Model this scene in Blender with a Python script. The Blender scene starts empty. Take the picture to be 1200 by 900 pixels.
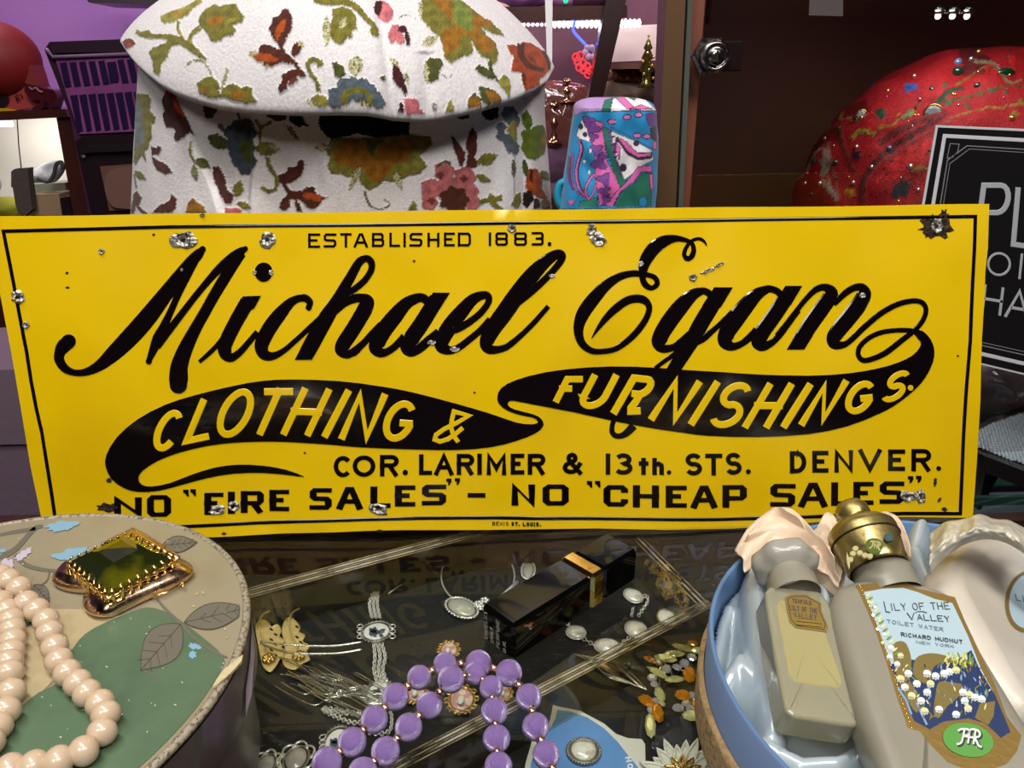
import bpy, math, random
import numpy as np
from mathutils import Vector, Matrix
from mathutils.geometry import delaunay_2d_cdt

# ---------------------------------------------------------------- camera, world, lights, exposure
SC = bpy.context.scene
COL = SC.collection
F = 900.0                                  # focal length in pixels of a 1200 px wide frame
CO = np.array([-0.0128, -0.497, 0.317])
_yaw, _pit, _rol = 0.0320, 0.3801, -0.0104
CF = np.array([math.sin(_yaw)*math.cos(_pit), math.cos(_yaw)*math.cos(_pit), -math.sin(_pit)])
_r = np.cross(CF, [0, 0, 1]); _r /= np.linalg.norm(_r); _u = np.cross(_r, CF)
CR = _r*math.cos(_rol) + _u*math.sin(_rol)
CU = -_r*math.sin(_rol) + _u*math.cos(_rol)
cd = bpy.data.cameras.new('camera'); cam = bpy.data.objects.new('camera', cd); COL.objects.link(cam)
cd.sensor_width = 36.0; cd.lens = 36.0*F/1200.0; cd.clip_start = 0.01; cd.clip_end = 50
cam.matrix_world = Matrix(((CR[0], CU[0], -CF[0], CO[0]), (CR[1], CU[1], -CF[1], CO[1]), (CR[2], CU[2], -CF[2], CO[2]), (0, 0, 0, 1)))
SC.camera = cam
SC.view_settings.view_transform = 'Standard'; SC.view_settings.look = 'None'
SC.view_settings.exposure = 0.0; SC.view_settings.gamma = 1.0; SC.view_settings.use_curve_mapping = False
W = bpy.data.worlds.new('world'); SC.world = W; W.use_nodes = True
W.node_tree.nodes['Background'].inputs[0].default_value = (0.55, 0.5, 0.52, 1)
W.node_tree.nodes['Background'].inputs[1].default_value = 0.22

def area(name, loc, target, sx, sy, power, col=(1, 1, 1)):
    l = bpy.data.lights.new(name, 'AREA'); l.shape = 'RECTANGLE'; l.size = sx; l.size_y = sy
    l.energy = power; l.color = col
    o = bpy.data.objects.new(name, l); COL.objects.link(o); o.location = loc
    o.rotation_euler = (Vector(target)-Vector(loc)).to_track_quat('-Z', 'Y').to_euler()
    return o
area('ceiling_light', (-0.25, -0.35, 1.45), (0, 0.0, 0), 1.1, 0.16, 16, (1, 0.97, 0.93))
area('ceiling_light', (0.5, -1.0, 1.45), (0, 0.1, 0.1), 0.9, 0.25, 17, (1, 0.97, 0.94))
area('ceiling_light', (-0.5, -1.35, 1.4), (0, 0.1, 0.1), 0.5, 0.4, 8, (1, 0.98, 0.96))
area('purple_neon_glow', (-1.3, 1.3, 1.3), (-1.0, 2.6, 0.5), 0.7, 0.2, 26, (1.0, 0.80, 0.98))
area('pink_neon_glow', (0.45, 1.1, 1.1), (0.3, 1.6, 0.2), 0.5, 0.1, 8.0, (1.0, 0.62, 0.78))

# ---------------------------------------------------------------- helpers
rnd = random.Random(5)
NR = np.random.RandomState(3)
def lin(h):
    h = h.lstrip('#'); v = [int(h[i:i+2], 16)/255 for i in (0, 2, 4)]
    return tuple(c/12.92 if c <= .04045 else ((c+.055)/1.055)**2.4 for c in v)
def proj(P):
    d = np.asarray(P, float)-CO; z = d@CF
    return np.stack([600+F*(d@CR)/z, 450-F*(d@CU)/z], -1)
def dirs(px, py):
    px = np.asarray(px, float)[..., None]; py = np.asarray(py, float)[..., None]
    return CF+CR*((px-600)/F)-CU*((py-450)/F)
def at_depth(px, py, d): return CO+dirs(px, py)*np.asarray(d, float)[..., None]
def on_plane(p0, n, px, py):
    n = np.asarray(n, float); D = dirs(px, py); t = ((np.asarray(p0)-CO)@n)/(D@n)
    return CO+D*t[..., None]
def at_y(px, py, y):
    D = dirs(px, py); t = (np.asarray(y, float)-CO[1])/D[..., 1]; return CO+D*t[..., None]
def at_z(px, py, z):
    D = dirs(px, py); t = (np.asarray(z, float)-CO[2])/D[..., 2]; return CO+D*t[..., None]
def surf(p0, n, warp=None):
    n = np.asarray(n, float); n = n/np.linalg.norm(n)
    def f(px, py, h=0.0):
        P = on_plane(p0, n, px, py)
        hh = np.zeros(P.shape[:-1])+h
        if warp is not None: hh = hh+warp(P)
        return P+n*hh[..., None]
    f.n = n; return f
def zsurf(z): return surf((0, 0, z), (0, 0, 1))
def ysurf(y): return surf((0, y, 0), (0, -1, 0))
def base_of(parent):
    b = np.zeros(3)
    while parent is not None:
        b = b+np.array(parent.location); parent = parent.parent
    return b
def tag(o, label=None, cat=None, group=None, kind=None):
    if label: o['label'] = label
    if cat: o['category'] = cat
    if group: o['group'] = group
    if kind: o['kind'] = kind
    return o
def thing(name, label, cat, loc=(0, 0, 0), group=None):
    o = bpy.data.objects.new(name, None); COL.objects.link(o); o.location = tuple(float(a) for a in loc)
    o.empty_display_size = 0.01
    return tag(o, label, cat, group)
def mesh(name, V, Fs, mats, mi=None, smooth=True, colors=None):
    me = bpy.data.meshes.new(name)
    V = np.asarray(V, float)
    me.from_pydata([tuple(v) for v in V.tolist()], [], [tuple(int(i) for i in f) for f in Fs])
    for m in (mats if isinstance(mats, (list, tuple)) else [mats]): me.materials.append(m)
    if mi is not None: me.polygons.foreach_set('material_index', np.asarray(mi, np.int32))
    if smooth: me.polygons.foreach_set('use_smooth', np.ones(len(me.polygons), bool))
    if colors is not None:
        a = me.color_attributes.new('Col', 'FLOAT_COLOR', 'POINT')
        c = np.ones((len(V), 4)); c[:, :3] = colors; a.data.foreach_set('color', c.ravel())
    me.update(); return me
def put(name, me, parent=None, loc=(0, 0, 0), rot=None, scale=None):
    o = bpy.data.objects.new(name, me); COL.objects.link(o); o.parent = parent
    o.location = tuple(float(a) for a in loc)
    if rot is not None: o.rotation_euler = rot
    if scale is not None: o.scale = scale
    return o
def mk(name, V, Fs, mats, parent=None, **k):
    """one mesh object from world-space vertices, origin at its own middle"""
    V = np.asarray(V, float); b = base_of(parent)
    c = V.min(0)*.5+V.max(0)*.5; c[2] = V[:, 2].min()
    return put(name, mesh(name, V-c, Fs, mats, **k), parent, c-b)
class MB:
    """collects shapes into one mesh"""
    def __init__(s): s.V = []; s.F = []; s.I = []; s.C = []; s.n = 0
    def add(s, V, Fs, mi=0, col=None):
        V = np.asarray(V, float); s.V.append(V); s.F += [tuple(i+s.n for i in f) for f in Fs]; s.I += [mi]*len(Fs); s.n += len(V)
        if col is not None: s.C.append(np.zeros((len(V), 3))+col)
        return s
    def box(s, c, d, R=None, mi=0, bev=0.0):
        d = np.array(d)/2.; P = []
        if bev <= 0:
            P = np.array([(x, y, z) for z in (-1, 1) for y in (-1, 1) for x in (-1, 1)])*d
            Q = [(0, 2, 3, 1), (4, 5, 7, 6), (0, 1, 5, 4), (2, 6, 7, 3), (0, 4, 6, 2), (1, 3, 7, 5)]
        else:
            b = bev; P = []; Q = []
            for x in (-1, 1):
                for y in (-1, 1):
                    for z in (-1, 1):
                        P += [(x*d[0], y*(d[1]-b), z*(d[2]-b)), (x*(d[0]-b), y*d[1], z*(d[2]-b)), (x*(d[0]-b), y*(d[1]-b), z*d[2])]
            I = lambda x, y, z, k: ((x*2+y)*2+z)*3+k
            for x in (0, 1): Q.append((I(x, 0, 0, 0), I(x, 1, 0, 0), I(x, 1, 1, 0), I(x, 0, 1, 0)))
            for y in (0, 1): Q.append((I(0, y, 0, 1), I(1, y, 0, 1), I(1, y, 1, 1), I(0, y, 1, 1)))
            for z in (0, 1): Q.append((I(0, 0, z, 2), I(1, 0, z, 2), I(1, 1, z, 2), I(0, 1, z, 2)))
            for a in (0, 1):
                for b_ in (0, 1):
                    Q.append((I(a, b_, 0, 0), I(a, b_, 0, 1), I(a, b_, 1, 1), I(a, b_, 1, 0)))
                    Q.append((I(a, 0, b_, 0), I(a, 0, b_, 2), I(a, 1, b_, 2), I(a, 1, b_, 0)))
                    Q.append((I(0, a, b_, 1), I(0, a, b_, 2), I(1, a, b_, 2), I(1, a, b_, 1)))
            for x in (0, 1):
                for y in (0, 1):
                    for z in (0, 1): Q.append((I(x, y, z, 0), I(x, y, z, 1), I(x, y, z, 2)))
            P = np.array(P)
        P = np.asarray(P, float)
        # orient outward
        Q2 = []
        for f in Q:
            a = P[f[1]]-P[f[0]]; b_ = P[f[2]]-P[f[1]]; n = np.cross(a, b_)
            Q2.append(f if n@P[list(f)].mean(0) > 0 else tuple(reversed(f)))
        if R is not None: P = P@np.asarray(R).T
        return s.add(P+np.asarray(c), Q2, mi)
    def tube(s, pts, r, seg=8, mi=0, closed=False, caps=True):
        P = np.asarray(pts, float); n = len(P); r = np.zeros(n)+r
        T = np.gradient(P, axis=0) if not closed else np.roll(P, -1, 0)-np.roll(P, 1, 0)
        T /= np.linalg.norm(T, axis=1)[:, None]+1e-12
        a = np.array([0, 0, 1.]) if abs(T[0][2]) < .9 else np.array([1., 0, 0])
        V = []; N = np.cross(T[0], a); N /= np.linalg.norm(N)
        for i in range(n):
            N = N-T[i]*(N@T[i]); N /= np.linalg.norm(N)+1e-12; B = np.cross(T[i], N)
            for k in range(seg):
                t = 2*math.pi*k/seg; V.append(P[i]+r[i]*(N*math.cos(t)+B*math.sin(t)))
        Q = []
        for i in range(n if closed else n-1):
            j = (i+1) % n
            for k in range(seg): Q.append((i*seg+k, i*seg+(k+1) % seg, j*seg+(k+1) % seg, j*seg+k))
        if caps and not closed: Q.append(tuple(range(seg-1, -1, -1))); Q.append(tuple((n-1)*seg+k for k in range(seg)))
        return s.add(V, Q, mi)
    def ball(s, c, r, seg=12, rings=8, mi=0, R=None):
        V = []; r = np.zeros(3)+r
        for i in range(rings+1):
            f = math.pi*i/rings
            for k in range(seg):
                t = 2*math.pi*k/seg; V.append((math.sin(f)*math.cos(t), math.sin(f)*math.sin(t), math.cos(f)))
        V = np.array(V)*r
        if R is not None: V = V@np.asarray(R).T
        Q = [(i*seg+k, (i+1)*seg+k, (i+1)*seg+(k+1) % seg, i*seg+(k+1) % seg) for i in range(rings) for k in range(seg)]
        return s.add(V+np.asarray(c), Q, mi)
    def lathe(s, c, prof, seg=24, R=None, mi=0, wob=None):
        V = []
        for (r, z) in prof:
            for k in range(seg):
                t = 2*math.pi*k/seg; rr = r*(1+(wob(t, z) if wob else 0)); V.append((rr*math.cos(t), rr*math.sin(t), z))
        V = np.array(V)
        if R is not None: V = V@np.asarray(R).T
        n = len(prof)
        Q = [(i*seg+k, i*seg+(k+1) % seg, (i+1)*seg+(k+1) % seg, (i+1)*seg+k) for i in range(n-1) for k in range(seg)]
        return s.add(V+np.asarray(c), Q, mi)
    def obj(s, name, mats, parent=None, **k):
        if s.C: k['colors'] = np.concatenate(s.C)
        return mk(name, np.concatenate(s.V), s.F, mats, parent, mi=s.I, **k)
def cat_rom(P, k=6, closed=False):
    P = np.asarray(P, float); n = len(P)
    if n < 3 and not closed: return P
    out = []
    for i in range(n if closed else n-1):
        if closed: a, b, c, d = P[(i-1) % n], P[i], P[(i+1) % n], P[(i+2) % n]
        else: a, b, c, d = P[max(i-1, 0)], P[i], P[i+1], P[min(i+2, n-1)]
        for j in range(k):
            t = j/k; out.append(.5*((2*b)+(-a+c)*t+(2*a-5*b+4*c-d)*t*t+(-a+3*b-3*c+d)*t**3))
    if not closed: out.append(P[-1])
    return np.array(out)
def ribbon(mb, S, P, w, h=(0, .0006), wy=None, closed=False, mi=0):
    """raised stroke on surface S; P in pixels, w full width in pixels (wy: other pen height)"""
    P = np.asarray(P, float); n = len(P); w = np.zeros(n)+w
    if closed: A = P-np.roll(P, 1, 0); B = np.roll(P, -1, 0)-P
    else: A = np.vstack([P[1]-P[0], P[1:]-P[:-1]]); B = np.vstack([P[1:]-P[:-1], P[-1]-P[-2]])
    A /= np.linalg.norm(A, axis=1)[:, None]+1e-9; B /= np.linalg.norm(B, axis=1)[:, None]+1e-9
    T = A+B; T /= np.linalg.norm(T, axis=1)[:, None]+1e-9
    N = np.stack([-T[:, 1], T[:, 0]], 1); m = 1/np.clip((T*A).sum(1), .5, 1)
    off = N*(w*m/2)[:, None]
    if wy is not None: off[:, 1] *= wy/np.maximum(w, 1e-9)
    lay = [(-1, h[0]), (-.84, h[1]), (.84, h[1]), (1, h[0])]
    V = np.concatenate([S(*(P+off*k).T, z)[:, None] for k, z in lay], 1).reshape(-1, 3)
    Q = []
    for i in range(n if closed else n-1):
        j = (i+1) % n
        for k in range(3): Q.append((i*4+k, i*4+k+1, j*4+k+1, j*4+k))
    if not closed: Q += [(0, 1, 2, 3), tuple((n-1)*4+k for k in (3, 2, 1, 0))]
    # make the faces look towards the camera side
    a = V[1]; nn = np.cross(V[2]-V[1], V[4+1]-V[1])
    if nn@S.n < 0: Q = [tuple(reversed(q)) for q in Q]
    mb.add(V, Q, mi)
def fill(mb, S, P, h=(0, .0006), grid=0, mi=0):
    """raised filled outline; grid adds inner points each grid pixels"""
    P = [tuple(p) for p in np.asarray(P, float)]; n = len(P); pts = [Vector(p) for p in P]
    A = np.array(P)
    if grid:
        gx = np.arange(A[:, 0].min()+grid/2, A[:, 0].max(), grid); gy = np.arange(A[:, 1].min()+grid/2, A[:, 1].max(), grid)
        G = np.array([(x, y) for x in gx for y in gy])
        if len(G):
            G = G[inside(G[:, 0], G[:, 1], A)]
            pts += [Vector(p) for p in G]
    r = delaunay_2d_cdt(pts, [], [list(range(n))], 1, 1e-4)
    v2 = np.array([tuple(v) for v in r[0]]); V = S(v2[:, 0], v2[:, 1], h[1]); Q = [tuple(f) for f in r[2]]
    if not Q: return
    f = Q[0]; nn = np.cross(V[f[1]]-V[f[0]], V[f[2]]-V[f[0]])
    if nn@S.n < 0: Q = [tuple(reversed(q)) for q in Q]
    mb.add(V, Q, mi)
    if h[1] > h[0]+1e-5:
        a = S(A[:, 0], A[:, 1], h[1]); b = S(A[:, 0], A[:, 1], h[0])
        area2 = (A[:, 0]*np.roll(A[:, 1], -1)-A[:, 1]*np.roll(A[:, 0], -1)).sum()
        q = [(i, (i+1) % n, (i+1) % n+n, i+n) for i in range(n)]
        if area2 < 0: q = [tuple(reversed(f)) for f in q]
        mb.add(np.vstack([a, b]), q, mi)
def inside(x, y, poly):
    x = np.asarray(x); y = np.asarray(y); r = np.zeros(x.shape, bool); n = len(poly)
    for i in range(n):
        x1, y1 = poly[i]; x2, y2 = poly[(i+1) % n]
        if y1 == y2: continue
        c = ((y1 > y) != (y2 > y)) & (x < (x2-x1)*(y-y1)/(y2-y1)+x1); r ^= c
    return r
def seg_dist(x, y, P):
    d = np.full(x.shape, 1e9)
    for i in range(len(P)-1):
        a = P[i]; b = P[i+1]; ab = b-a; L = ab@ab+1e-12
        t = np.clip(((x-a[0])*ab[0]+(y-a[1])*ab[1])/L, 0, 1)
        d = np.minimum(d, np.hypot(x-a[0]-t*ab[0], y-a[1]-t*ab[1]))
    return d
def ell(cx, cy, rx, ry=None, a=0, n=24):
    ry = rx if ry is None else ry; t = np.linspace(0, 2*math.pi, n, endpoint=False); c, s = math.cos(a), math.sin(a)
    X = rx*np.cos(t); Y = ry*np.sin(t); return np.stack([cx+X*c-Y*s, cy+X*s+Y*c], 1)
def rotv(ax, t):
    return np.array(Matrix.Rotation(t, 3, Vector(ax)))
def frame(z, up=(0, 0, 1)):
    z = np.asarray(z, float); z = z/np.linalg.norm(z); x = np.cross(up, z)
    if np.linalg.norm(x) < 1e-4: x = np.array([1., 0, 0])
    x /= np.linalg.norm(x); y = np.cross(z, x); return np.stack([x, y, z], 1)
def track(z): return Vector(z).to_track_quat('Z', 'Y').to_euler()
def smst(a, b, x):
    t = np.clip((x-a)/(b-a), 0, 1); return t*t*(3-2*t)
def vnoise(x, y, s=1.0, seed=0):
    """cheap smooth pseudo noise in -1..1"""
    x = x*s; y = y*s; o = seed*17.3
    return (np.sin(x*1.7+o+1.3*np.sin(y*1.1+o))+np.sin(y*2.3+o*1.7+1.1*np.sin(x*1.9-o))+np.sin((x+y)*1.3+2*np.sin((x-y)*.7+o)))/3

# ---------------------------------------------------------------- materials
def M(name, col='#808080', rough=.5, metal=0., spec=.5, coat=0., cr=.05, sss=0., emis=None, es=1., bump=None, vc=False,
      var=None, trans=0., ior=1.5, aniso=0., sheen=0., alpha=1., rvar=None, tint=None):
    m = bpy.data.materials.new(name); m.use_nodes = True; nt = m.node_tree; N = nt.nodes; L = nt.links; b = N['Principled BSDF']
    I = b.inputs; c = lin(col)+(1,); I['Base Color'].default_value = c; I['Roughness'].default_value = rough
    I['Metallic'].default_value = metal; I['Specular IOR Level'].default_value = spec; I['Coat Weight'].default_value = coat
    I['Coat Roughness'].default_value = cr; I['Transmission Weight'].default_value = trans; I['IOR'].default_value = ior
    I['Anisotropic'].default_value = aniso; I['Sheen Weight'].default_value = sheen; I['Alpha'].default_value = alpha
    if tint: I['Coat Tint'].default_value = lin(tint)+(1,)
    if sss: I['Subsurface Weight'].default_value = sss; I['Subsurface Radius'].default_value = (1, .6, .4); I['Subsurface Scale'].default_value = .004
    if emis: I['Emission Color'].default_value = lin(emis)+(1,); I['Emission Strength'].default_value = es
    tc = N.new('ShaderNodeTexCoord')
    src = None
    if vc:
        a = N.new('ShaderNodeAttribute'); a.attribute_name = 'Col'; src = a.outputs['Color']; L.new(src, I['Base Color'])
    if var:                                  # (scale, other colour, low, high)  mottled second colour
        n = N.new('ShaderNodeTexNoise'); n.inputs['Scale'].default_value = var[0]; n.inputs['Detail'].default_value = 6
        L.new(tc.outputs['Object'], n.inputs['Vector'])
        r = N.new('ShaderNodeMapRange'); r.inputs[1].default_value = var[2]; r.inputs[2].default_value = var[3]
        L.new(n.outputs['Fac'], r.inputs[0])
        x = N.new('ShaderNodeMix'); x.data_type = 'RGBA'; L.new(r.outputs[0], x.inputs[0])
        if src: L.new(src, x.inputs[6])
        else: x.inputs[6].default_value = c
        x.inputs[7].default_value = lin(var[1])+(1,); L.new(x.outputs[2], I['Base Color'])
    if rvar:
        n = N.new('ShaderNodeTexNoise'); n.inputs['Scale'].default_value = rvar[0]; n.inputs['Detail'].default_value = 5
        L.new(tc.outputs['Object'], n.inputs['Vector'])
        r = N.new('ShaderNodeMapRange'); r.inputs[1].default_value = .35; r.inputs[2].default_value = .7
        r.inputs[3].default_value = rvar[1]; r.inputs[4].default_value = rvar[2]; L.new(n.outputs['Fac'], r.inputs[0]); L.new(r.outputs[0], I['Roughness'])
    if bump:                                 # (scale, strength, distance)
        n = N.new('ShaderNodeTexNoise'); n.inputs['Scale'].default_value = bump[0]; n.inputs['Detail'].default_value = 4
        L.new(tc.outputs['Object'], n.inputs['Vector'])
        bp = N.new('ShaderNodeBump'); bp.inputs['Strength'].default_value = bump[1]; bp.inputs['Distance'].default_value = bump[2]
        L.new(n.outputs['Fac'], bp.inputs['Height']); L.new(bp.outputs[0], I['Normal'])
    return m
def thin_glass(name, tintc='#ffffff', refl=1.0, rough=.0, dust=None, streak=None, base=.04):
    """a thin pane or film: transparent, with facing-dependent gloss on both sides"""
    m = bpy.data.materials.new(name); m.use_nodes = True; nt = m.node_tree; N = nt.nodes; L = nt.links
    N.remove(N['Principled BSDF']); out = N['Material Output']
    t = N.new('ShaderNodeBsdfTransparent'); t.inputs[0].default_value = lin(tintc)+(1,)
    g = N.new('ShaderNodeBsdfGlossy'); g.inputs['Roughness'].default_value = rough; g.inputs[0].default_value = (1, 1, 1, 1)
    lw = N.new('ShaderNodeLayerWeight'); lw.inputs['Blend'].default_value = .5
    p = N.new('ShaderNodeMath'); p.operation = 'POWER'; p.inputs[1].default_value = 5; L.new(lw.outputs['Facing'], p.inputs[0])
    q = N.new('ShaderNodeMath'); q.operation = 'MULTIPLY_ADD'; q.inputs[1].default_value = (1-base)*refl; q.inputs[2].default_value = base*refl; L.new(p.outputs[0], q.inputs[0])
    x = N.new('ShaderNodeMixShader'); L.new(q.outputs[0], x.inputs[0]); L.new(t.outputs[0], x.inputs[1]); L.new(g.outputs[0], x.inputs[2])
    last = x
    if dust:                                 # (scale, amount, colour, stretch)
        tc = N.new('ShaderNodeTexCoord'); mp = N.new('ShaderNodeMapping'); mp.inputs['Scale'].default_value = dust[3]
        mp.inputs['Rotation'].default_value = (0, 0, .5)
        L.new(tc.outputs['Object'], mp.inputs[0]); n = N.new('ShaderNodeTexNoise'); n.inputs['Scale'].default_value = dust[0]; n.inputs['Detail'].default_value = 8
        L.new(mp.outputs[0], n.inputs['Vector']); r = N.new('ShaderNodeMapRange'); r.inputs[1].default_value = .56; r.inputs[2].default_value = .82
        r.inputs[3].default_value = 0.0; r.inputs[4].default_value = dust[1]; L.new(n.outputs['Fac'], r.inputs[0])
        d = N.new('ShaderNodeBsdfDiffuse'); d.inputs[0].default_value = lin(dust[2])+(1,)
        y = N.new('ShaderNodeMixShader'); L.new(r.outputs[0], y.inputs[0]); L.new(x.outputs[0], y.inputs[1]); L.new(d.outputs[0], y.inputs[2]); last = y
    L.new(last.outputs[0], out.inputs[0]); return m
# ---------------------------------------------------------------- stroke alphabet (unit boxes, y up)
def _arc(cx, cy, rx, ry, a0, a1, n=12):
    return [(cx+rx*math.cos(math.radians(a0+(a1-a0)*i/n)), cy+ry*math.sin(math.radians(a0+(a1-a0)*i/n))) for i in range(n+1)]
RND = {
 'A': [[(0, 0), (.5, 1), (1, 0)], [(.2, .33), (.8, .33)]],
 'B': [[(0, 0), (0, 1), (.55, 1)]+_arc(.6, .76, .32, .24, 90, -90, 8)+[(0, .52)], [(.55, .52)]+_arc(.62, .26, .38, .26, 90, -90, 8)+[(0, 0)]],
 'C': [_arc(.52, .5, .52, .5, 42, 318, 22)],
 'D': [[(0, 0), (0, 1), (.4, 1)]+_arc(.4, .5, .6, .5, 90, -90, 14)+[(0, 0)]],
 'E': [[(1, 1), (0, 1), (0, 0), (1, 0)], [(0, .52), (.85, .52)]],
 'F': [[(1, 1), (0, 1), (0, 0)], [(0, .52), (.8, .52)]],
 'G': [_arc(.52, .5, .52, .5, 42, 345, 24)+[(.98, .45), (.55, .45)]],
 'H': [[(0, 0), (0, 1)], [(1, 0), (1, 1)], [(0, .5), (1, .5)]],
 'I': [[(.5, 0), (.5, 1)]],
 'K': [[(0, 0), (0, 1)], [(1, 1), (0, .4)], [(.3, .55), (1, 0)]],
 'L': [[(0, 1), (0, 0), (1, 0)]],
 'M': [[(0, 0), (0, 1), (.5, .25), (1, 1), (1, 0)]],
 'N': [[(0, 0), (0, 1), (1, 0), (1, 1)]],
 'O': [_arc(.5, .5, .5, .5, 0, 360, 28)],
 'P': [[(0, 0), (0, 1), (.6, 1)]+_arc(.65, .74, .35, .26, 90, -90, 8)+[(0, .48)]],
 'Q': [_arc(.5, .5, .5, .5, 0, 360, 28), [(.6, .3), (1, 0)]],
 'R': [[(0, 0), (0, 1), (.6, 1)]+_arc(.65, .75, .35, .25, 90, -90, 8)+[(0, .5)], [(.5, .5), (1, 0)]],
 'r': [[(0, 0), (0, 1), (.6, 1)]+_arc(.65, .77, .33, .23, 90, -90, 8)+[(.3, .54)], [(.55, .54), (.72, .45), (.72, .3), (.66, .12), (.75, .02), (1.0, .06)]],
 'S': [_arc(.5, .75, .46, .25, 25, 180, 9)+_arc(.5, .75, .46, .25, 190, 262, 4)+_arc(.5, .26, .5, .26, 82, -10, 7)+_arc(.5, .26, .5, .26, -20, -155, 9)],
 'T': [[(0, 1), (1, 1)], [(.5, 1), (.5, 0)]],
 'U': [[(0, 1), (0, .35)]+_arc(.5, .35, .5, .35, 180, 360, 12)+[(1, 1)]],
 'V': [[(0, 1), (.5, 0), (1, 1)]],
 'W': [[(0, 1), (.25, 0), (.5, .8), (.75, 0), (1, 1)]],
 'Y': [[(0, 1), (.5, .5), (1, 1)], [(.5, .5), (.5, 0)]],
 '&': [[(1, 0), (.28, .66)]+_arc(.45, .8, .2, .2, 200, -40, 10)+[(.1, .42)]+_arc(.38, .24, .36, .24, 150, 330, 10)+[(.98, .55)]],
 '1': [[(.5, 0), (.5, 1)]],
 '3': [_arc(.45, .76, .45, .24, 150, -80, 10)+_arc(.45, .26, .52, .26, 80, -150, 12)],
 '8': [_arc(.5, .76, .4, .24, 0, 360, 16), _arc(.5, .26, .5, .26, 0, 360, 16)],
 't': [[(.5, 1), (.5, 0)], [(0, .72), (1, .72)]],
 'h': [[(0, 1), (0, 0)], [(0, .5), (.2, .66), (.6, .7), (.95, .58), (1, .4), (1, 0)]],
 '-': [[(0, .5), (1, .5)]],
 "'": [[(.5, 1), (.5, .35), (.1, 0)]],
}
SQR = dict(RND)
SQR.update({
 'C': [[(1, .7), (1, .85), (.85, 1), (.15, 1), (0, .85), (0, .15), (.15, 0), (.85, 0), (1, .15), (1, .32)]],
 'O': [[(.15, 0), (0, .15), (0, .85), (.15, 1), (.85, 1), (1, .85), (1, .15), (.85, 0), (.15, 0), (0, .15)]],
 'S': [[(1, 1), (.12, 1), (0, .88), (0, .62), (.12, .52), (.88, .5), (1, .4), (1, .12), (.88, 0), (0, 0)]],
 'P': [[(0, 0), (0, 1), (.88, 1), (1, .88), (1, .5), (.88, .38), (0, .38)]],
 'R': [[(0, 0), (0, 1), (.88, 1), (1, .88), (1, .55), (.88, .42), (0, .42)], [(.55, .42), (1, 0)]],
 'D': [[(0, 0), (0, 1), (.85, 1), (1, .85), (1, .15), (.85, 0), (0, 0)]],
 'B': [[(0, 0), (0, 1), (.8, 1), (.93, .88), (.93, .62), (.8, .52), (0, .52)], [(.8, .52), (1, .42), (1, .12), (.88, 0), (0, 0)]],
 'A': [[(0, 0), (.42, 1), (.58, 1), (1, 0)], [(.2, .3), (.8, .3)]],
 '8': [[(.12, .52), (0, .64), (0, .88), (.12, 1), (.88, 1), (1, .88), (1, .64), (.88, .52), (.12, .52), (0, .4), (0, .12), (.12, 0), (.88, 0), (1, .12), (1, .4), (.88, .52)]],
 '3': [[(0, 1), (.88, 1), (1, .88), (1, .62), (.88, .52), (.3, .52)], [(.88, .52), (1, .42), (1, .12), (.88, 0), (0, 0)]],
 'G': [[(1, .8), (.85, 1), (.15, 1), (0, .85), (0, .15), (.15, 0), (1, 0), (1, .45), (.6, .45)]],
})
def glyph(mb, S, ch, BL, BR, TL, w, wy=None, font=RND, h=(0, .0005), mi=0):
    """one letter inside a pixel parallelogram whose edges are the letter's outer edges"""
    BL, BR, TL = (np.array(p, float) for p in (BL, BR, TL)); wy = wy or w
    ex = BR-BL; ey = TL-BL; lx = np.linalg.norm(ex); ly = np.linalg.norm(ey)
    ix = w/2/lx if ch not in 'I1' else 0; iy = wy/2/ly
    if lx < w*1.05: ix = 0
    for st in font[ch]:
        P = np.array(st, float); ends = [P[0].copy(), P[-1].copy()]
        Q = np.stack([ix+P[:, 0]*(1-2*ix), iy+P[:, 1]*(1-2*iy)], 1)
        # straight end strokes reach the box edge
        for k, e in ((0, ends[0]), (-1, ends[1])):
            d = P[k]-P[1 if k == 0 else -2]
            if abs(d[1]) > .25 and abs(d[0]) < abs(d[1])*1.2 and (e[1] in (0, 1)): Q[k, 1] = e[1]
            elif abs(d[0]) > abs(d[1])*2 and e[0] in (0, 1) and ch not in 'Oo': Q[k, 0] = e[0]
        R = BL+Q[:, :1]*ex+Q[:, 1:]*ey
        cl = np.allclose(R[0], R[-1])
        ribbon(mb, S, R[:-1] if cl else R, w, h, wy, closed=cl, mi=mi)
def text_row(S, items, w, wy, font, mat, parent, h=(0, .0005), name='letter'):
    """items: (char, x0, x1, top, bottom) in pixels"""
    for ch, x0, x1, t, b in items:
        mb = MB()
        if ch == '.': fill(mb, S, ell((x0+x1)/2, (t+b)/2, (x1-x0)/2), h)
        else: glyph(mb, S, ch, (x0, b), (x1, b), (x0, t), w, wy, font, h)
        mb.obj(name, mat, parent, smooth=False)

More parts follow.
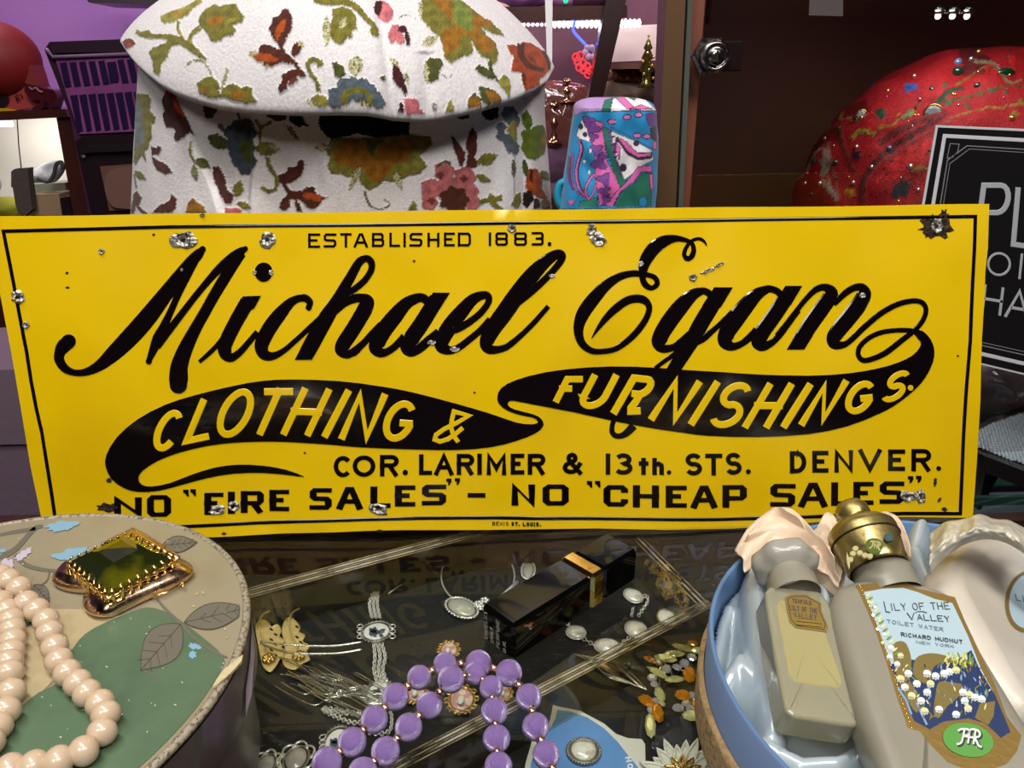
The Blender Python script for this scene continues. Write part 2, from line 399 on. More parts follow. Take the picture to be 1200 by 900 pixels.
# ---------------------------------------------------------------- the yellow tin sign
yellow = M('sign_yellow_enamel', '#E3BC00', .34, spec=.5, coat=.35, cr=.12, var=(9, '#D8AE00', .5, .8), bump=(60, .05, .001), rvar=(14, .26, .45))
sblack = M('sign_black_enamel', '#0B0607', .16, spec=.5, coat=.6, cr=.08, bump=(90, .03, .0004))
tin = M('bare_tin', '#BDB9B0', .34, .75, bump=(400, .9, .002), var=(220, '#3A2A1C', .5, .62))
rust = M('dark_rust', '#2A1A0E', .7, .3, bump=(500, 1, .002), var=(300, '#5A3C22', .5, .7))
lean = 0.1948
def warp(P):
    u = P[..., 0]; v = P[..., 2]
    w = .0011*vnoise(u*14, v*13, 1, 1)+.0006*vnoise(u*33, v*30, 1, 4)
    w = w+.0010*np.exp(-((u+.30)**2/.0016+(v-.10)**2/.003))-.0012*np.exp(-((u+.24+.5*(v-.12))**2/.0005))*smst(.2, .12, v)
    w = w-.0010*np.exp(-((u-.10-.7*(v-.16))**2/.00035))+.0009*np.exp(-((u-.30)**2/.0009+(v-.17)**2/.002))
    return w
SG = surf((0, -.004, 0), (0, -math.cos(lean), math.sin(lean)), warp)
sign = thing('tin_advertising_sign', 'wide yellow embossed tin sign with black script and block lettering, standing on the glass counter', 'sign', (0.0, -.004, 0.0))
out = [(-18, 253.4)]+[(x, 253.2-.0121*x+.5*math.sin(x*.021)) for x in range(0, 1150, 25)]+[(1159, 239)]
out += [(1157, 290), (1154, 318), (1153, 350), (1150, 400), (1149, 470), (1145, 540), (1140, 607)]
out += [(1060, 606), (1000, 609), (920, 615), (860, 619.5), (780, 621), (700, 620), (640, 620.5), (560, 622), (470, 621), (430, 622), (390, 624), (330, 626), (267, 629.5), (200, 632), (120, 634), (53, 634)]
out += [(48, 603), (36, 545), (25, 480), (14, 415), (1, 350), (-9, 300)]
mb = MB(); fill(mb, SG, out, (-.0008, 0), grid=14)
back = MB(); fill(back, SG, out, (-.0008, -.0008), grid=40)
V = np.concatenate(back.V); mb.add(V, [tuple(reversed(f)) for f in back.F])
mb.obj('sheet', yellow, sign)
bd = []
bd = [(4, 271), (100, 268.6), (200, 266), (300, 264.6), (400, 264), (520, 262.5), (640, 260.6), (750, 259.5), (900, 257), (1050, 255), (1142.5, 253.7),
      (1141, 290), (1139, 331), (1136.5, 400), (1133, 450), (1129, 520), (1125.5, 602), (1060, 602), (995, 604), (900, 607.4), (840, 608.7), (740, 608.5), (640, 608), (560, 607.6), (490, 607.3), (430, 608.6),
      (390, 610.2), (340, 612), (280, 614.6), (215, 617.7), (140, 620), (67, 622), (61, 580), (50, 506.7), (43.3, 480), (36.7, 446.7), (31.7, 413), (20, 353), (12, 312)]
B2 = []
for i in range(len(bd)):
    a = np.array(bd[i]); b = np.array(bd[(i+1) % len(bd)]); k = max(1, int(np.hypot(*(b-a))/18))
    B2 += [tuple(a+(b-a)*j/k) for j in range(k)]
mb = MB(); ribbon(mb, SG, B2, 4.3, (0, .0004), closed=True); mb.obj('border_line', sblack, sign)
# script strokes: crops (x0, y0, scale) of the tracing grid
CA, CB, CC, CD_, CE, CG = (50, 280, 4.5), (220, 280, 5.4545), (400, 280, 4.2857), (660, 260, 5.295), (740, 320, 6.0), (900, 320, 5.624)
CJ, CI, F1, CH = (110, 430, 4.2857), (360, 430, 4.0), (570, 410, 4.2857), (830, 400, 4.2857)
def tr(c, pts):
    return [((p[0]/c[2]+c[0]), (p[1]/c[2]+c[1]))+((p[2]/c[2],) if len(p) > 2 else ()) for p in pts]
EH = (0, .0006)
def script(name_parts):
    mb = MB()
    for kind, pts in name_parts:
        if kind == 's':
            q = cat_rom(pts, 5); ribbon(mb, SG, q[:, :2], np.maximum(q[:, 2], .4), EH)
        else: fill(mb, SG, pts, EH)
    mb.obj('script_letter', sblack, sign, smooth=False)
def tip(c, x, y, w):   # rounded stroke end
    return ('f', [tuple(p) for p in ell(x/c[2]+c[0], y/c[2]+c[1], w/2/c[2], n=16)])
script([
 ('s', tr(CA, [(136, 545, 74), (110, 568, 76), (92, 600, 60), (90, 640, 54), (120, 683, 46), (170, 704, 36), (230, 701, 42), (300, 668, 60), (380, 598, 86), (470, 506, 100), (560, 403, 98), (640, 300, 84), (720, 197, 72), (780, 125, 66), (822, 80, 56), (845, 55, 34)])),
 tip(CA, 140, 540, 76), tip(CA, 845, 54, 34),
 ('s', tr(CA, [(812, 90, 50), (765, 185, 46), (720, 280, 40), (680, 370, 38), (640, 455, 46), (605, 525, 60), (578, 590, 46), (558, 640, 32)])), tip(CA, 557, 646, 32),
 ('s', tr(CA, [(600, 570, 40), (660, 490, 42), (730, 400, 40), (800, 310, 38)])+tr(CB, [(127, 273, 48), (210, 182, 56), (290, 112, 58), (345, 78, 54), (370, 62, 32)])), tip(CB, 370, 62, 34),
 ('s', tr(CB, [(350, 90, 56), (290, 168, 72), (230, 262, 76), (170, 362, 74), (110, 470, 74)])+tr(CA, [(803, 480, 66), (752, 580, 80), (718, 670, 94), (712, 740, 104), (712, 775, 92)])), tip(CA, 712, 770, 94)])
script([
 ('s', tr(CB, [(75, 785, 26), (130, 738, 32), (190, 680, 34), (240, 620, 40)])),
 ('s', tr(CB, [(385, 400, 96), (350, 460, 96), (300, 550, 94), (258, 635, 94), (238, 695, 90), (250, 738, 84), (285, 757, 58), (340, 720, 46), (400, 652, 42), (450, 592, 40)])),
 ('f', tr(CB, [(355, 366), (470, 362), (430, 440), (345, 490), (300, 500)])), ('f', ell(487/CB[2]+CB[0], 211/CB[2]+CB[1], 57/CB[2], 61/CB[2]))])
script([
 ('s', tr(CB, [(776, 432, 40), (782, 405, 44), (750, 378, 52), (700, 384, 52), (650, 414, 66), (590, 482, 88), (530, 562, 96), (488, 640, 94), (474, 690, 88), (492, 736, 74), (540, 748, 56), (610, 718, 40), (700, 642, 36), (780, 568, 36), (850, 503, 36), (900, 455, 36)])), tip(CB, 776, 436, 40)])
script([
 ('s', tr(CB, [(970, 395, 30), (1010, 358, 40), (1065, 322, 46), (1130, 266, 44), (1172, 200, 44), (1172, 148, 46), (1140, 125, 48), (1095, 150, 56), (1050, 228, 64), (1000, 315, 72), (950, 405, 82), (890, 500, 100), (840, 588, 104), (790, 680, 104), (765, 725, 100)])),
 ('f', tr(CB, [(688, 769), (797, 769), (850, 670), (750, 650)])),
 ('s', tr(CB, [(935, 475, 40), (1000, 415, 48), (1060, 384, 58), (1115, 378, 60), (1146, 400, 88), (1132, 450, 100), (1090, 525, 98), (1040, 605, 98), (997, 670, 96), (990, 712, 88), (1030, 735, 58), (1090, 702, 48)])+tr(CC, [(60, 570, 44), (110, 525, 36), (150, 480, 34), (200, 425, 30)]))])
script([
 ('s', tr(CC, [(432, 312, 44), (395, 295, 48), (330, 322, 62), (270, 388, 80), (215, 458, 84), (182, 520, 80), (180, 552, 74), (208, 572, 46), (260, 548, 38), (320, 490, 44)])),
 ('s', tr(CC, [(480, 300, 78), (450, 350, 80), (400, 430, 82), (352, 500, 82), (336, 545, 78), (356, 566, 52), (400, 543, 50), (450, 500, 46), (490, 465, 40)])),
 ('f', tr(CC, [(460, 269), (545, 270), (495, 350), (410, 350)]))])
script([
 ('s', tr(CC, [(560, 462, 34), (590, 450, 38), (640, 420, 38), (700, 372, 36), (738, 320, 34), (736, 290, 40), (712, 283, 44), (660, 305, 58), (600, 370, 74), (545, 440, 82), (508, 503, 78), (508, 542, 68), (545, 560, 44), (590, 545, 38), (640, 508, 36), (700, 458, 36), (750, 405, 40)])),])
script([
 ('s', tr(CC, [(830, 356, 30), (880, 325, 36), (960, 262, 36), (1040, 185, 36), (1098, 118, 36), (1110, 84, 38), (1085, 76, 48), (1030, 110, 62), (960, 180, 80), (890, 270, 88), (820, 370, 90), (762, 450, 84), (732, 510, 74), (735, 545, 62), (765, 558, 44), (830, 542, 36), (900, 487, 30), (970, 418, 28), (1040, 338, 26)]))])
script([
 ('s', tr(CD_, [(495, 345, 40), (496, 300, 58), (512, 240, 78), (560, 168, 86), (620, 124, 76), (690, 104, 48), (750, 110, 32), (797, 130, 28), (812, 170, 32), (800, 213, 36), (770, 228, 34), (752, 200, 28), (768, 155, 26), (802, 116, 22), (845, 104, 22), (876, 120, 18), (892, 147, 5)])),
 ('s', tr(CD_, [(496, 300, 50), (493, 350, 42), (512, 392, 42), (552, 410, 34), (584, 385, 36), (572, 348, 34), (530, 330, 34), (480, 323, 42), (420, 322, 44), (340, 345, 52), (260, 400, 68), (190, 475, 82), (128, 560, 84), (97, 640, 68), (98, 710, 56), (125, 765, 48), (180, 800, 40), (250, 803, 36), (330, 785, 38), (420, 720, 42), (490, 640, 42), (528, 570, 40), (532, 520, 42), (500, 485, 52), (450, 477, 54), (390, 492, 54), (320, 542, 52), (260, 602, 42), (210, 667, 24), (175, 720, 4)]))])
script([
 ('s', tr(CE, [(560, 165, 50), (540, 140, 52), (500, 127, 54), (430, 155, 84), (350, 232, 112), (270, 335, 118), (210, 430, 112), (195, 490, 108), (222, 530, 66), (290, 522, 52), (350, 478, 50), (410, 425, 50)])),
 ('s', tr(CE, [(600, 165, 112), (560, 235, 112), (490, 350, 112), (430, 460, 110), (370, 560, 100), (300, 670, 94), (280, 700, 90)])),
 ('f', tr(CE, [(580, 99), (711, 100), (625, 240), (500, 220)])),
 ('s', tr(CE, [(165, 668, 30), (230, 618, 32), (290, 578, 36), (350, 530, 44), (420, 500, 50), (500, 462, 50), (560, 412, 42), (640, 340, 42), (710, 272, 44)])),
])
script([
 ('s', tr(F1, [(640, 352, 26), (631, 385, 26), (634, 418, 28), (660, 433, 28), (700, 420, 36), (740, 380, 44)]))])
script([
 ('s', tr(CE, [(1060, 160, 50), (1030, 130, 52), (985, 113, 52), (950, 118, 62), (880, 155, 92), (800, 235, 120), (720, 340, 124), (668, 420, 116), (660, 480, 108), (700, 515, 66), (760, 502, 50), (820, 460, 54), (880, 400, 54)])),
 ('s', tr(CE, [(1100, 155, 112), (1060, 222, 112), (980, 335, 112), (912, 430, 112), (895, 488, 106), (928, 515, 70), (990, 488, 50), (1050, 430, 46), (1110, 352, 44), (1180, 262, 42)])),
 ('f', tr(CE, [(1086, 90), (1205, 90), (1125, 225), (1005, 215)]))])
script([
 ('s', tr(CG, [(60, 412, 36), (130, 328, 36), (200, 240, 36), (270, 157, 38), (325, 108, 46), (385, 96, 54), (420, 140, 96), (365, 228, 106), (292, 330, 106), (235, 415, 104), (205, 460, 104)])),
 ('f', tr(CG, [(125, 503), (240, 503), (300, 410), (190, 395)])),
 ('s', tr(CG, [(440, 205, 36), (510, 135, 46), (570, 98, 48), (618, 96, 60), (634, 138, 94), (600, 208, 106), (540, 290, 106), (470, 375, 104), (436, 430, 96), (444, 468, 76), (500, 473, 46), (560, 430, 40), (640, 352, 40), (740, 267, 40), (850, 205, 38), (950, 182, 36), (1010, 195, 36), (1034, 240, 34), (1015, 308, 34), (960, 375, 34), (880, 440, 38), (780, 520, 40), (700, 560, 38), (630, 575, 36), (596, 545, 34), (602, 490, 34), (660, 430, 34), (740, 392, 34), (830, 377, 32), (930, 377, 34), (1000, 400, 40)]))])
# the two joined black pennants
flag = [(1070, 386), (1079.6, 387.6), (1088.5, 396.5), (1093.2, 407), (1093.4, 418), (1090, 430), (1083, 443), (1075, 453), (1063.3, 463.5), (1046, 476), (1028.3, 485), (993, 499), (947, 508.5), (888, 511.7), (830, 510.3), (803, 507), (768, 502), (719, 493), (672.7, 483), (628, 474.2), (602.7, 469.4), (596, 470.6), (595.5, 475), (603, 479.6), (621, 484.2),
 (631, 488), (636.4, 494), (636, 500), (627.5, 507.5), (605, 516.3), (575, 523.6), (535, 527), (485, 526.5), (422.5, 523.8), (390, 521), (343, 518.2), (308, 517.3), (273, 518.7), (241, 523), (210, 530.3), (185, 539.7), (167, 551.5), (162.3, 560.5), (166, 567.7), (177.7, 570), (199, 566), (222, 557.2), (250, 548.6), (278, 544.8), (308, 546), (334, 550.5), (356, 558.6),
 (338, 556.8), (308, 554.2), (273, 555.3), (241, 560.7), (210, 568.8), (185, 575), (161, 576), (145, 571.4), (131, 560.9), (124.4, 546.7), (125.2, 532.7), (138, 511.5), (161, 491.5), (192, 475), (227, 463.6), (273, 452), (308, 445.9), (343, 444.3), (397.5, 446.3), (447.5, 452.5), (485, 459.6), (535, 473), (572.5, 483.9), (604, 494.6), (620, 497), (629, 496), (630, 492.5), (624, 488.8),
 (612, 486.5), (595.7, 481.2), (585, 473.3), (582.8, 464.8), (587.5, 454.5), (605, 445), (640, 435.8), (687, 430.4), (745, 429.4), (803, 433.2), (850, 436), (888, 438.6), (947, 440.2), (993, 437.4), (1028, 431.5), (1052, 424.4), (1068, 416.4), (1076.5, 407), (1077.5, 400), (1070, 391)]
mb = MB(); fill(mb, SG, cat_rom(flag, 2, True), (0, .0006), grid=12); mb.obj('pennant_flourish', sblack, sign, smooth=False)
YH = (.0005, .00085)
def gl(c, ch, BL, BR, TL, w, font=RND):
    mb = MB(); q = tr(c, [BL, BR, TL]); glyph(mb, SG, ch, q[0], q[1], q[2], w, None, font, YH); mb.obj('pennant_letter', yellow, sign, smooth=False)
for a in ((CJ, 'C', (272, 432), (402, 418), (338, 224), 8.6), (CJ, 'L', (440, 394), (570, 366), (535, 166), 8.6), (CJ, 'O', (580, 362), (752, 352), (672, 112), 8.8), (CJ, 'T', (760, 340), (905, 340), (866, 106), 8.8),
          (CJ, 'H', (933, 340), (1090, 346), (1046, 104), 8.6), (CI, 'I', (62, 328), (100, 329), (178, 107), 9), (CI, 'N', (143, 337), (290, 348), (238, 115), 9), (CI, 'G', (328, 345), (470, 356), (392, 150), 8.8),
          (F1, 'F', (330, 262), (426, 262), (396, 131), 8.2), (F1, 'U', (438, 298), (582, 298), (528, 124), 8.6), (F1, 'r', (618, 318), (758, 332), (730, 122), 9), (F1, 'N', (806, 348), (955, 366), (940, 141), 9), (F1, 'I', (1005, 374), (1045, 376), (1140, 157), 9),
          (CH, 'S', (-22, 434), (140, 436), (85, 203), 8.8), (CH, 'H', (163, 433), (308, 434), (293, 211), 8.8), (CH, 'I', (355, 433), (397, 433), (492, 213), 9), (CH, 'N', (447, 424), (585, 405), (573, 212), 8.8), (CH, 'G', (660, 375), (800, 358), (715, 205), 8.4), (CH, 'S', (848, 318), (968, 290), (910, 160), 7.4)):
    gl(*a)
mb = MB(); fill(mb, SG, ell(1012/4.2857+830, 232/4.2857+400, 3.3), YH); mb.obj('pennant_letter', yellow, sign, smooth=False)
mb = MB(); q = np.array(tr(CI, [(708, 352), (684, 318), (674, 280), (680, 240), (688, 208), (758, 228), (700, 262), (640, 292), (604, 318), (598, 340), (622, 350), (660, 338), (700, 310), (730, 284)]))
ribbon(mb, SG, q, 5.6, YH); mb.obj('pennant_letter', yellow, sign, smooth=False)
def rowk(c, its): return [(ch, x0/c[2]+c[0], x1/c[2]+c[0], t/c[2]+c[1], b/c[2]+c[1]) for ch, x0, x1, t, b in its]
K_, L_, M_, N_ = (110, 550, 4.2857), (340, 515, 4.0), (570, 515, 4.138), (840, 510, 3.871)
heavy = rowk(K_, [('N', 100, 241, 140, 236), ('O', 265, 387, 129, 240), ('F', 551, 648, 118, 230), ('I', 668, 706, 115, 226), ('R', 733, 852, 110, 222), ('E', 878, 980, 103, 213)]) \
 + rowk(L_, [('S', 90, 195, 228, 331), ('A', 212, 345, 222, 327), ('L', 375, 471, 220, 321), ('E', 490, 587, 215, 315), ('S', 617, 732, 212, 310), ('N', 1037, 1150, 212, 312)]) \
 + rowk(M_, [('O', 272, 401, 219, 323), ('C', 568, 688, 222, 328), ('H', 710, 837, 221, 329), ('E', 868, 970, 222, 330), ('A', 985, 1125, 222, 331)]) \
 + rowk(N_, [('P', 25, 138, 226, 328), ('S', 243, 356, 220, 325), ('A', 365, 507, 214, 325), ('L', 518, 608, 213, 321), ('E', 620, 712, 212, 318), ('S', 740, 850, 210, 313)])
text_row(SG, heavy, 8.6, 5.6, SQR, sblack, sign)
mb = MB(); q = rowk(L_, [('-', 832, 916, 252, 273)])[0]; fill(mb, SG, [(q[1], q[3]), (q[2], q[3]), (q[2], q[4]), (q[1], q[4])], (0, .0005)); mb.obj('letter', sblack, sign)
for x, y, f in ((217.6, 577, -1), (226, 576.5, -1), (526, 564, 1), (536, 563.5, 1), (691, 567, -1), (700.5, 566.8, -1), (1067, 561, 1), (1076.5, 560.6, 1)):
    mb = MB(); fill(mb, SG, [(x-3, y-3), (x+3, y-3.2), (x+3.1, y+1), (x+.5, y+5), (x-1.2, y+4.5), (x-.6, y+.8), (x-3, y+.6)] if f > 0 else [(x-3.2, y-3), (x+3, y-3), (x+3.4, y+4.6), (x+1.8, y+5), (x-1, y+1.2), (x-3, y+.6)], (0, .0005)); mb.obj('quotation_mark', sblack, sign)
mid = rowk(L_, [('C', 203, 290, 77, 178), ('O', 292, 400, 74, 176), ('R', 420, 510, 72, 172), ('.', 527, 552, 143, 167), ('L', 603, 665, 70, 168), ('A', 671, 770, 68, 168), ('R', 780, 864, 67, 166), ('I', 877, 899, 66, 166), ('M', 920, 1014, 67, 167), ('E', 1033, 1098, 66, 166)]) \
 + rowk(M_, [('R', 200, 288, 70, 172), ('&', 368, 472, 65, 170), ('1', 579, 601, 68, 171), ('3', 622, 711, 66, 172), ('t', 738, 785, 88, 170), ('h', 803, 861, 88, 170), ('.', 874, 895, 147, 168), ('S', 962, 1046, 66, 174), ('T', 1060, 1143, 68, 173)]) \
 + rowk(N_, [('S', 38, 114, 79, 180), ('.', 132, 154, 154, 175), ('D', 330, 406, 72, 172), ('E', 432, 505, 70, 170), ('N', 532, 619, 67, 168), ('V', 637, 753, 64, 166), ('E', 777, 853, 64, 163), ('R', 882, 974, 62, 163), ('.', 996, 1017, 140, 161)])
text_row(SG, mid, 5.7, 5.4, RND, sblack, sign)
Q_ = (350, 240, 3.0)
est = rowk(Q_, [('E', 33, 76, 100, 151), ('S', 88, 133, 100, 150), ('T', 146, 186, 99, 149), ('A', 192, 245, 99, 149), ('B', 257, 301, 98, 148), ('L', 318, 356, 98, 148), ('I', 367, 377, 98, 148), ('S', 389, 435, 98, 147), ('H', 452, 495, 98, 147), ('E', 510, 549, 97, 146), ('D', 559, 606, 97, 146), ('1', 668, 677, 97, 144), ('8', 691, 736, 96, 144), ('8', 757, 803, 96, 144), ('3', 819, 862, 95, 143), ('.', 875, 889, 131, 144)])
text_row(SG, est, 3.1, 2.9, SQR, sblack, sign)
x = 577
for wd, wt in (('BEMIS', .8), ('ST.', 1.3), ('LOUIS.', 1.3)):
    for ch in wd:
        wdt = 3.4 if ch not in 'I.' else 1.4
        text_row(SG, [(ch, x, x+wdt, 612.2 if ch != '.' else 615, 616.8)], wt, wt, RND, sblack, sign, (0, .0007), 'small_letter'); x += wdt+1.0
    x += 2.2
# nail holes, torn metal and rust
def patch(cx, cy, rx, ry, name, mats, ang=0, lobes=9, seed=0, rim=True, h=.0016):
    r = random.Random(seed); mb = MB(); P = []
    for k in range(26):
        t = 2*math.pi*k/26; q = 1+.22*math.sin(lobes*t+seed)+r.uniform(-.16, .16)
        x, y = rx*q*math.cos(t), ry*q*math.sin(t); P.append((cx+x*math.cos(ang)-y*math.sin(ang), cy+x*math.sin(ang)+y*math.cos(ang)))
    P = np.array(P); fill(mb, SG, (cx, cy)+(P-(cx, cy))*(.78 if rim and name == 'torn_nail_hole' else 1), (0, .0003), mi=0)
    if rim:
        n = 14; S0 = SG(np.array([cx]), np.array([cy]), .0006)[0]
        V = [SG(np.array([cx+rx*.25*r.uniform(-1, 1)]), np.array([cy+ry*.25*r.uniform(-1, 1)]), -.0002)[0]]
        for ring, (q, hh) in enumerate(((.4, .0006), (.75, h), (1.08 if name == 'torn_nail_hole' else .8, .00035))):
            for k in range(n):
                t = 2*math.pi*k/n; z = q*(1+r.uniform(-.2, .2)); x, y = rx*z*math.cos(t), ry*z*math.sin(t)
                V.append(SG(np.array([cx+x*math.cos(ang)-y*math.sin(ang)]), np.array([cy+x*math.sin(ang)+y*math.cos(ang)]), hh*r.uniform(.4, 1.3))[0])
        Q = [(0, 1+k, 1+(k+1) % n) for k in range(n)]+[(1+g*n+k, 1+(g+1)*n+k, 1+(g+1)*n+(k+1) % n, 1+g*n+(k+1) % n) for g in (0, 1) for k in range(n)]
        mb.add(V, Q, 1)
    mb.obj(name, mats, sign, smooth=False)
for i, a in enumerate([(215, 281, 15, 9, 0), (314, 281, 9, 9, 0), (693, 269, 5, 8, .3), (701, 281, 9, 8, .6), (600, 268, 5, 5, 0), (22, 348, 8, 8, 0), (31, 381, 4, 4, 0), (118.5, 294.5, 3.5, 3.5, 0),
                       (254, 599, 9, 5.5, -.1), (273, 594, 7, 6, 0), (443, 596, 11, 7, .3), (1064, 582, 10, 6, .05), (1079, 582, 6, 8, 0), (812, 325, 5, 4.5, 0), (830, 317, 9, 1.8, -.35), (843, 310, 6, 1.6, -.4), (1097, 265, 8, 9, 0), (238, 252, 3, 2, 0)]):
    patch(a[0], a[1], a[2], a[3], 'torn_nail_hole', [rust, tin], a[4], 5, i)
for i, a in enumerate([(1097, 266, 18, 12, .2), (127, 595, 13, 5, .1), (1105, 254, 5, 8, .2), (1088, 272, 6, 7, 0), (180, 275, 1.6, 1.6, 0), (78, 320, 1.6, 1.6, 0), (79, 337, 2, 1.4, 0), (128, 563, 3, 3, 0), (445, 622, 4, 1.6, 0), (1107, 597, 3, 2.6, .6), (1101, 586, 1.5, 3, .6), (1096, 565, 1.8, 5, .1), (485, 306, 1.4, 1.4, 0), (556, 460, 1.2, 1.2, 0), (262, 626, 2.5, 1.6, 0), (211, 563.4, 1.2, 1.2, 0), (564, 400, 1, 1, 0), (357, 531, 1.2, 1.2, 0), (1122, 417, 1.2, 1.2, 0), (265, 478, 1, 1, 0)]):
    patch(a[0], a[1], a[2], a[3], 'rust_patch', [rust, rust], a[4], 7, 40+i, rim=a[2] > 4, h=.0008)
for i, a in enumerate([(506, 401, 5, 2.5), (533, 409, 6, 2.5), (647, 323, 4, 2), (751, 309, 3, 3.4), (318, 319, 2.6, 3), (299, 319, 2.2, 2.4), (213, 316, 1.6, 2.2), (1010, 346, 4, 3)]):
    mb = MB(); P = ell(a[0], a[1], a[2], a[3], n=12); P += NR.uniform(-.6, .6, P.shape); fill(mb, SG, P, (.0008, .00105)); mb.obj('paint_chip', tin, sign, smooth=False)
# ---------------------------------------------------------------- glass-topped counter
wood = M('dark_stained_wood', '#3B1F14', .4, coat=.3, bump=(60, .2, .002), var=(30, '#24110A', .4, .7))
velvet = M('black_velvet_lining', '#0B0A08', .85, bump=(900, .4, .0006), var=(500, '#38332A', .7, .8))
topglass = thin_glass('counter_glass', '#F2F5EF', .42, .012, dust=(140, .05, '#9A9A90', (1, 2.4, 1)), base=.05)
clearside = thin_glass('clear_glass_edge', '#D5E4DA', 1.0, .02)
counter = thing('display_counter', 'glass-topped wooden display counter with black-lined compartments of jewellery', 'counter', (0, -.2, -.9))
mb = MB(); X0, X1, Y0, Y1 = -.62, .62, -.62, .030
mb.add([(X0, Y0, 0), (X1, Y0, 0), (X1, Y1, 0), (X0, Y1, 0)], [(0, 1, 2, 3)], 0)
mb.add([(X0, Y0, 0), (X1, Y0, 0), (X1, Y1, 0), (X0, Y1, 0), (X0, Y0, -.006), (X1, Y0, -.006), (X1, Y1, -.006), (X0, Y1, -.006)], [(0, 4, 5, 1), (1, 5, 6, 2), (2, 6, 7, 3), (3, 7, 4, 0)], 1)
mb.obj('glass_top', [topglass, clearside], counter, smooth=False)
mb = MB(); mb.box((0, (Y0+Y1)/2, -.0495), (1.2, Y1-Y0-.02, .005)); mb.obj('velvet_floor', velvet, counter, smooth=False)
mb = MB(); mb.box((0, Y1-.006, -.458), (1.24, .012, .884)); mb.obj('rear_panel', wood, counter, smooth=False)
mb = MB(); mb.box((0, Y0+.01, -.458), (1.24, .02, .884)); mb.obj('front_panel', wood, counter, smooth=False)
for x in (X0+.01, X1-.01):
    mb = MB(); mb.box((x, -.295, -.458), (.02, .61, .884)); mb.obj('side_panel', wood, counter, smooth=False)
mb = MB(); mb.box((-.205, Y1+.004, -.009), (.85, .02, .018), bev=.003); mb.obj('rear_edge_strip', wood, counter, smooth=False)
mb = MB(); mb.box((.425, Y1-.001, -.0035), (.41, .004, .0075)); mb.obj('glass_rear_edge', M('teal_glass_edge', '#12302E', .2, coat=.8), counter, smooth=False)
# acrylic tray walls with gilt-looking edges
acr = M('clear_acrylic_edge', '#B79C6E', .15, spec=.8, coat=1, bump=(300, .3, .001), var=(60, '#5A4A34', .4, .65), alpha=.8)
acr2 = M('clear_acrylic_glint', '#DCD2BC', .12, spec=.9, coat=1, var=(50, '#3A3024', .42, .62), alpha=.6)
acw = thin_glass('clear_acrylic_wall', '#ECE8DC', .8, .05)
ZJ = -.047
def bar(p, q, n=3, wpx=9):
    t = thing('acrylic_tray_wall', None, None, at_z(p[0], p[1], -.012))
    P = at_z(*np.array([p, q], float).T, -.012); d = P[1]-P[0]; L = np.linalg.norm(d); d /= L; nr = np.cross(d, [0, 0, 1])
    wd = np.linalg.norm(at_z(p[0], p[1]+wpx/2, -.012)-at_z(p[0], p[1]-wpx/2, -.012))*.85
    mb = MB(); R = np.stack([d, nr, [0, 0, 1]], 1)
    mb.box((P[0]+P[1])/2-np.array([0, 0, .017]), (L, wd*.25, .034), R); mb.obj('wall_panel', acw, t, smooth=False)
    for k in range(n):
        o = (k/(n-1)-.5)*wd if n > 1 else 0
        mb = MB(); mb.tube([P[0]+nr*o, P[1]+nr*o], .0004+.0003*(k % 2), 6); mb.obj('edge', acr if k % 2 == 0 else acr2, t)
    return t
for (p, q, n, w, lb) in (((280, 698), (600, 612), 5, 13, 'long clear tray wall crossing under the glass behind the silver chain bracelet'),
                         ((430, 915), (832, 706), 5, 17, 'long clear gold-edged tray wall running beneath the purple beads to the blue box'),
                         ((828, 712), (747, 630), 3, 9, 'short clear tray wall beside the fine gold chain')):
    tag(bar(p, q, n, w), lb, 'tray divider')
# ---------------------------------------------------------------- round decorated hat box (left)
HZ = .08; HC = np.array([-.253, -.2215]); HR = .1264
LS = zsurf(HZ)
card = M('lid_paper_beige', '#948A70', .42, coat=.25, cr=.3, bump=(70, .2, .002), var=(24, '#8C8062', .5, .75))
lidgreen = M('lid_paper_green', '#566E52', .42, coat=.25, cr=.3, bump=(70, .2, .002), var=(30, '#4A6048', .45, .75))
lidcream = M('lid_paper_cream', '#B0A07A', .45, coat=.2, cr=.3, bump=(70, .2, .002))
pgrey = M('lid_print_grey', '#6A6558', .45, coat=.2, cr=.3); pdark = M('lid_print_vein', '#4B473D', .5)
pblue = M('lid_print_blue', '#7FA6BC', .5); plil = M('lid_print_lilac', '#BDB2C0', .5)
rimm = M('lid_rim_worn_silver', '#A89D86', .5, .2, bump=(700, .6, .001), var=(500, '#6E6656', .5, .6))
side = M('hatbox_side_brown', '#4A4038', .38, coat=.4, cr=.2, bump=(60, .2, .002), var=(20, '#5C5048', .4, .7))
torn = M('torn_paper_lilac', '#B7A9B6', .7, bump=(300, .3, .001)); tornc = M('torn_paper_cream', '#C8B98F', .8, bump=(400, .8, .002))
hb = thing('hat_box', 'round paper-covered hat box with a worn green and beige leaf-printed lid', 'hat box', (HC[0], HC[1], 0))
def cyl(prof): 
    mb = MB(); mb.lathe((HC[0], HC[1], 0), prof, 128); return mb
def capped(mb, r, z, mi=0, up=True, c=HC, n=128):
    P = [(c[0]+r*math.cos(2*math.pi*k/n), c[1]+r*math.sin(2*math.pi*k/n), z) for k in range(n)]
    mb.add(P, [tuple(range(n)) if up else tuple(range(n-1, -1, -1))], mi)
m_ = cyl([(HR-.005, .0), (HR-.005, HZ-.004)]); capped(m_, HR-.005, 0, up=False); m_.obj('box_wall', side, hb)
m_ = cyl([(HR-.0005, HZ-.0315), (HR, HZ-.030), (HR, HZ-.004)]); m_.obj('lid_wall', side, hb)
mb = MB(); capped(mb, HR-.003, HZ-.0002); mb.obj('lid_top', card, hb, smooth=False)
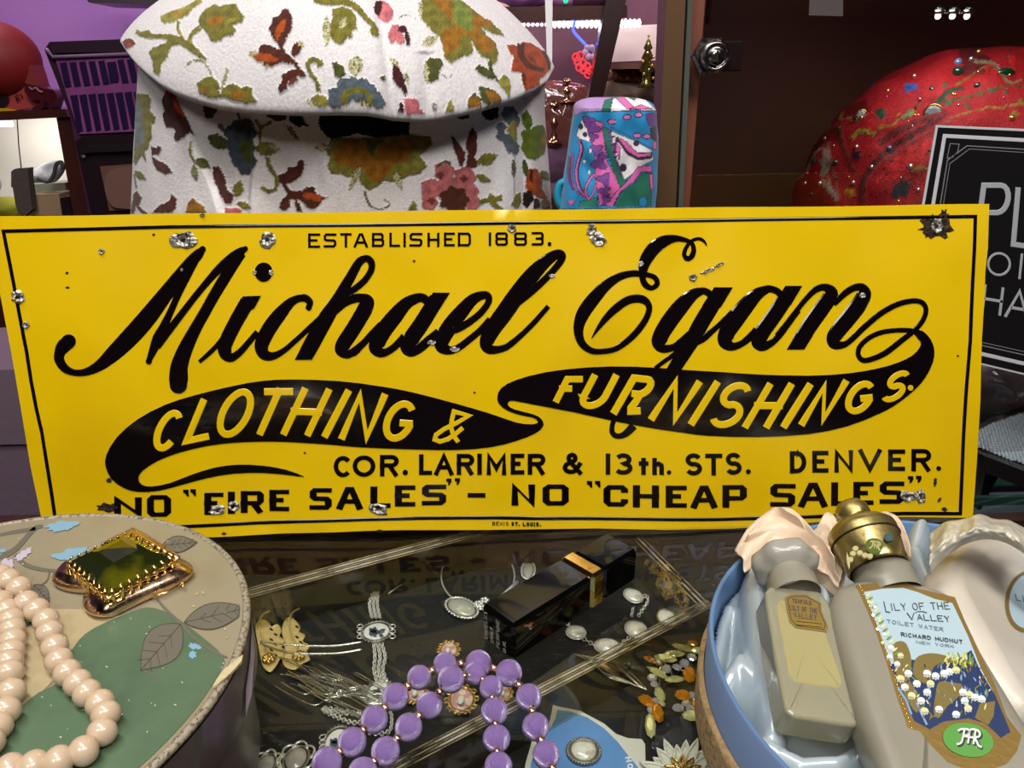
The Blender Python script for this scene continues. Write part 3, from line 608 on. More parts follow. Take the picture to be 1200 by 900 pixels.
mb = MB(); t = np.linspace(0, 2*math.pi, 160, endpoint=False); mb.tube(np.stack([HC[0]+(HR-.0014)*np.cos(t), HC[1]+(HR-.0014)*np.sin(t), HZ-.0014+0*t], 1), .0020, 8, closed=True); mb.obj('lid_rim', rimm, hb)
dc = MB(); D0 = 0.0
dm = [lidgreen, lidcream, pgrey, pdark, pblue, plil, tornc]
def cliplid(P):
    P = np.asarray(P, float); W3 = at_z(P[:, 0], P[:, 1], HZ)[:, :2]-HC; r = np.linalg.norm(W3, axis=1); k = np.minimum(1, (HR-.0045)/r)
    Q = np.c_[HC+W3*k[:, None], np.full(len(P), HZ)]; return proj(Q)
def dec(P, mi, h): fill(dc, LS, cliplid(P), (h, h), mi=mi)
dec([(0, 740), (26, 718), (60, 714), (110, 714), (141, 722), (133, 735), (110, 745), (85, 765), (60, 800), (30, 830), (0, 860), (-60, 880), (-70, 800)], 1, .0001)
G = [(282, 700), (280, 760), (255, 806), (222, 846), (185, 890), (120, 990), (-40, 1000), (-70, 900), (5, 855), (20, 833), (45, 812), (70, 800), (76, 775), (84, 762), (100, 743), (125, 729), (150, 720), (170, 713)]
G = [(150, 719), (173, 712), (200, 720), (235, 745), (262, 770), (262, 790), (240, 822), (222, 846), (183, 890), (120, 990), (-40, 1000), (-70, 900), (5, 855), (20, 833), (45, 812), (68, 800), (76, 778), (84, 762), (100, 743), (125, 729)]
dec(cat_rom(G, 3, True), 0, .00015)
dec([(20, 735), (20, 715), (38, 718), (44, 730), (30, 736)], 0, .00015)
def leafp(x0, y0, x1, y1, w, n=12):
    a = np.array([x0, y0], float); b = np.array([x1, y1], float); d = b-a; nn = np.array([-d[1], d[0]])/np.hypot(*d)
    t = np.linspace(0, 1, n); s = np.sin(np.pi*t**.85)*w/2
    return np.vstack([a+d*t[:, None]+nn*s[:, None], (a+d*t[:, None]-nn*s[:, None])[::-1][1:-1]])
def lleaf(x0, y0, x1, y1, w, m=2):
    dec(leafp(x0, y0, x1, y1, w), m, .0003)
    a = np.array([x0, y0], float); b = np.array([x1, y1], float); d = b-a; nn = np.array([-d[1], d[0]])/np.hypot(*d)
    ribbon(dc, LS, cliplid([a, b]), .9, (.0004, .00045), mi=3)
    P = leafp(x0, y0, x1, y1, w); ribbon(dc, LS, cliplid(P), .8, (.0004, .00045), closed=True, mi=3)
    for k in (.25, .42, .6, .76):
        for s in (-1, 1):
            p = a+d*k; ribbon(dc, LS, cliplid([p, p+d*.14+nn*s*w*.33*math.sin(math.pi*k)]), .6, (.0004, .00045), mi=3)
lleaf(190, 640, 231, 636, 19); lleaf(216, 730, 292, 713, 30); lleaf(212, 732, 165, 786, 44); lleaf(40, 686, 58, 706, 17)
for P, w in (([(0, 655, 6), (20, 642, 6), (40, 620, 5), (50, 617, 4)], 1), ([(18, 650, 5), (30, 662, 5), (52, 668, 4), (72, 669, 3)], 1), ([(0, 627, 3), (20, 623, 4), (42, 620, 5)], 1), ([(184, 702, 3), (196, 716, 3), (212, 731, 4), (230, 750, 3), (252, 765, 3), (268, 771, 2)], 1), ([(58, 670, 2), (54, 682, 1.6), (38, 690, 1.4)], 1), ([(168, 786, 2), (186, 796, 1.5)], 1)):
    q = cat_rom(P, 4); ribbon(dc, LS, cliplid(q[:, :2]), q[:, 2], (.0002, .00032), mi=2)
def blotch(cx, cy, rx, ry, mi, a, seed):
    r = random.Random(seed); P = []
    for k in range(30):
        t = 2*math.pi*k/30; q = r.uniform(.6, 1.1); x, y = rx*q*math.cos(t), ry*q*math.sin(t)
        P.append((cx+x*math.cos(a)-y*math.sin(a), cy+x*math.sin(a)+y*math.cos(a)))
    dec(P, mi, .00035+seed*1e-6)
for i, a in enumerate([(73, 617, 20, 6.5, 4, -.15), (84, 648, 26, 5.5, 4, -.25), (75, 653, 14, 4.5, 4, 0), (28, 650, 13, 5, 5, -.6), (8, 664, 12, 9, 5, -.4), (228, 758, 9, 4, 4, .1), (226, 768, 5, 5, 4, .3), (3, 646, 6, 3, 4, -.2)]): blotch(a[0], a[1], a[2], a[3], a[4], a[5], i)
for i in range(60): q_ = rnd.uniform(-1, 1); blotch(rnd.uniform(20, 270), rnd.uniform(620, 880), rnd.uniform(.6, 2.2), rnd.uniform(.5, 1.2), 6, q_, 10+i)
dc.obj('lid_print', dm, hb, smooth=False)
# torn scraps on the rim and the side
def hside(th, z, off=.0006):
    return np.array([HC[0]+(HR+off)*math.cos(th), HC[1]+(HR+off)*math.sin(th), z])
def scrap(pts, mat, nm='torn_scrap', off=.0006):
    P3 = [hside(math.radians(a), z, off) for a, z in pts]; n = len(P3); c = np.mean(P3, 0)
    rr = np.hypot(c[0]-HC[0], c[1]-HC[1]); c[:2] = HC+(c[:2]-HC)*(HR+off)/rr
    mk(nm, np.vstack([P3, [c]]), [(i, (i+1) % n, n) for i in range(n)], mat, hb, smooth=False)
scrap([(22, HZ-.003), (14, HZ-.008), (10, HZ-.019), (3, HZ-.028), (-2, HZ-.030), (0, HZ-.020), (6, HZ-.013), (12, HZ-.006)], torn)
scrap([(31, HZ-.003), (24, HZ-.012), (22, HZ-.024), (26, HZ-.020), (29, HZ-.011)], torn)
scrap([(-16, HZ-.004), (-30, HZ-.006), (-42, HZ-.028), (-20, HZ-.029)], pdark, 'side_leaf_print', .0004)
mb = MB(); q = np.array([(262, 786), (279, 772), (285, 768), (283, 776), (270, 790), (256, 802), (249, 806), (254, 797)], float); fill(mb, zsurf(HZ+.0012), q, (-.0008, .0005)); mb.obj('curled_paper_edge', tornc, hb, smooth=False)
for k in range(8):
    a = math.radians(-4-k*9); p = hside(a, HZ-.0005, -.0022); mb = MB(); mb.ball(p, (.004+.002*rnd.random(), .0012, .0006), 8, 4, R=rotv((0, 0, 1), a+math.pi/2)); mb.obj('rim_wear', tornc, hb)
# ---------------------------------------------------------------- pearl necklace on the lid
pearl = M('pearl_ivory_pink', '#CDBFA0', .28, spec=.55, coat=.7, cr=.08, tint='#FFEDED', bump=(250, .03, .0006))
thread = M('cream_silk_thread', '#E8D8BE', .7)
psp = bpy.data.meshes.new('pearl'); 
_m = MB(); _m.ball((0, 0, 0), 1, 24, 16); psp = mesh('pearl', _m.V[0], _m.F, pearl)
pn = thing('pearl_necklace', 'string of cream knotted pearls looped over the left hat box lid', 'necklace', at_z(100, 800, HZ))
pb = base_of(pn)
SA = [(-30, 668), (-14, 670), (0, 675), (10, 680), (22, 689), (31, 706), (43, 715), (54, 727), (58, 741), (64, 758), (69, 774), (79, 788), (91, 800), (102, 812), (117, 824), (124, 837), (119.5, 858), (98, 880), (69, 892), (40, 898), (12, 902), (-20, 905)]
SB = [(-26, 690), (-12, 700), (0, 706), (8, 716), (12, 727), (13.5, 738), (14, 751), (12, 764), (10, 776), (10.5, 789), (12.5, 811), (6, 833), (-4, 851), (-14, 870)]
for S_ in (SA, SB):
    P = np.array(S_, float); pr = []
    for i, (x, y) in enumerate(P):
        rp = 11.5+max(0, (y-680))/220*3.6; r_ = rp*np.linalg.norm(at_z(x, y, HZ+.004)-CO)/F/1.03
        nx, ny = (P[min(i+1, len(P)-1)]-P[max(i-1, 0)])
        c = at_z(x, y, HZ+r_*.95+.0005); pr.append((c, r_))
    for i, (c, r_) in enumerate(pr):
        d = pr[min(i+1, len(pr)-1)][0]-pr[max(i-1, 0)][0]
        put('pearl', psp, pn, c-pb, rot=track(d), scale=(r_, r_, r_*(.9 if S_ is SA else .84)))
    mb = MB(); mb.tube([c for c, r_ in pr], .0008, 6); 
    for i in range(len(pr)-1): mb.ball((pr[i][0]+pr[i+1][0])/2, .0013, 8, 6)
    mb.obj('knotted_thread', thread, pn)
# ---------------------------------------------------------------- green stone brooch on the lid
gold = M('polished_gold', '#F0CC84', .18, 1.0, bump=(120, .1, .0008)); rosegold = M('rose_gold', '#DDBB98', .2, 1.0, bump=(90, .15, .001), rvar=(160, .1, .35))
oldgold = M('aged_gold', '#CDAE66', .3, 1.0, bump=(300, .4, .001))
green = M('olive_green_glass_stone', '#1B2204', .03, spec=.9, coat=1, cr=.0, var=(35, '#5C5A02', .5, .68))
br = thing('brooch', 'gold brooch with a large square-cut olive green stone lying on the hat box lid', 'brooch', at_z(147, 700, HZ))
zs = HZ+.012
q = np.array([(81, 661), (151.5, 628), (203.5, 656), (127.5, 698)], float)
ctr = q.mean(0); P0 = at_z(*q.T, zs); 
def ring(k, z, sub=4):
    P = []
    for i in range(4):
        a, b = P0[i], P0[(i+1) % 4]
        for j in range(sub): P.append(a+(b-a)*j/sub)
    P = np.array(P); c = P0.mean(0); R = c+(P-c)*k; R[:, 2] = z; return R
rs = [ring(.9, zs-.006), ring(1.0, zs), ring(.97, zs+.0015), ring(.60, zs+.0062), ring(.38, zs+.0072)]; n = 16
V = np.vstack(rs); Fq = [(g*n+k, g*n+(k+1) % n, (g+1)*n+(k+1) % n, (g+1)*n+k) for g in range(4) for k in range(n)]+[tuple(4*n+k for k in range(n))]
n_ = np.cross(V[Fq[-1][1]]-V[Fq[-1][0]], V[Fq[-1][5]]-V[Fq[-1][0]])
if n_[2] < 0: Fq = [tuple(reversed(f)) for f in Fq]
mk('stone', V, Fq, green, br, smooth=False)
mb = MB(); rr = ring(1.03, zs-.0012, 6); mb.tube(rr, .0011, 6, closed=True); rr = ring(.98, zs-.006, 6); mb.tube(rr, .0022, 6, closed=True); mb.obj('setting', gold, br)
for i in range(4):
    a, b = P0[i], P0[(i+1) % 4]; N_ = 8
    for j in range(N_):
        p = a+(b-a)*(j+.5)/N_; c = P0.mean(0); d = (c-p); d /= np.linalg.norm(d); p = p-d*.0012
        mb = MB(); up = np.array([0, 0, 1.]); mb.tube([p+up*-.0045, p+up*.0012, p+d*.0016+up*.0032], [.0012, .0009, .0005], 6); mb.obj('prong', gold, br)
def wing(outl, z0, z1, nm):
    q = np.array(outl, float); n = len(q); a = at_z(*q.T, z0); c = a.mean(0); 
    rings = [c+(a-c)*np.array([.92, .92, 1])-[0, 0, .002], a, a+[0, 0, .0015], c+(a-c)*.7+[0, 0, z1-z0], c+(a-c)*.3+[0, 0, z1-z0-.0004]]
    V = np.vstack(rings+[[c+[0, 0, z1-z0-.0006]]]); Fq = [(g*n+k, g*n+(k+1) % n, (g+1)*n+(k+1) % n, (g+1)*n+k) for g in range(4) for k in range(n)]+[(4*n+k, 4*n+(k+1) % n, 5*n) for k in range(n)]
    if sum(q[i][0]*q[(i+1) % n][1]-q[(i+1) % n][0]*q[i][1] for i in range(n)) > 0: Fq = [tuple(reversed(f)) for f in Fq]
    mk(nm, V, Fq, rosegold, br)
wing(cat_rom([(62, 683), (66, 671), (80, 660), (95, 668), (115, 678), (118, 688), (100, 692), (78, 690)], 3, True), HZ+.003, HZ+.008, 'frame_wing')
wing(cat_rom([(98, 712), (100, 699), (112, 692), (128, 698), (150, 693), (180, 676), (205, 662), (210, 657), (222, 662), (227, 670), (220, 678), (200, 688), (170, 701), (145, 713), (125, 722), (108, 721)], 3, True), HZ+.003, HZ+.009, 'frame_wing')
wing(cat_rom([(120, 640), (150, 624), (160, 622), (190, 640), (212, 655), (190, 655), (150, 640)], 3, True), HZ+.003, HZ+.006, 'frame_wing')
mb = MB(); P = at_z(np.array([178, 196, 210, 216, 214]), np.array([700, 694, 686, 682, 688]), HZ+.003); mb.tube(P, .0006, 6); mb.obj('pin', gold, br)
# ---------------------------------------------------------------- purple bead necklace
def bead_mat():
    m = M('purple_silk_thread_bead', '#A27FCC', .24, spec=1., aniso=.9)
    nt = m.node_tree; N = nt.nodes; L = nt.links; b = N['Principled BSDF']
    tc = N.new('ShaderNodeTexCoord'); s = N.new('ShaderNodeSeparateXYZ'); L.new(tc.outputs['Object'], s.inputs[0])
    a = N.new('ShaderNodeMath'); a.operation = 'ARCTAN2'; L.new(s.outputs[1], a.inputs[0]); L.new(s.outputs[0], a.inputs[1])
    k = N.new('ShaderNodeMath'); k.operation = 'MULTIPLY'; k.inputs[1].default_value = 14; L.new(a.outputs[0], k.inputs[0])
    c = N.new('ShaderNodeCombineXYZ'); L.new(k.outputs[0], c.inputs[0]); L.new(s.outputs[2], c.inputs[2])
    n = N.new('ShaderNodeTexNoise'); n.inputs['Scale'].default_value = 1.6; n.inputs['Detail'].default_value = 4; L.new(c.outputs[0], n.inputs['Vector'])
    bp = N.new('ShaderNodeBump'); bp.inputs['Strength'].default_value = .6; bp.inputs['Distance'].default_value = .08; L.new(n.outputs['Fac'], bp.inputs['Height']); L.new(bp.outputs[0], b.inputs['Normal']); L.new(bp.outputs[0], b.inputs['Coat Normal']); b.inputs['Coat Weight'].default_value = 1; b.inputs['Coat IOR'].default_value = 1.9; b.inputs['Coat Roughness'].default_value = .16
    r = N.new('ShaderNodeMix'); r.data_type = 'RGBA'; r.inputs[6].default_value = lin('#8C68BC')+(1,); r.inputs[7].default_value = lin('#BF9DE4')+(1,); L.new(n.outputs['Fac'], r.inputs[0]); L.new(r.outputs[2], b.inputs['Base Color'])
    t = N.new('ShaderNodeTangent'); t.direction_type = 'RADIAL'; t.axis = 'Z'; L.new(t.outputs[0], b.inputs['Tangent'])
    return m
beadm = bead_mat(); _m = MB(); _m.lathe((0, 0, 0), [(.10, .93), (.3, .93), (.55, .82), (.78, .6), (.93, .33), (1, 0), (.93, -.33), (.78, -.6), (.55, -.82), (.3, -.93), (.10, -.93)], 28); bme = mesh('bead', _m.V[0], _m.F, beadm)
_m = MB(); _m.ball((0, 0, 0), 1, 12, 8); sme = mesh('spacer', _m.V[0], _m.F, M('rose_gold_spacer', '#EEC4A4', .15, 1))
bn = thing('bead_necklace', 'double strand of purple silk-wrapped beads with small gold spacers lying on the glass', 'necklace', at_z(520, 840, 0)); bb = base_of(bn)
BO = [(348, 925, 17), (383, 894, 17), (412.6, 870, 16.5), (438.7, 843, 16), (463.3, 816.6, 16), (491.3, 794, 14.5), (527, 795.5, 15.5)]
BA = [(383.3, 893.7, 17), (412.6, 869.8, 16.5), (438.7, 843, 16), (463.3, 816.6, 16), (491.3, 794, 14.5), (521.7, 778.5, 14.5), (560.7, 777.7, 16), (596.4, 788.6, 16), (619.4, 816.9, 15.5), (627.8, 851.7, 16), (640, 884.4, 16), (655, 918, 16)]
BB = [(425, 906, 17), (451.8, 880.7, 16.5), (478.8, 852.4, 16), (503, 826.5, 15.5), (528.6, 795.8, 15.5), (557, 789, 14), (575.6, 805.7, 14), (579.3, 833.7, 16), (581.8, 865.7, 16), (584, 898, 16)]
for S_, dz in ((BA, 0.0), (BB, 0.0)):
    C_ = []
    for j, (x, y, rp) in enumerate(S_):
        r_ = rp*np.linalg.norm(at_z(x, y, .007)-CO)*.93/F
        lift = .0135 if (S_ is BB and x in (528.6,)) else 0
        C_.append((at_z(x, y, r_+.0003+lift), r_))
    for j, (c, r_) in enumerate(C_):
        d = C_[min(j+1, len(C_)-1)][0]-C_[max(j-1, 0)][0]
        put('bead', bme, bn, c-bb, rot=track(d), scale=(r_, r_, r_))
        if j < len(C_)-1:
            c2, r2 = C_[j+1]; p = c+(c2-c)*(r_/(r_+r2)); put('spacer', sme, bn, p-bb, scale=(.0025,)*3)
    mb = MB(); mb.tube([c for c, r_ in C_], .0006, 5); mb.obj('cord', thread, bn)
# ---------------------------------------------------------------- black perfume spray case
blk = M('glossy_black_plastic', '#050505', .06, spec=.35, coat=0, cr=.03, bump=(40, .03, .001)); goldb = M('shiny_gold_band', '#F2C66A', .12, 1, bump=(300, .25, .0006))
silv_t = M('worn_silver_print', '#A8A49A', .4, .5)
sp = thing('perfume_spray', 'glossy black rectangular perfume spray case with a gold band, lying on the glass', 'perfume spray', at_z(660, 720, 0))
a0 = at_z(602, 777, 0); a1 = at_z(746, 681, 0); d = (a1-a0); Ls = np.linalg.norm(d); d /= Ls; nL = np.array([-d[1], d[0], 0]); ws = .0285; hs = .0262
Rm = np.stack([d, nL, [0, 0, 1]], 1); cc = a0+d*Ls/2+nL*ws/2+np.array([0, 0, hs/2+.0003])
bp_ = .60
def sleeve(t0, t1, ex, mat, nm, bev):
    mb = MB(); c = cc+d*((t0+t1)/2-.5)*Ls; mb.box(c, ((t1-t0)*Ls, ws+ex, hs+ex*.999), Rm, bev=bev); mb.obj(nm, mat, sp, smooth=False)
sleeve(0, bp_, -.0002, blk, 'case_body', .0022); sleeve(bp_, bp_+.105, .0002, goldb, 'gold_band', .002); sleeve(bp_+.105, 1, -.0008, blk, 'cap', .002)
pc = cc-d*(Ls/2+.0001)
ES = surf(pc, -d); cpx = proj(pc)
def endpx(u, v): return proj(pc+nL*u*ws+np.array([0, 0, v*hs]))
tx = MB()
for i, w_ in enumerate(('CHANEL N 5', 'SPRAY', 'PERFUME', '14 ML')):
    p0 = endpx(.30-.19*i, -.40); dv = (endpx(.30-.19*i, .40)-p0)*(.082 if i != 2 else .105); hv = endpx(.30-.19*i+.10, -.40)-p0
    for ch in w_:
        if ch == ' ': p0 = p0+dv*.5; continue
        if ch == '5': ch = 'S'
        if ch == '4': ch = 'A'
        k_ = .35 if ch in 'I1' else 1.; glyph(tx, ES, ch, p0, p0+dv*k_, p0+hv, .42, None, RND, (0, .00012)); p0 = p0+dv*(k_+.35)
tx.obj('worn_lettering', silv_t, sp, smooth=False)
# ---------------------------------------------------------------- jewellery under the glass
silver = M('silver', '#DAD8D4', .22, .6, bump=(300, .3, .0008)); darksilver = M('oxidised_silver', '#8E8A82', .35, .7, bump=(400, .5, .001))
porc = M('white_porcelain', '#DEDEDC', .18, coat=.8); delft = M('delft_blue_grey', '#3F4A5C', .3)
goldleaf = M('pale_gold_filigree', '#EBD492', .3, .5, bump=(250, .5, .001))
stonew = M('veined_white_stone', '#DCD9CE', .16, coat=1, cr=.05, var=(160, '#A8A28E', .5, .66))
moon = M('moonstone_grey', '#A9A89B', .2, coat=1, sss=.1)
pinkc = M('cameo_pink_stone', '#C68F8A', .35, coat=.3, var=(250, '#E3CBBE', .5, .6))
def link_chain(mb, P, pitch, w, rw, seg=5):
    """interlocking links along a polyline"""
    P = np.asarray(P, float); d = np.r_[0, np.cumsum(np.linalg.norm(np.diff(P, axis=0), axis=1))]; n = max(2, int(d[-1]/pitch))
    for i in range(n):
        s = (i+.5)/n*d[-1]; c = np.array([np.interp(s, d, P[:, k]) for k in range(3)]); e = np.array([np.interp(min(s+.0005, d[-1]), d, P[:, k]) for k in range(3)])-np.array([np.interp(max(s-.0005, 0), d, P[:, k]) for k in range(3)])
        e /= np.linalg.norm(e)+1e-9; nn = np.cross(e, [0, 0, 1]); nn /= np.linalg.norm(nn)+1e-9; up = np.cross(nn, e)
        a = math.pi/4*(1 if i % 2 else -1); v = nn*math.cos(a)+up*math.sin(a)
        t = np.linspace(0, 2*math.pi, 8, endpoint=False); mb.tube(c+np.cos(t)[:, None]*e*pitch*.68+np.sin(t)[:, None]*v*w, rw, seg-1, closed=True)
def pxl(pts, z=ZJ+.002): 
    q = np.asarray(pts, float); return at_z(q[:, 0], q[:, 1], z)
def chain(parent, pts, z=ZJ+.002, pitch=.0018, w=.0012, rw=.00046, mat=None, name='chain', k=4):
    mb = MB(); link_chain(mb, pxl(cat_rom(pts, k), z), pitch, w, rw); o = mb.obj(name, mat or silver, parent); o['kind'] = 'stuff'; return o
def PXS(x, y, z): return np.linalg.norm(at_z(x, y, z)-CO)/F
def oval(parent, x, y, rx, ry, name, mat, z=ZJ+.0015, hgt=.35, a=0.0, seg=20, rings=6):
    """domed oval stone at a pixel; rx, ry are its half sizes on the shelf plane in image pixels of width"""
    s = PXS(x, y, z); c = at_z(x, y, z); mb = MB(); mb.ball((0, 0, 0), (rx*s, ry*s*1.25, rx*s*hgt), seg, rings, R=rotv((0, 0, 1), a)); V = mb.V[0]; V[:, 2] = np.maximum(V[:, 2], 0)
    return mk(name, V+c, mb.F, mat, parent)
def rimring(parent, x, y, rx, ry, w, name, mat, z=ZJ+.0016, a=0.0, beads=0, n=28):
    s = PXS(x, y, z); c = at_z(x, y, z); t = np.linspace(0, 2*math.pi, n, endpoint=False)
    P = np.stack([rx*s*np.cos(t), ry*s*1.25*np.sin(t), 0*t], 1)@rotv((0, 0, 1), a).T+c; mb = MB(); mb.tube(P, w, 6, closed=True)
    for i in range(beads):
        q = 2*math.pi*i/beads; p = np.array([(rx*s+w)*math.cos(q), (ry*s*1.25+w)*math.sin(q), 0])@rotv((0, 0, 1), a).T+c; mb.ball(p, w*1.15, 6, 4)
    o = mb.obj(name, mat, parent)
    if beads: o['kind'] = 'stuff'
    return o
zs_ = zsurf(ZJ+.004)
# pale gold leaf earrings
for i, (ox, oy, lb) in enumerate(((0, 0, 'left pale gold openwork leaf earring beside the round hat box'), (35, -3, 'right pale gold openwork leaf earring lying next to its pair'))):
    t = thing('leaf_earring', lb, 'earring', at_z(318+ox, 752+oy, ZJ+.002), 'pair of gold leaf earrings')
    EO = [[(300, 735), (306, 727), (314, 729), (318, 735), (325, 732), (329, 739), (327, 746), (333, 751), (329, 758), (335, 766), (328, 772), (322, 782), (316, 787), (309, 781), (306, 770), (303, 755)], [(333, 730), (339, 724), (347, 729), (351, 736), (350, 741), (357, 745), (354, 752), (362, 757), (358, 765), (363, 773), (354, 777), (346, 784), (335, 781), (331, 770), (335, 755), (331, 742)]][i]
    mb = MB(); fill(mb, zs_, EO, (-.001, 0)); mb.obj('leaf_plate', goldleaf, t, smooth=False)
    mb = MB(); q = cat_rom(EO, 3, True)
    mb.tube(at_z(q[:, 0], q[:, 1], ZJ+.0044), .0005, 5, closed=True); mb.obj('leaf_edge', goldleaf, t)
    mb = MB()
    for k in range(6): fill(mb, zs_, ell(318+ox*.86+(k % 2)*5, 738+oy+k*6, 2.6, 1.1, .5, 10), (.0004, .0004)); 
    o = mb.obj('pierced_hole', blk, t, smooth=False); o['kind'] = 'stuff'
    mb = MB(); mb.tube(pxl(cat_rom([(316+ox, 716+oy), (307+ox, 722+oy), (304+ox, 735+oy), (312+ox, 760+oy), (316+ox, 772+oy)], 4), ZJ+.006), .0007, 6); mb.obj('ear_wire', goldleaf, t)
    mb = MB(); c = at_z(315+ox, 771+oy, ZJ+.0065); s = PXS(315, 771, ZJ)
    for rr_, nn_ in ((8, 6), (5.2, 5), (2.6, 3)):
        for k in range(nn_):
            q = 2*math.pi*k/nn_+rr_; mb.ball(c+np.array([math.cos(q), math.sin(q), 0])*rr_*s*.55+[0, 0, .0012*(8-rr_)/8], (rr_*s*.42, rr_*s*.42, .0012), 8, 5)
    mb.obj('rose', oldgold, t)
# silver and delft medallion bracelet
t = thing('medallion_bracelet', 'silver chain bracelet with blue and white flower medallions under the glass', 'bracelet', at_z(443, 760, ZJ+.002))
for k in range(3):
    o = k*4.6-5; chain(t, [(441+o*.55, 694), (438+o, 708), (441+o, 724)], rw=.0005, w=.0014, pitch=.0025)
    chain(t, [(443+o, 754), (446+o*1.3, 770), (444+o*1.1, 785), (449+o*1.2, 802)], rw=.0005, w=.0014, pitch=.0025)
chain(t, [(424, 838), (400, 833), (378, 830), (385, 836), (410, 846), (424, 846), (438, 836)]); chain(t, [(378, 832), (400, 836), (430, 834)])
chain(t, [(455, 828), (459, 840), (457, 856), (445, 860), (432, 858)])
for x, y, rx, ry, nm in ((441, 740, 15, 11.5, 0), (445, 812, 14, 13, 1), (395, 870, 13, 15, 2)):
    rimring(t, x, y, rx+1.5, ry+1.5, .0007, 'medallion_rim', darksilver, beads=26); oval(t, x, y, rx, ry, 'medallion', porc, z=ZJ+.0012, hgt=.14)
    mb = MB(); sS = zsurf(ZJ+.0034+.0004)
    for a in range(5): q = 2*math.pi*a/5; fill(mb, sS, ell(x-3+3.2*math.cos(q), y+2.4*math.sin(q), 3.3, 2.4, q, 10), (0, .0001))
    fill(mb, sS, leafp(x+2, y+1, x+11, y-3, 4), (0, .0001)); fill(mb, sS, leafp(x+3, y+3, x+9, y+6, 3), (0, .0001)); mb.obj('painted_rose', delft, t, smooth=False)
    for sgn in (-1, 1):
        for k in range(3):
            mb = MB(); s = PXS(x, y, ZJ); tt = np.linspace(0, 2*math.pi, 12, endpoint=False); c = at_z(x+sgn*(rx+4), y+(k-1)*6, ZJ+.002)
            mb.tube(c+np.stack([3.2*s*np.cos(tt), 3.2*s*np.sin(tt), 0*tt], 1), .0005, 5, closed=True); mb.obj('scroll', silver, t)
# oval cameo brooches in gold frames
for x, y, r_, lb in ((526, 762, 12, 'small gold-framed pink cameo brooch above the purple beads'), (541, 820, 17, 'gold scrollwork cameo brooch between the two purple bead strands'), (487, 812, 13, 'gold-framed pink cameo mostly hidden under the purple beads'), (590, 812, 10, 'gold scroll charm peeking out between the purple beads')):
    t = thing('cameo_brooch', lb, 'brooch', at_z(x, y, ZJ+.002)); oval(t, x, y, r_*.78, r_*.8, 'cameo', pinkc, hgt=.3); rimring(t, x, y, r_*.85, r_*.87, .0009, 'frame', oldgold)
    for k in range(10):
        q = 2*math.pi*k/10; mb = MB(); s = PXS(x, y, ZJ); c = at_z(x, y, ZJ+.002)+np.array([math.cos(q)*r_*.98*s, math.sin(q)*r_*1.15*s, 0]); tt = np.linspace(0, 6.6, 14)
        mb.tube(c+np.stack([np.cos(tt+q+1)*r_*.24*s*(1-tt/9), np.sin(tt+q+1)*r_*.24*s*(1-tt/9), tt*.0001], 1), .0006, 5); mb.obj('scroll', oldgold, t)
    mb = MB(); mb.ball(at_z(x-1, y, ZJ+.0055), (r_*.25*PXS(x, y, ZJ), r_*.4*PXS(x, y, ZJ), .0016), 10, 6); mb.obj('carved_face', porc, t)
# silver ornaments at bottom left
for x, y, r_, lb in ((347, 890, 19, 'silver swirl brooch with a cloudy grey stone at the bottom edge'), (312, 896, 15, 'silver filigree brooch beside the base of the hat box')):
    t = thing('silver_brooch', lb, 'brooch', at_z(x, y, ZJ+.002)); oval(t, x, y, r_*.6, r_*.62, 'stone', M('cloudy_pinkish_stone', '#A59C98', .2, coat=1), hgt=.5); rimring(t, x, y, r_*.66, r_*.7, .0008, 'bezel', darksilver)
    for k in range(7):
        q = 2*math.pi*k/7; mb = MB(); s = PXS(x, y, ZJ); c = at_z(x, y, ZJ+.002); tt = np.linspace(0, 3.4, 12); rr_ = r_*s*(.72+.28*np.sin(tt*.9))
        mb.tube(c+np.stack([np.cos(q+tt*.35)*rr_, np.sin(q+tt*.35)*rr_*1.15, .0006*np.sin(tt)], 1), .0008, 6); mb.obj('swirl', silver, t)
# thin wire bangle with a moonstone drop
t = thing('wire_bangle', 'thin silver wire bangle with a pointed moonstone pendant under the glass', 'bangle', at_z(560, 672, ZJ+.002))
mb = MB(); mb.tube(pxl(ell(560, 675, 43, 36, n=48), ZJ+.003), .0008, 6, closed=True); mb.obj('wire_hoop', silver, t)
for (x, y, rx, ry, a) in ((541, 712, 13, 20, .75), (619, 668, 6, 15, -.1)):
    oval(t, x, y, rx, ry*.8, 'drop_stone', moon, a=a, hgt=.35, z=ZJ+.003); rimring(t, x, y, rx+1, ry*.8+1, .0007, 'beaded_bezel', silver, a=a, beads=30, z=ZJ+.0035)
for k, (x, y) in enumerate(((561, 707), (568, 703), (574, 709), (566, 712), (584, 705))):
    mb = MB(); s = PXS(x, y, ZJ)
    for j in range(5): q = 2*math.pi*j/5; mb.ball(at_z(x, y, ZJ+.003)+np.array([math.cos(q), math.sin(q), 0])*3*s, (2.6*s, 2.6*s, .001), 8, 4)
    mb.obj('silver_flower', silver, t)
mb = MB(); mb.tube(pxl([(572, 712), (585, 702), (598, 690), (606, 682)], ZJ+.004), .0016, 8); mb.obj('silver_bar', silver, t)
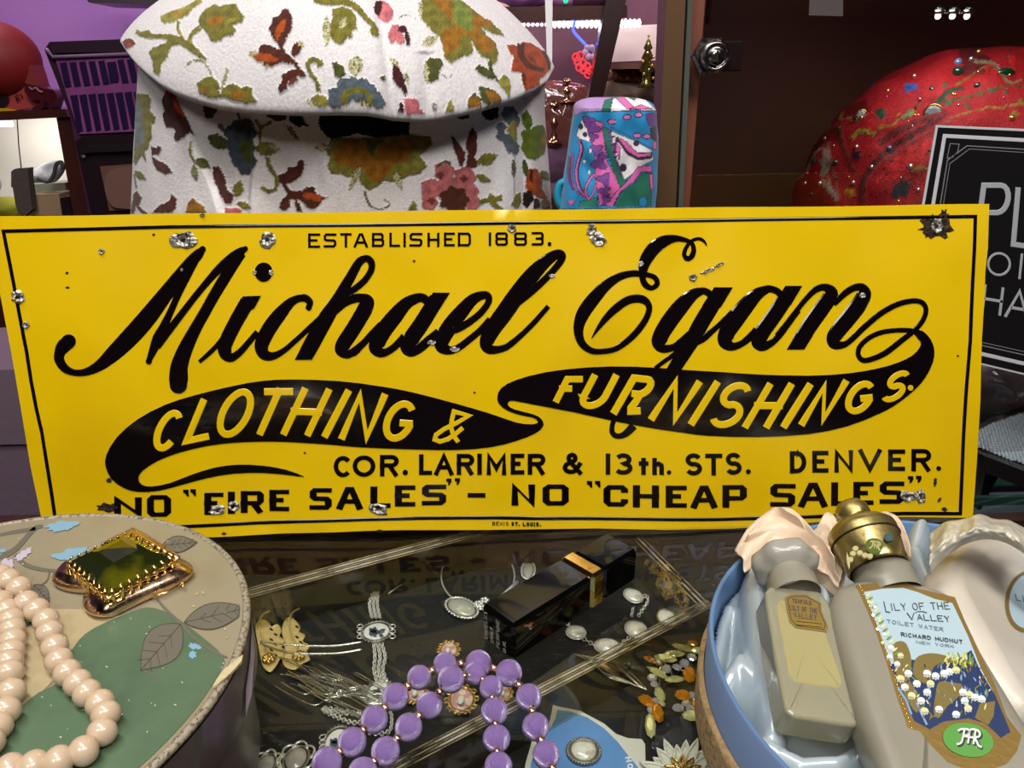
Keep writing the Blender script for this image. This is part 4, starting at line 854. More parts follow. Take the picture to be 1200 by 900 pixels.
# white stone bracelet
t = thing('stone_bracelet', 'silver bracelet set with veined white oval stones running beneath the perfume spray', 'bracelet', at_z(712, 740, ZJ+.002))
WS = [(655, 642, 12, 10.5, 0), (742, 698, 10, 12.5, .3), (745, 737, 12, 13, 0), (711, 757, 14, 11, 0), (675, 741, 11, 11, .2)]
for x, y, rx, ry, a in WS: oval(t, x, y, rx, ry*.82, 'white_stone', stonew, a=a, hgt=.45); rimring(t, x, y, rx, ry*.85, .0005, 'bezel', silver, a=a)
for P in ([(751, 704), (757, 697), (759, 705), (752, 716), (748, 722)], [(742, 712), (740, 722)], [(724, 757), (733, 751), (738, 747)], [(697, 757), (690, 752), (683, 748)], [(645, 632), (642, 640), (645, 650)], [(655, 630), (680, 622), (705, 622), (722, 626), (735, 640)], [(668, 735), (660, 720), (664, 700), (672, 690)]): chain(t, P, pitch=.0024, w=.0013, rw=.00045)
# fine gold chain with pendant
t = thing('gold_chain_necklace', 'tangled fine gold chain with a speckled white oval pendant under the glass', 'necklace', at_z(785, 690, ZJ+.002))
P = [(757, 662), (762, 652), (770, 655), (764, 664), (772, 672), (782, 664), (776, 678), (770, 684), (782, 690), (792, 676), (797, 690), (784, 700), (778, 694), (790, 682), (800, 694), (806, 704), (796, 706), (788, 696), (778, 680), (766, 670), (760, 668), (772, 662), (784, 672), (794, 684), (803, 700), (804, 712), (797, 714)]
mb = MB(); q = pxl(cat_rom(P, 6), ZJ+.002); q[:, 2] += .0015*np.sin(np.arange(len(q))*.7); link_chain(mb, q, .0023, .0015, .0006); o = mb.obj('chain', oldgold, t); o['kind'] = 'stuff'
chain(t, [(768, 652), (778, 668), (785, 685), (781, 703)], mat=oldgold); oval(t, 781, 723, 10.5, 10.5, 'pendant', stonew, hgt=.4); rimring(t, 781, 723, 10.8, 10.8, .0005, 'bezel', oldgold)
mb = MB(); tt = np.linspace(0, 2*math.pi, 16, endpoint=False); c = at_z(799, 722, ZJ+.003); mb.tube(c+np.stack([.003*np.cos(tt), .0035*np.sin(tt), 0*tt], 1), .0009, 6, closed=True); mb.obj('clasp', oldgold, t)
# amber and pale yellow rhinestone set
amber = M('amber_rhinestone', '#D8860C', .06, spec=1, coat=1, metal=.35); lemon = M('pale_yellow_rhinestone', '#DAD892', .06, spec=1, coat=1, metal=.35); clear = M('clear_rhinestone', '#D8DAE0', .04, spec=1, metal=.6)
def gemmesh(nm, mat):
    mb = MB(); mb.lathe((0, 0, 0), [(.02, .36), (.55, .36), (.8, .22), (1, 0), (.5, -.3), (.02, -.45)], 8); return mesh(nm, mb.V[0], mb.F, mat, smooth=False)
gm = {'a': gemmesh('amber_stone', amber), 'l': gemmesh('yellow_stone', lemon), 'c': gemmesh('clear_stone', clear)}
def gem(parent, x, y, k, rx, ry, a, z=ZJ+.004):
    s = PXS(x, y, z); b = base_of(parent); r = (rnd.uniform(-.25, .25), rnd.uniform(-.25, .25), a)
    put({'a': 'amber_stone', 'l': 'yellow_stone', 'c': 'clear_stone'}[k], gm[k], parent, at_z(x, y, z)-b, rot=r, scale=(rx*s*1.2, ry*s*1.3, min(rx, ry)*s*1.3))
GS = [[('a', 762.6, 773, 7, 4.5, -.5), ('a', 808, 790, 6, 10, -.3), ('a', 812, 754, 5, 4, 0), ('l', 801, 759, 11, 4, -.2), ('l', 790, 766, 10, 4.5, -.1), ('l', 780, 771, 11, 4.5, -.5), ('l', 771, 788, 10, 4.5, -.6), ('l', 790.6, 796, 10, 5, .3), ('c', 781, 784, 4.5, 4.5, 0), ('c', 793.5, 782, 4.5, 4.5, 0), ('c', 802, 777, 4.5, 4.5, 0), ('c', 811, 770, 4.5, 4.5, 0), ('c', 764, 794, 4.5, 4.5, 0), ('c', 767, 802, 4, 4, 0), ('c', 772, 776, 3.5, 3.5, 0), ('l', 773.5, 813, 5, 10, -.1), ('l', 818, 762, 6, 4, 0)],
      [('a', 758, 821, 7, 10, .3), ('a', 771, 835, 6, 9, 0), ('l', 762, 850, 5, 12, -.15), ('c', 768, 822, 4, 4, 0), ('c', 763, 832, 4, 4, 0), ('c', 770, 812, 3, 3, 0), ('l', 776, 824, 3, 4, 0)],
      [('a', 800.7, 814.7, 8, 7.5, 0), ('a', 816, 826, 5, 7, 0), ('l', 810.8, 838.5, 9, 6, -.5), ('c', 794.5, 829.5, 5.5, 5.5, 0), ('c', 804, 824, 4.5, 4.5, 0), ('c', 812, 815, 4.5, 4.5, 0), ('c', 808, 830, 3.5, 3.5, 0)]]
for g, lb in zip(GS, ('sparkling amber and yellow rhinestone necklace cluster tucked against the blue box', 'hanging amber and yellow rhinestone earring ending in a long pale drop', 'small amber and clear rhinestone earring touching the blue box base')):
    t = thing('rhinestone_jewellery', lb, 'jewellery', at_z(g[0][1], g[0][2], ZJ+.0005))
    for k, x, y, rx, ry, a in g: gem(t, x, y, k, rx, ry, a)
    mb = MB(); mb.tube(pxl([(e[1], e[2]) for e in g], ZJ+.0014), .0011, 6); mb.obj('backing_wire', oldgold, t)
# blue jewellery card with round pearl-like pin
cardw = M('white_card_edge', '#CFCEC6', .55); cardb = M('blue_card', '#5E8CC8', .5); cw = M('white_card_print', '#E8E8F0', .5)
t = thing('jewellery_card', 'blue round-topped card with a white border holding an oval pin', 'card', at_z(690, 880, ZJ))
CS = zsurf(ZJ+.0012)
mb = MB(); fill(mb, CS, [(648, 826), (655, 828), (680, 833), (708, 848), (722, 860), (736, 865), (752, 866), (756, 872), (757, 930), (610, 930), (616, 894), (624, 866), (642, 852), (645, 842)], (-.0010, 0)); mb.obj('border', cardw, t, smooth=False)
mb = MB(); fill(mb, CS, [(653, 832), (668, 834), (688, 841), (708, 854), (724, 870), (738, 888), (752, 905), (762, 930), (620, 930), (622, 896), (630, 870), (646, 852), (651, 842)], (.0001, .0003)); mb.obj('blue_face', cardb, t, smooth=False)
mb = MB()
def rot_text(mb, S, s, p, dx, dy, hx, hy, w, font=RND, gap=1.35, h=(.0003, .00045), mi=0):
    """text along (dx,dy) with height vector (hx,hy), all in pixels"""
    p = np.array(p, float); dv = np.array([dx, dy], float); hv = np.array([hx, hy], float)
    for ch in s:
        if ch == ' ': p = p+dv*.9; continue
        k = .35 if ch in "I.1'" else 1.0
        if ch == '.': fill(mb, S, ell(*(p+dv*.1), w*.6, n=8), h, mi=mi)
        else: glyph(mb, S, ch, p, p+dv*k, p+hv, w, None, font, h, mi)
        p = p+dv*(k+gap-1)
rot_text(mb, CS, 'NO', (732.5, 888), 1.5, 6, 6.5, -1.5, 1.6); rot_text(mb, CS, '81', (645, 868), -.7, 3, -3, -.8, .8); mb.obj('print', cw, t, smooth=False)
t = thing('oval_pin', 'small white oval pin with a beaded silver rim on the blue card', 'pin', at_z(684, 880, ZJ+.002))
oval(t, 684, 880, 14.5, 11.5, 'white_cabochon', stonew, z=ZJ+.0025, hgt=.45); rimring(t, 684, 880, 15.5, 12.3, .0009, 'beaded_rim', darksilver, z=ZJ+.003, beads=34)
# white enamel flower brooch
enam = M('white_enamel', '#DAD8CC', .25, coat=.8)
t = thing('flower_brooch', 'white enamel daisy-like brooch with looped petals and gold centre at the bottom edge', 'brooch', at_z(800, 915, ZJ))
for k in range(13):
    q = math.radians(188+k*14.5); L = 48+6*math.sin(k*2.1); x1 = 800+math.cos(q)*L; y1 = 912+math.sin(q)*L*.92
    mb = MB(); P = leafp(800+math.cos(q)*10, 912+math.sin(q)*9, x1, y1, 11, 8); mb.tube(pxl(P, ZJ+.003+.001*(k % 2)), .0009, 5, closed=True); fill(mb, zsurf(ZJ+.0018+.001*(k % 2)), P, (0, .0006)); mb.obj('petal', enam, t)
for k in range(5):
    q = math.radians(200+k*35); mb = MB(); P = leafp(800, 905, 800+math.cos(q)*22, 905+math.sin(q)*20, 7, 8); mb.tube(pxl(P, ZJ+.006), .0009, 5, closed=True); mb.obj('stamen', gold, t)
# bundles of clear loops
film = thin_glass('clear_plastic_thread', '#F4F6F2', 3.2, .15, base=.16)
t = thing('clear_loops', 'bundle of fine clear plastic loops fanned out below the gold earrings', 'plastic loops', at_z(390, 800, ZJ))
mb = MB(); RL = random.Random(9)
for k in range(34):
    a = k/33; x0 = 322+74*RL.random(); y0 = 772+.55*(x0-322)*.55+RL.uniform(-6, 34); L = RL.uniform(38, 78)
    P = [(x0, y0), (x0+L*.35, y0+L*.12+RL.uniform(-2, 5)), (x0+L*.75, y0+L*.36), (x0+L, y0+L*.44-RL.uniform(0, 14))]
    if k % 3 == 0: P += [(x0+L*1.04, y0+L*.3), (x0+L*.8, y0+L*.2), (x0+L*.4, y0-2)]
    P = [(min(x, 452), min(y, 868)) for x, y in P]
    mb.tube(pxl(cat_rom(P, 5), ZJ+.004+RL.uniform(0, .006)), RL.uniform(.0003, .0006), 5)
o = mb.obj('loop_strands', film, t); o['kind'] = 'stuff'
t = thing('clear_loops', 'few thin clear plastic loops beside the white stone bracelet', 'plastic loops', at_z(725, 785, ZJ)); mb = MB()
for k in range(14):
    o_ = k*2.2; mb.tube(pxl(cat_rom([(672+o_, 766+o_*.2), (690+o_, 774+RL.uniform(-2, 3)), (705+o_*1.2, 790+RL.uniform(-3, 3)), (735+o_*.8, 800+o_*.3)], 5), ZJ+.004), .0004, 5)
o = mb.obj('loop_strands', film, t); o['kind'] = 'stuff'
t = thing('clear_band', 'curved clear plastic band stretching from the gold earrings to the bracelet', 'plastic band', at_z(400, 755, ZJ)); mb = MB()
for dy in (0, 9): mb.tube(pxl(cat_rom([(305, 752+dy*.3), (340, 756+dy), (390, 757+dy), (425, 752+dy)], 6), ZJ+.012), .0008, 6)
mb.obj('band', film, t)
mb = MB(); mb.tube(pxl([(455, 696), (463, 690), (471, 685)], ZJ+.002), .0006, 6); tag(mb.obj('straight_pin', silver), 'tiny straight silver pin beside the top of the chain bracelet', 'pin')

# ---------------------------------------------------------------- open blue hat box (right) and its contents
blueb = M('blue_paper', '#7C94BC', .55, bump=(200, .1, .001)); bluei = M('blue_paper_inside', '#5E7FA8', .6); tanb = M('bare_cardboard_edge', '#A98C60', .7, bump=(400, .8, .002), var=(200, '#7D6342', .5, .7))
BC = np.array([.2269, -.2100]); BR_ = .1326; BZ = .050
bx = thing('open_hat_box', 'open round blue hat box with a bare cardboard lip, lined with satin', 'hat box', (BC[0], BC[1], 0))
mb = MB(); mb.lathe((BC[0], BC[1], 0), [(BR_+.0035, 0.0), (BR_+.0035, .0215), (BR_+.003, .023), (BR_+.0005, .0235)], 128); mb.obj('cardboard_lip', tanb, bx)
mb = MB(); mb.lathe((BC[0], BC[1], 0), [(BR_, .004), (BR_, BZ-.001), (BR_-.0006, BZ)], 128, mi=0); mb.lathe((BC[0], BC[1], 0), [(BR_-.0006, BZ), (BR_-.002, BZ), (BR_-.0026, BZ-.001), (BR_-.0026, .004)], 128, mi=1); mb.obj('box_wall', [blueb, bluei], bx)
mb = MB(); capped(mb, BR_, .003, c=BC); mb.obj('box_floor', bluei, bx, smooth=False)
satin = M('ice_blue_satin', '#B4C0C6', .26, spec=1., metal=.15, bump=(40, .15, .003), aniso=.3)
peach = M('peach_satin_ribbon', '#E9CFB2', .42, spec=.4, sheen=.3, bump=(90, .3, .003))
cream = M('cream_crumpled_paper', '#CFC7B2', .35, spec=.6, coat=.3, bump=(60, .8, .004), sss=.1)
def draped(name, lab, cat, inpoly, zf, mat, n=210, thick=.0006, zref=.05):
    """height-field cloth over a pixel outline taken at height zref"""
    W3 = at_z(*np.array(inpoly, float).T, zref); x0, y0 = W3[:, :2].min(0); x1, y1 = W3[:, :2].max(0); m = int(n*(y1-y0)/(x1-x0))
    gx, gy = np.meshgrid(np.linspace(x0, x1, n), np.linspace(y0, y1, m)); P = W3[:, :2]
    ins = inside(gx, gy, P) & (np.hypot(gx-BC[0], gy-BC[1]) < BR_-.0034)
    pz = proj(np.stack([gx, gy, 0*gx+zref], -1)); z = zf(pz[..., 0], pz[..., 1], gx, gy)
    V = np.stack([gx, gy, z], -1).reshape(-1, 3); idx = np.arange(n*m).reshape(m, n); Q = []
    ok = ins[:-1, :-1] & ins[1:, :-1] & ins[:-1, 1:] & ins[1:, 1:]
    a = np.argwhere(ok)
    Q = [(idx[i, j], idx[i, j+1], idx[i+1, j+1], idx[i+1, j]) for i, j in a]
    used = np.unique(np.array(Q)); rm = -np.ones(n*m, int); rm[used] = np.arange(len(used)); Q = [tuple(rm[list(q)]) for q in Q]
    o = mk(name, V[used], Q, mat); tag(o, lab, cat)
    md = o.modifiers.new('s', 'SOLIDIFY'); md.thickness = thick; md.offset = -1
    return o
FO = [([(890, 636), (884, 700), (890, 745), (903, 780), (912, 824)], 17, .034), ([(866, 655), (846, 700), (838, 745)], 13, .022), ([(846, 782), (868, 758), (892, 775), (910, 806)], 15, .028), ([(862, 836), (902, 842), (945, 864), (988, 862), (1012, 848)], 14, .030),
      ([(912, 900), (935, 888), (960, 902)], 11, .020), ([(988, 876), (1008, 905)], 11, .024), ([(1018, 860), (1034, 905)], 10, .022), ([(1078, 622), (1068, 660), (1086, 696)], 14, .034), ([(1102, 612), (1112, 650)], 10, .026), ([(884, 645), (905, 638), (950, 640)], 13, .022), ([(960, 700), (972, 735)], 9, .02)]
def satin_z(px, py, x, y):
    z = .006+.002*vnoise(x*45, y*45, 1, 2)
    for P, w, h in FO:
        d = seg_dist(px, py, np.array(P, float)); z = np.maximum(z, .006+h*np.sqrt(np.clip(1-(d/(w*1.25))**2, 0, 1)))
    xs = x*.8+y*.5; ys = y*.8-x*.5; z = z+.003*(1-np.abs(vnoise(xs*60, ys*16, 1, 11)))**3
    r = np.hypot(x-BC[0], y-BC[1]); z = z+.028*np.exp(-((x-.165)**2+(y+.165)**2)/.0012)*.5
    z = np.minimum(z+.020*smst(-.23, -.14, y)*smst(BR_, BR_-.02, r), .066)
    for q, nn, th, oc in UNDER:
        zf = q[2]-(nn[0]*(x-q[0])+nn[1]*(y-q[1]))/nn[2]; zb = zf-th/nn[2]; o_ = np.array(oc, float); c_ = o_.mean(0); o_ = c_+(o_-c_)*1.03
        pp = proj(np.stack([x, y, zf], -1)); pb_ = proj(np.stack([x, y, zb], -1))
        i_ = inside(pp[..., 0], pp[..., 1], o_)
        z = np.where(i_, np.minimum(z, np.maximum(zb-.0015, .0042)), z)
    return z
def band(mb, A, B, zA, zB, nu=40, nv=14, amp=.003, fold=3, seed=0, dome=.004):
    """loft between two pixel edges at given heights, puckered across"""
    A = cat_rom(A, 8); B = cat_rom(B, 8); ia = np.linspace(0, len(A)-1, nu); ib = np.linspace(0, len(B)-1, nu)
    a = np.stack([np.interp(ia, np.arange(len(A)), A[:, k]) for k in (0, 1)], 1); b = np.stack([np.interp(ib, np.arange(len(B)), B[:, k]) for k in (0, 1)], 1)
    u = np.linspace(0, 1, nu); a3 = at_z(a[:, 0], a[:, 1], zA[0]+(zA[1]-zA[0])*u); b3 = at_z(b[:, 0], b[:, 1], zB[0]+(zB[1]-zB[0])*u); V = []
    for i in range(nu):
        for j in range(nv):
            v = j/(nv-1); p = a3[i]*(1-v)+b3[i]*v; k = dome*math.sin(math.pi*v)+amp*math.sin(fold*math.pi*v*2+seed+2*math.sin(u[i]*3+seed))*math.sin(math.pi*min(1, v*1.0))*.6+.0012*float(vnoise(np.array(u[i]*9.), np.array(v*6.), 1, seed))
            V.append(p+np.array([0, -.45*k, .9*k]))
    Q = [(i*nv+j, (i+1)*nv+j, (i+1)*nv+j+1, i*nv+j+1) for i in range(nu-1) for j in range(nv-1)]
    mb.add(V, Q)
t = thing('peach_ribbon', 'loosely gathered peach satin ribbon bunched behind the small perfume bottle', 'ribbon', at_z(940, 660, .03))
for A, B, zA, zB, fo, sd in (([(862, 645), (878, 618), (905, 597), (918, 594)], [(872, 672), (900, 650), (925, 640), (975, 660)], (.055, .078), (.05, .060), 1.5, 1), ([(878, 628), (905, 598), (930, 598), (958, 625), (972, 640)], [(868, 640), (905, 650), (940, 668), (965, 690), (984, 705)], (.066, .082), (.055, .05), 2, 4),
                              ([(958, 618), (965, 604), (975, 603), (983, 618), (990, 640)], [(935, 650), (955, 660), (968, 675), (978, 690), (986, 700)], (.070, .070), (.06, .055), 2, 2), ([(1018, 612), (1030, 603), (1048, 603), (1062, 625), (1066, 650)], [(1035, 670), (1045, 675), (1052, 678), (1060, 680), (1066, 682)], (.068, .070), (.05, .05), 1.5, 6),
                              ([(945, 642), (962, 640), (978, 650), (985, 664)], [(940, 660), (958, 668), (970, 676), (982, 690)], (.068, .065), (.066, .06), 4, 9)):
    mb = MB(); band(mb, A, B, zA, zB, fold=fo, seed=sd, amp=.0035); o = mb.obj('gathered_fold', peach, t); md = o.modifiers.new('s', 'SOLIDIFY'); md.thickness = .0007
# big frosted flask
A3 = at_depth(1050, 690, .385); B3 = at_depth(1130, 900, .31); C3 = at_depth(975, 690, .385); nb = np.cross(B3-A3, C3-A3); nb /= np.linalg.norm(nb)
if nb@(CO-A3) < 0: nb = -nb
BS = surf(A3, nb)
frost = M('frosted_glass', '#A39D8A', .38, spec=.6, coat=.15, cr=.3, trans=.25, sss=.25, bump=(80, .05, .002), var=(10, '#B0AA98', .4, .7))
goldcap = M('antique_gold_cap', '#A8965C', .3, .85, bump=(120, .3, .001), rvar=(90, .18, .5)); lgold = M('label_gold', '#A98A4C', .38, .55, bump=(300, .4, .0008))
def slab(nm, S, outl, thick, mats, parent, bev=.007, steps=5, k=3, center=None):
    """rounded slab: an outline on S pushed back along the normal, edges rounded by a quarter circle"""
    if k == 1:
        q = np.array(outl, float)
        for it in range(3):
            nx_ = np.roll(q, -1, 0); q = np.stack([q*.9+nx_*.1, q*.1+nx_*.9], 1).reshape(-1, 2)
    else: q = cat_rom(outl, k, True)
    n = len(q); P = S(q[:, 0], q[:, 1], 0.0); c = P.mean(0); V = []; nn = S.n
    Tn = np.roll(P, -1, 0)-np.roll(P, 1, 0); out_ = np.cross(Tn, nn); out_ /= np.linalg.norm(out_, axis=1)[:, None]
    if ((P-c)*out_).sum() < 0: out_ = -out_
    prof = [(-bev*(1-math.sin(a)), -bev*(1-math.cos(a))) for a in np.linspace(0, math.pi/2, steps)]
    prof += [(0, -thick+bev)]+[(-bev*(1-math.cos(a)), -thick+bev*(1-math.sin(a))) for a in np.linspace(0, math.pi/2, steps)][1:]
    for o_, z in prof: V.append(P+out_*o_+nn*z)
    m = len(prof); V = np.vstack(V); Q = [(g*n+i, g*n+(i+1) % n, (g+1)*n+(i+1) % n, (g+1)*n+i) for g in range(m-1) for i in range(n)]
    sgn = np.cross(P[1]-P[0], V[n]-V[0]) 
    top = list(range(n)); a_ = 0.5*sum(np.cross(P[i]-c, P[(i+1) % n]-c)@nn for i in range(n))
    if a_ < 0: Q = [tuple(reversed(f)) for f in Q]; top = top[::-1]
    bot = [(m-1)*n+i for i in range(n)]; bot = bot if a_ < 0 else bot[::-1]
    Q = [tuple(reversed(f)) for f in Q] if False else [tuple(reversed(f)) for f in Q]
    o_m = mk(nm, np.vstack([V, [V[:n].mean(0)], [V[-n:].mean(0)]]), Q+[(top[i], top[(i+1) % n], m*n) for i in range(n)]+[(bot[i], bot[(i+1) % n], m*n+1) for i in range(n)], mats, parent)
    sm = np.ones(len(o_m.data.polygons), bool); sm[len(Q):] = False; o_m.data.polygons.foreach_set('use_smooth', sm if k != 1 else sm & False); return o_m
fl = thing('toilet_water_flask', 'large frosted glass toilet water flask with gold cap and lily label in the blue box', 'perfume bottle', at_z(1060, 780, .02))
slab('glass_body', BS, [(992, 678), (1018, 672), (1050, 674), (1085, 679), (1110, 688), (1128, 704), (1148, 745), (1175, 790), (1205, 838), (1245, 900), (1290, 980), (1180, 1010), (1075, 1005), (1055, 960), (1036, 900), (1012, 835), (990, 765), (975, 712), (979, 690)], .026, frost, fl, bev=.0085)
# neck and embossed cap built round the flask's axis
axd = (at_depth(1003, 604, .425)-at_depth(1040, 684, .397)); axd /= np.linalg.norm(axd); nk = at_depth(1042, 690, .397)-nb*.0; fr = frame(axd, nb)
mb = MB(); mb.lathe(nk, [(.0150, -.004), (.0150, .010), (.0135, .014)], 32, fr); mb.obj('neck', frost, fl)
cb = at_depth(1030, 668, .400)
mb = MB(); mb.lathe(cb, [(.0150, 0), (.0158, .001), (.0160, .006), (.0175, .016), (.0182, .021), (.0178, .0235), (.0150, .0265), (.0095, .0285), (.0078, .0295), (.0078, .0315), (.0090, .0335), (.0088, .0375), (.0068, .0405), (.003, .0415), (.0005, .0415)], 40, fr); mb.obj('gold_cap', goldcap, fl)
mb = MB(); tt = np.linspace(0, 2*math.pi, 40, endpoint=False); mb.tube(cb+np.stack([.0178*np.cos(tt), .0178*np.sin(tt), 0*tt+.0172], 1)@fr.T, .0006, 6, closed=True); mb.obj('cap_ring', M('cap_ring_dark', '#3E3420', .4, .6), fl)
CFc = surf(cb+nb*.0166+axd*.012, nb); cg = M('cap_badge_green', '#6E7B3C', .4, .4); cpale = M('cap_flower_cream', '#C9BE84', .45, .2); cdark = M('cap_dark_enamel', '#4A4038', .4, .3)
mb = MB(); fill(mb, CFc, ell(1024, 640, 10.5, 9, .2), (-.001, .0004)); mb.obj('cap_badge', cg, fl, smooth=False)
mb = MB()
for x, y in ((1002, 644), (999, 650), (1007, 649), (1013, 652), (996, 657), (1019, 653)): fill(mb, CFc, ell(x, y, 3.4, 2.8), (.0, .0010))
fill(mb, CFc, leafp(995, 668, 992, 648, 3), (0, .0008)); mb.obj('cap_flowers', cpale, fl, smooth=False)
def mono(mb, S, x, y, s, a, w, h, mi=0):
    c, q = math.cos(a), math.sin(a)
    def T(P): return [(x+(u*c-v*q)*s, y+(u*q+v*c)*s) for u, v in P]
    for P in ([(-1, .8), (-.75, .75), (-.55, .45), (-.5, -.55), (-.5, -.55)], [(-.5, -.1), (-.2, -.1), (0, -.35), (-.1, -.6), (-.45, -.65), (-.85, -.55), (-1.05, -.35)], [(0, -.62), (0, .6)], [(.0, 0), (.5, 0)], [(.5, .6), (.5, -.5), (.45, -.65)], [(-.1, -.6), (.3, -.75), (.75, -.65), (.95, -.4), (.85, -.15), (.5, -.05)], [(.55, 0), (.8, .35), (1.0, .65), (1.3, .72)], [(-.5, 0), (0, 0)]):
        ribbon(mb, S, cat_rom(T(P), 3), w, h, mi=mi)
mb = MB(); mono(mb, CFc, 1025, 640, 6.0, .25, 1.5, (.0004, .0009)); mb.obj('cap_monogram', cpale, fl, smooth=False)
pat = M('verdigris_spot', '#3F5A58', .7, bump=(600, 1, .002))
mb = MB(); fill(mb, CFc, ell(1042, 629, 5, 5.5, .5, 12)+NR.uniform(-.8, .8, (12, 2)), (-.001, -.0002)); mb.obj('verdigris_stain', pat, fl, smooth=False)
# the printed label
ls = MB(); LM = [lgold, M('label_sky_blue', '#AEC4CC', .45), M('label_ink', '#3A3A38', .5), M('label_olive_gold', '#8C7A44', .45, .3), M('label_white', '#E6E8E2', .45), M('label_cream', '#D9D49A', .45), M('label_navy', '#2A3860', .45), M('label_leaf_green', '#6E8F4C', .45), M('label_yellow', '#C9C044', .45), M('label_badge_green', '#5E9A48', .4), M('label_pale_blue', '#7FA0C4', .45), M('label_grey_ink', '#8492A0', .5)]
lab = [(1003, 686), (1040, 681), (1062, 683), (1075, 690), (1094, 694), (1119, 700), (1130, 726), (1146, 760), (1165, 800), (1180, 840), (1197, 862), (1192, 880), (1180, 895), (1160, 903), (1135, 903), (1110, 893), (1090, 872), (1078, 857), (1064, 853), (1052, 820), (1040, 780), (1028, 745), (1016, 715)]
def LP(P, mi, lay): fill(ls, BS, P, (lay*.00008, lay*.00008), mi=mi)
fill(ls, BS, lab, (0, .00008), mi=0)
LP([(1012, 694), (1035, 690), (1058, 689), (1075, 694), (1095, 702), (1116, 707), (1134, 745), (1150, 785), (1166, 815), (1184, 858), (1173, 865), (1155, 848), (1135, 842), (1105, 846), (1090, 855), (1071, 845), (1052, 800), (1034, 750), (1022, 718)], 1, 2)
LP([(1042, 780), (1060, 772), (1080, 775), (1095, 770), (1120, 775), (1138, 762), (1148, 785), (1166, 815), (1184, 858), (1173, 865), (1155, 848), (1135, 842), (1105, 846), (1090, 855), (1071, 845), (1058, 815), (1048, 790)], 6, 3)
LP(cat_rom([(1070, 790), (1073, 772), (1088, 766), (1105, 768), (1118, 774), (1100, 778), (1092, 786), (1090, 800), (1080, 800)], 3, True), 3, 4)
LP(cat_rom([(1100, 800), (1115, 800), (1132, 805), (1122, 818), (1110, 828), (1100, 842), (1094, 835), (1096, 815)], 3, True), 3, 4)
LP(cat_rom([(1062, 755), (1068, 775), (1066, 798), (1078, 818), (1074, 836), (1060, 815), (1050, 790), (1046, 760), (1052, 752)], 3, True), 3, 4)
LP([(1148, 825), (1166, 822), (1164, 840), (1158, 850), (1142, 842)], 3, 4)
for k in range(34):
    x = 1122+rnd.uniform(-16, 20); y = 778+rnd.uniform(-8, 10)+(x-1122)*.1; a = rnd.uniform(-2.2, -.9); LP(leafp(x, y, x+9*math.cos(a), y+9*math.sin(a), 2.4, 5), rnd.choice((8, 8, 7, 5)), 5+k*.02)
for k in range(26):
    x = rnd.uniform(1100, 1160); y = rnd.uniform(788, 815)+(x-1120)*.3; LP(leafp(x, y, x+rnd.uniform(-3, 3), y-8, 2.2, 5), rnd.choice((10, 6, 10, 7)), 5.7+k*.02)
for k in range(150):
    x, y = rnd.uniform(1045, 1182), rnd.uniform(775, 858)
    if not inside(np.array([x]), np.array([y]), np.array([(1046, 784), (1138, 770), (1180, 855), (1165, 850), (1135, 838), (1090, 848), (1072, 842)], float))[0]: continue
    a_ = rnd.uniform(-2.4, -.6); L_ = rnd.uniform(4, 10); LP(leafp(x, y, x+L_*math.cos(a_), y+L_*math.sin(a_), 1.9, 5), rnd.choice((3, 3, 10, 6, 7, 3, 5)), 6+k*.002)
BLS = [(1018, 706), (1025, 712), (1023, 722), (1030, 728), (1028, 738), (1036, 744), (1034, 754), (1044, 760), (1042, 771), (1055, 769), (1051, 779), (1064, 790), (1055, 796), (1060, 806), (1074, 802), (1068, 816), (1079, 822), (1086, 812), (1090, 802), (1086, 790), (1096, 793), (1083, 834), (1100, 832), (1112, 788), (1120, 786), (1106, 790), (1128, 812), (1136, 815), (1142, 818), (1130, 822), (1134, 831), (1150, 820), (1120, 838)]
for k, (x, y) in enumerate(BLS):
    s = 2.2 if y < 755 else (4.6 if y > 785 else 3.6); LP(ell(x, y, s*1.05, s*.9, .4, 12), 4 if k % 3 else 5, 7+k*.02)
    if s > 3: LP([(x-s*.9, y+s*.2), (x+s*.9, y+s*.3), (x+s*.75, y+s*1.0), (x+s*.3, y+s*.65), (x, y+s*1.15), (x-s*.4, y+s*.65), (x-s*.8, y+s*.9)], 4, 7+k*.02)
for k in range(16): x = 1014+k*2.2; y = 700+k*4.6; LP(leafp(x, y, x+7, y-5, 3, 5), 7 if k % 2 else 5, 6+k*.02)
for P in ([(1068, 838), (1062, 822), (1052, 806)], [(1086, 850), (1080, 838), (1074, 824)]): ribbon(ls, BS, P, 2.4, (.0004, .00045), mi=10)
h_ = (.00062, .0007)
rot_text(ls, BS, 'L', (1037.5, 718), 5.5, 1.0, -2.6, -12.5, .9, h=h_, mi=2); rot_text(ls, BS, 'ILY OF THE', (1044.5, 716.5), 6.1, -.15, -1.9, -8.4, .75, gap=1.3, h=h_, mi=2)
rot_text(ls, BS, 'V', (1064, 727.5), 9, .4, -2.0, -8.6, .9, h=h_, mi=2); rot_text(ls, BS, 'ALLEY', (1075, 727.5), 6.4, .4, -1.6, -7.2, .8, gap=1.25, h=h_, mi=2); ribbon(ls, BS, cat_rom([(1071.5, 719.5), (1074, 718), (1080, 717.5), (1086, 719)], 4), .7, h_, mi=2)
rot_text(ls, BS, 'TOILET WATER', (1039.5, 731), 4.7, .7, -.9, -4.6, .75, gap=1.28, h=h_, mi=11); rot_text(ls, BS, 'RICHARD HUDNUT', (1056, 746.5), 4.35, .55, -.9, -4.8, .85, gap=1.28, h=h_, mi=2); rot_text(ls, BS, 'NEW YORK', (1074, 755), 4.6, .55, -.8, -3.6, .6, gap=1.28, h=h_, mi=11)
fill(ls, BS, ell(1134, 868, 30, 19.5, .22, 40), (.0004, .00058), mi=9)
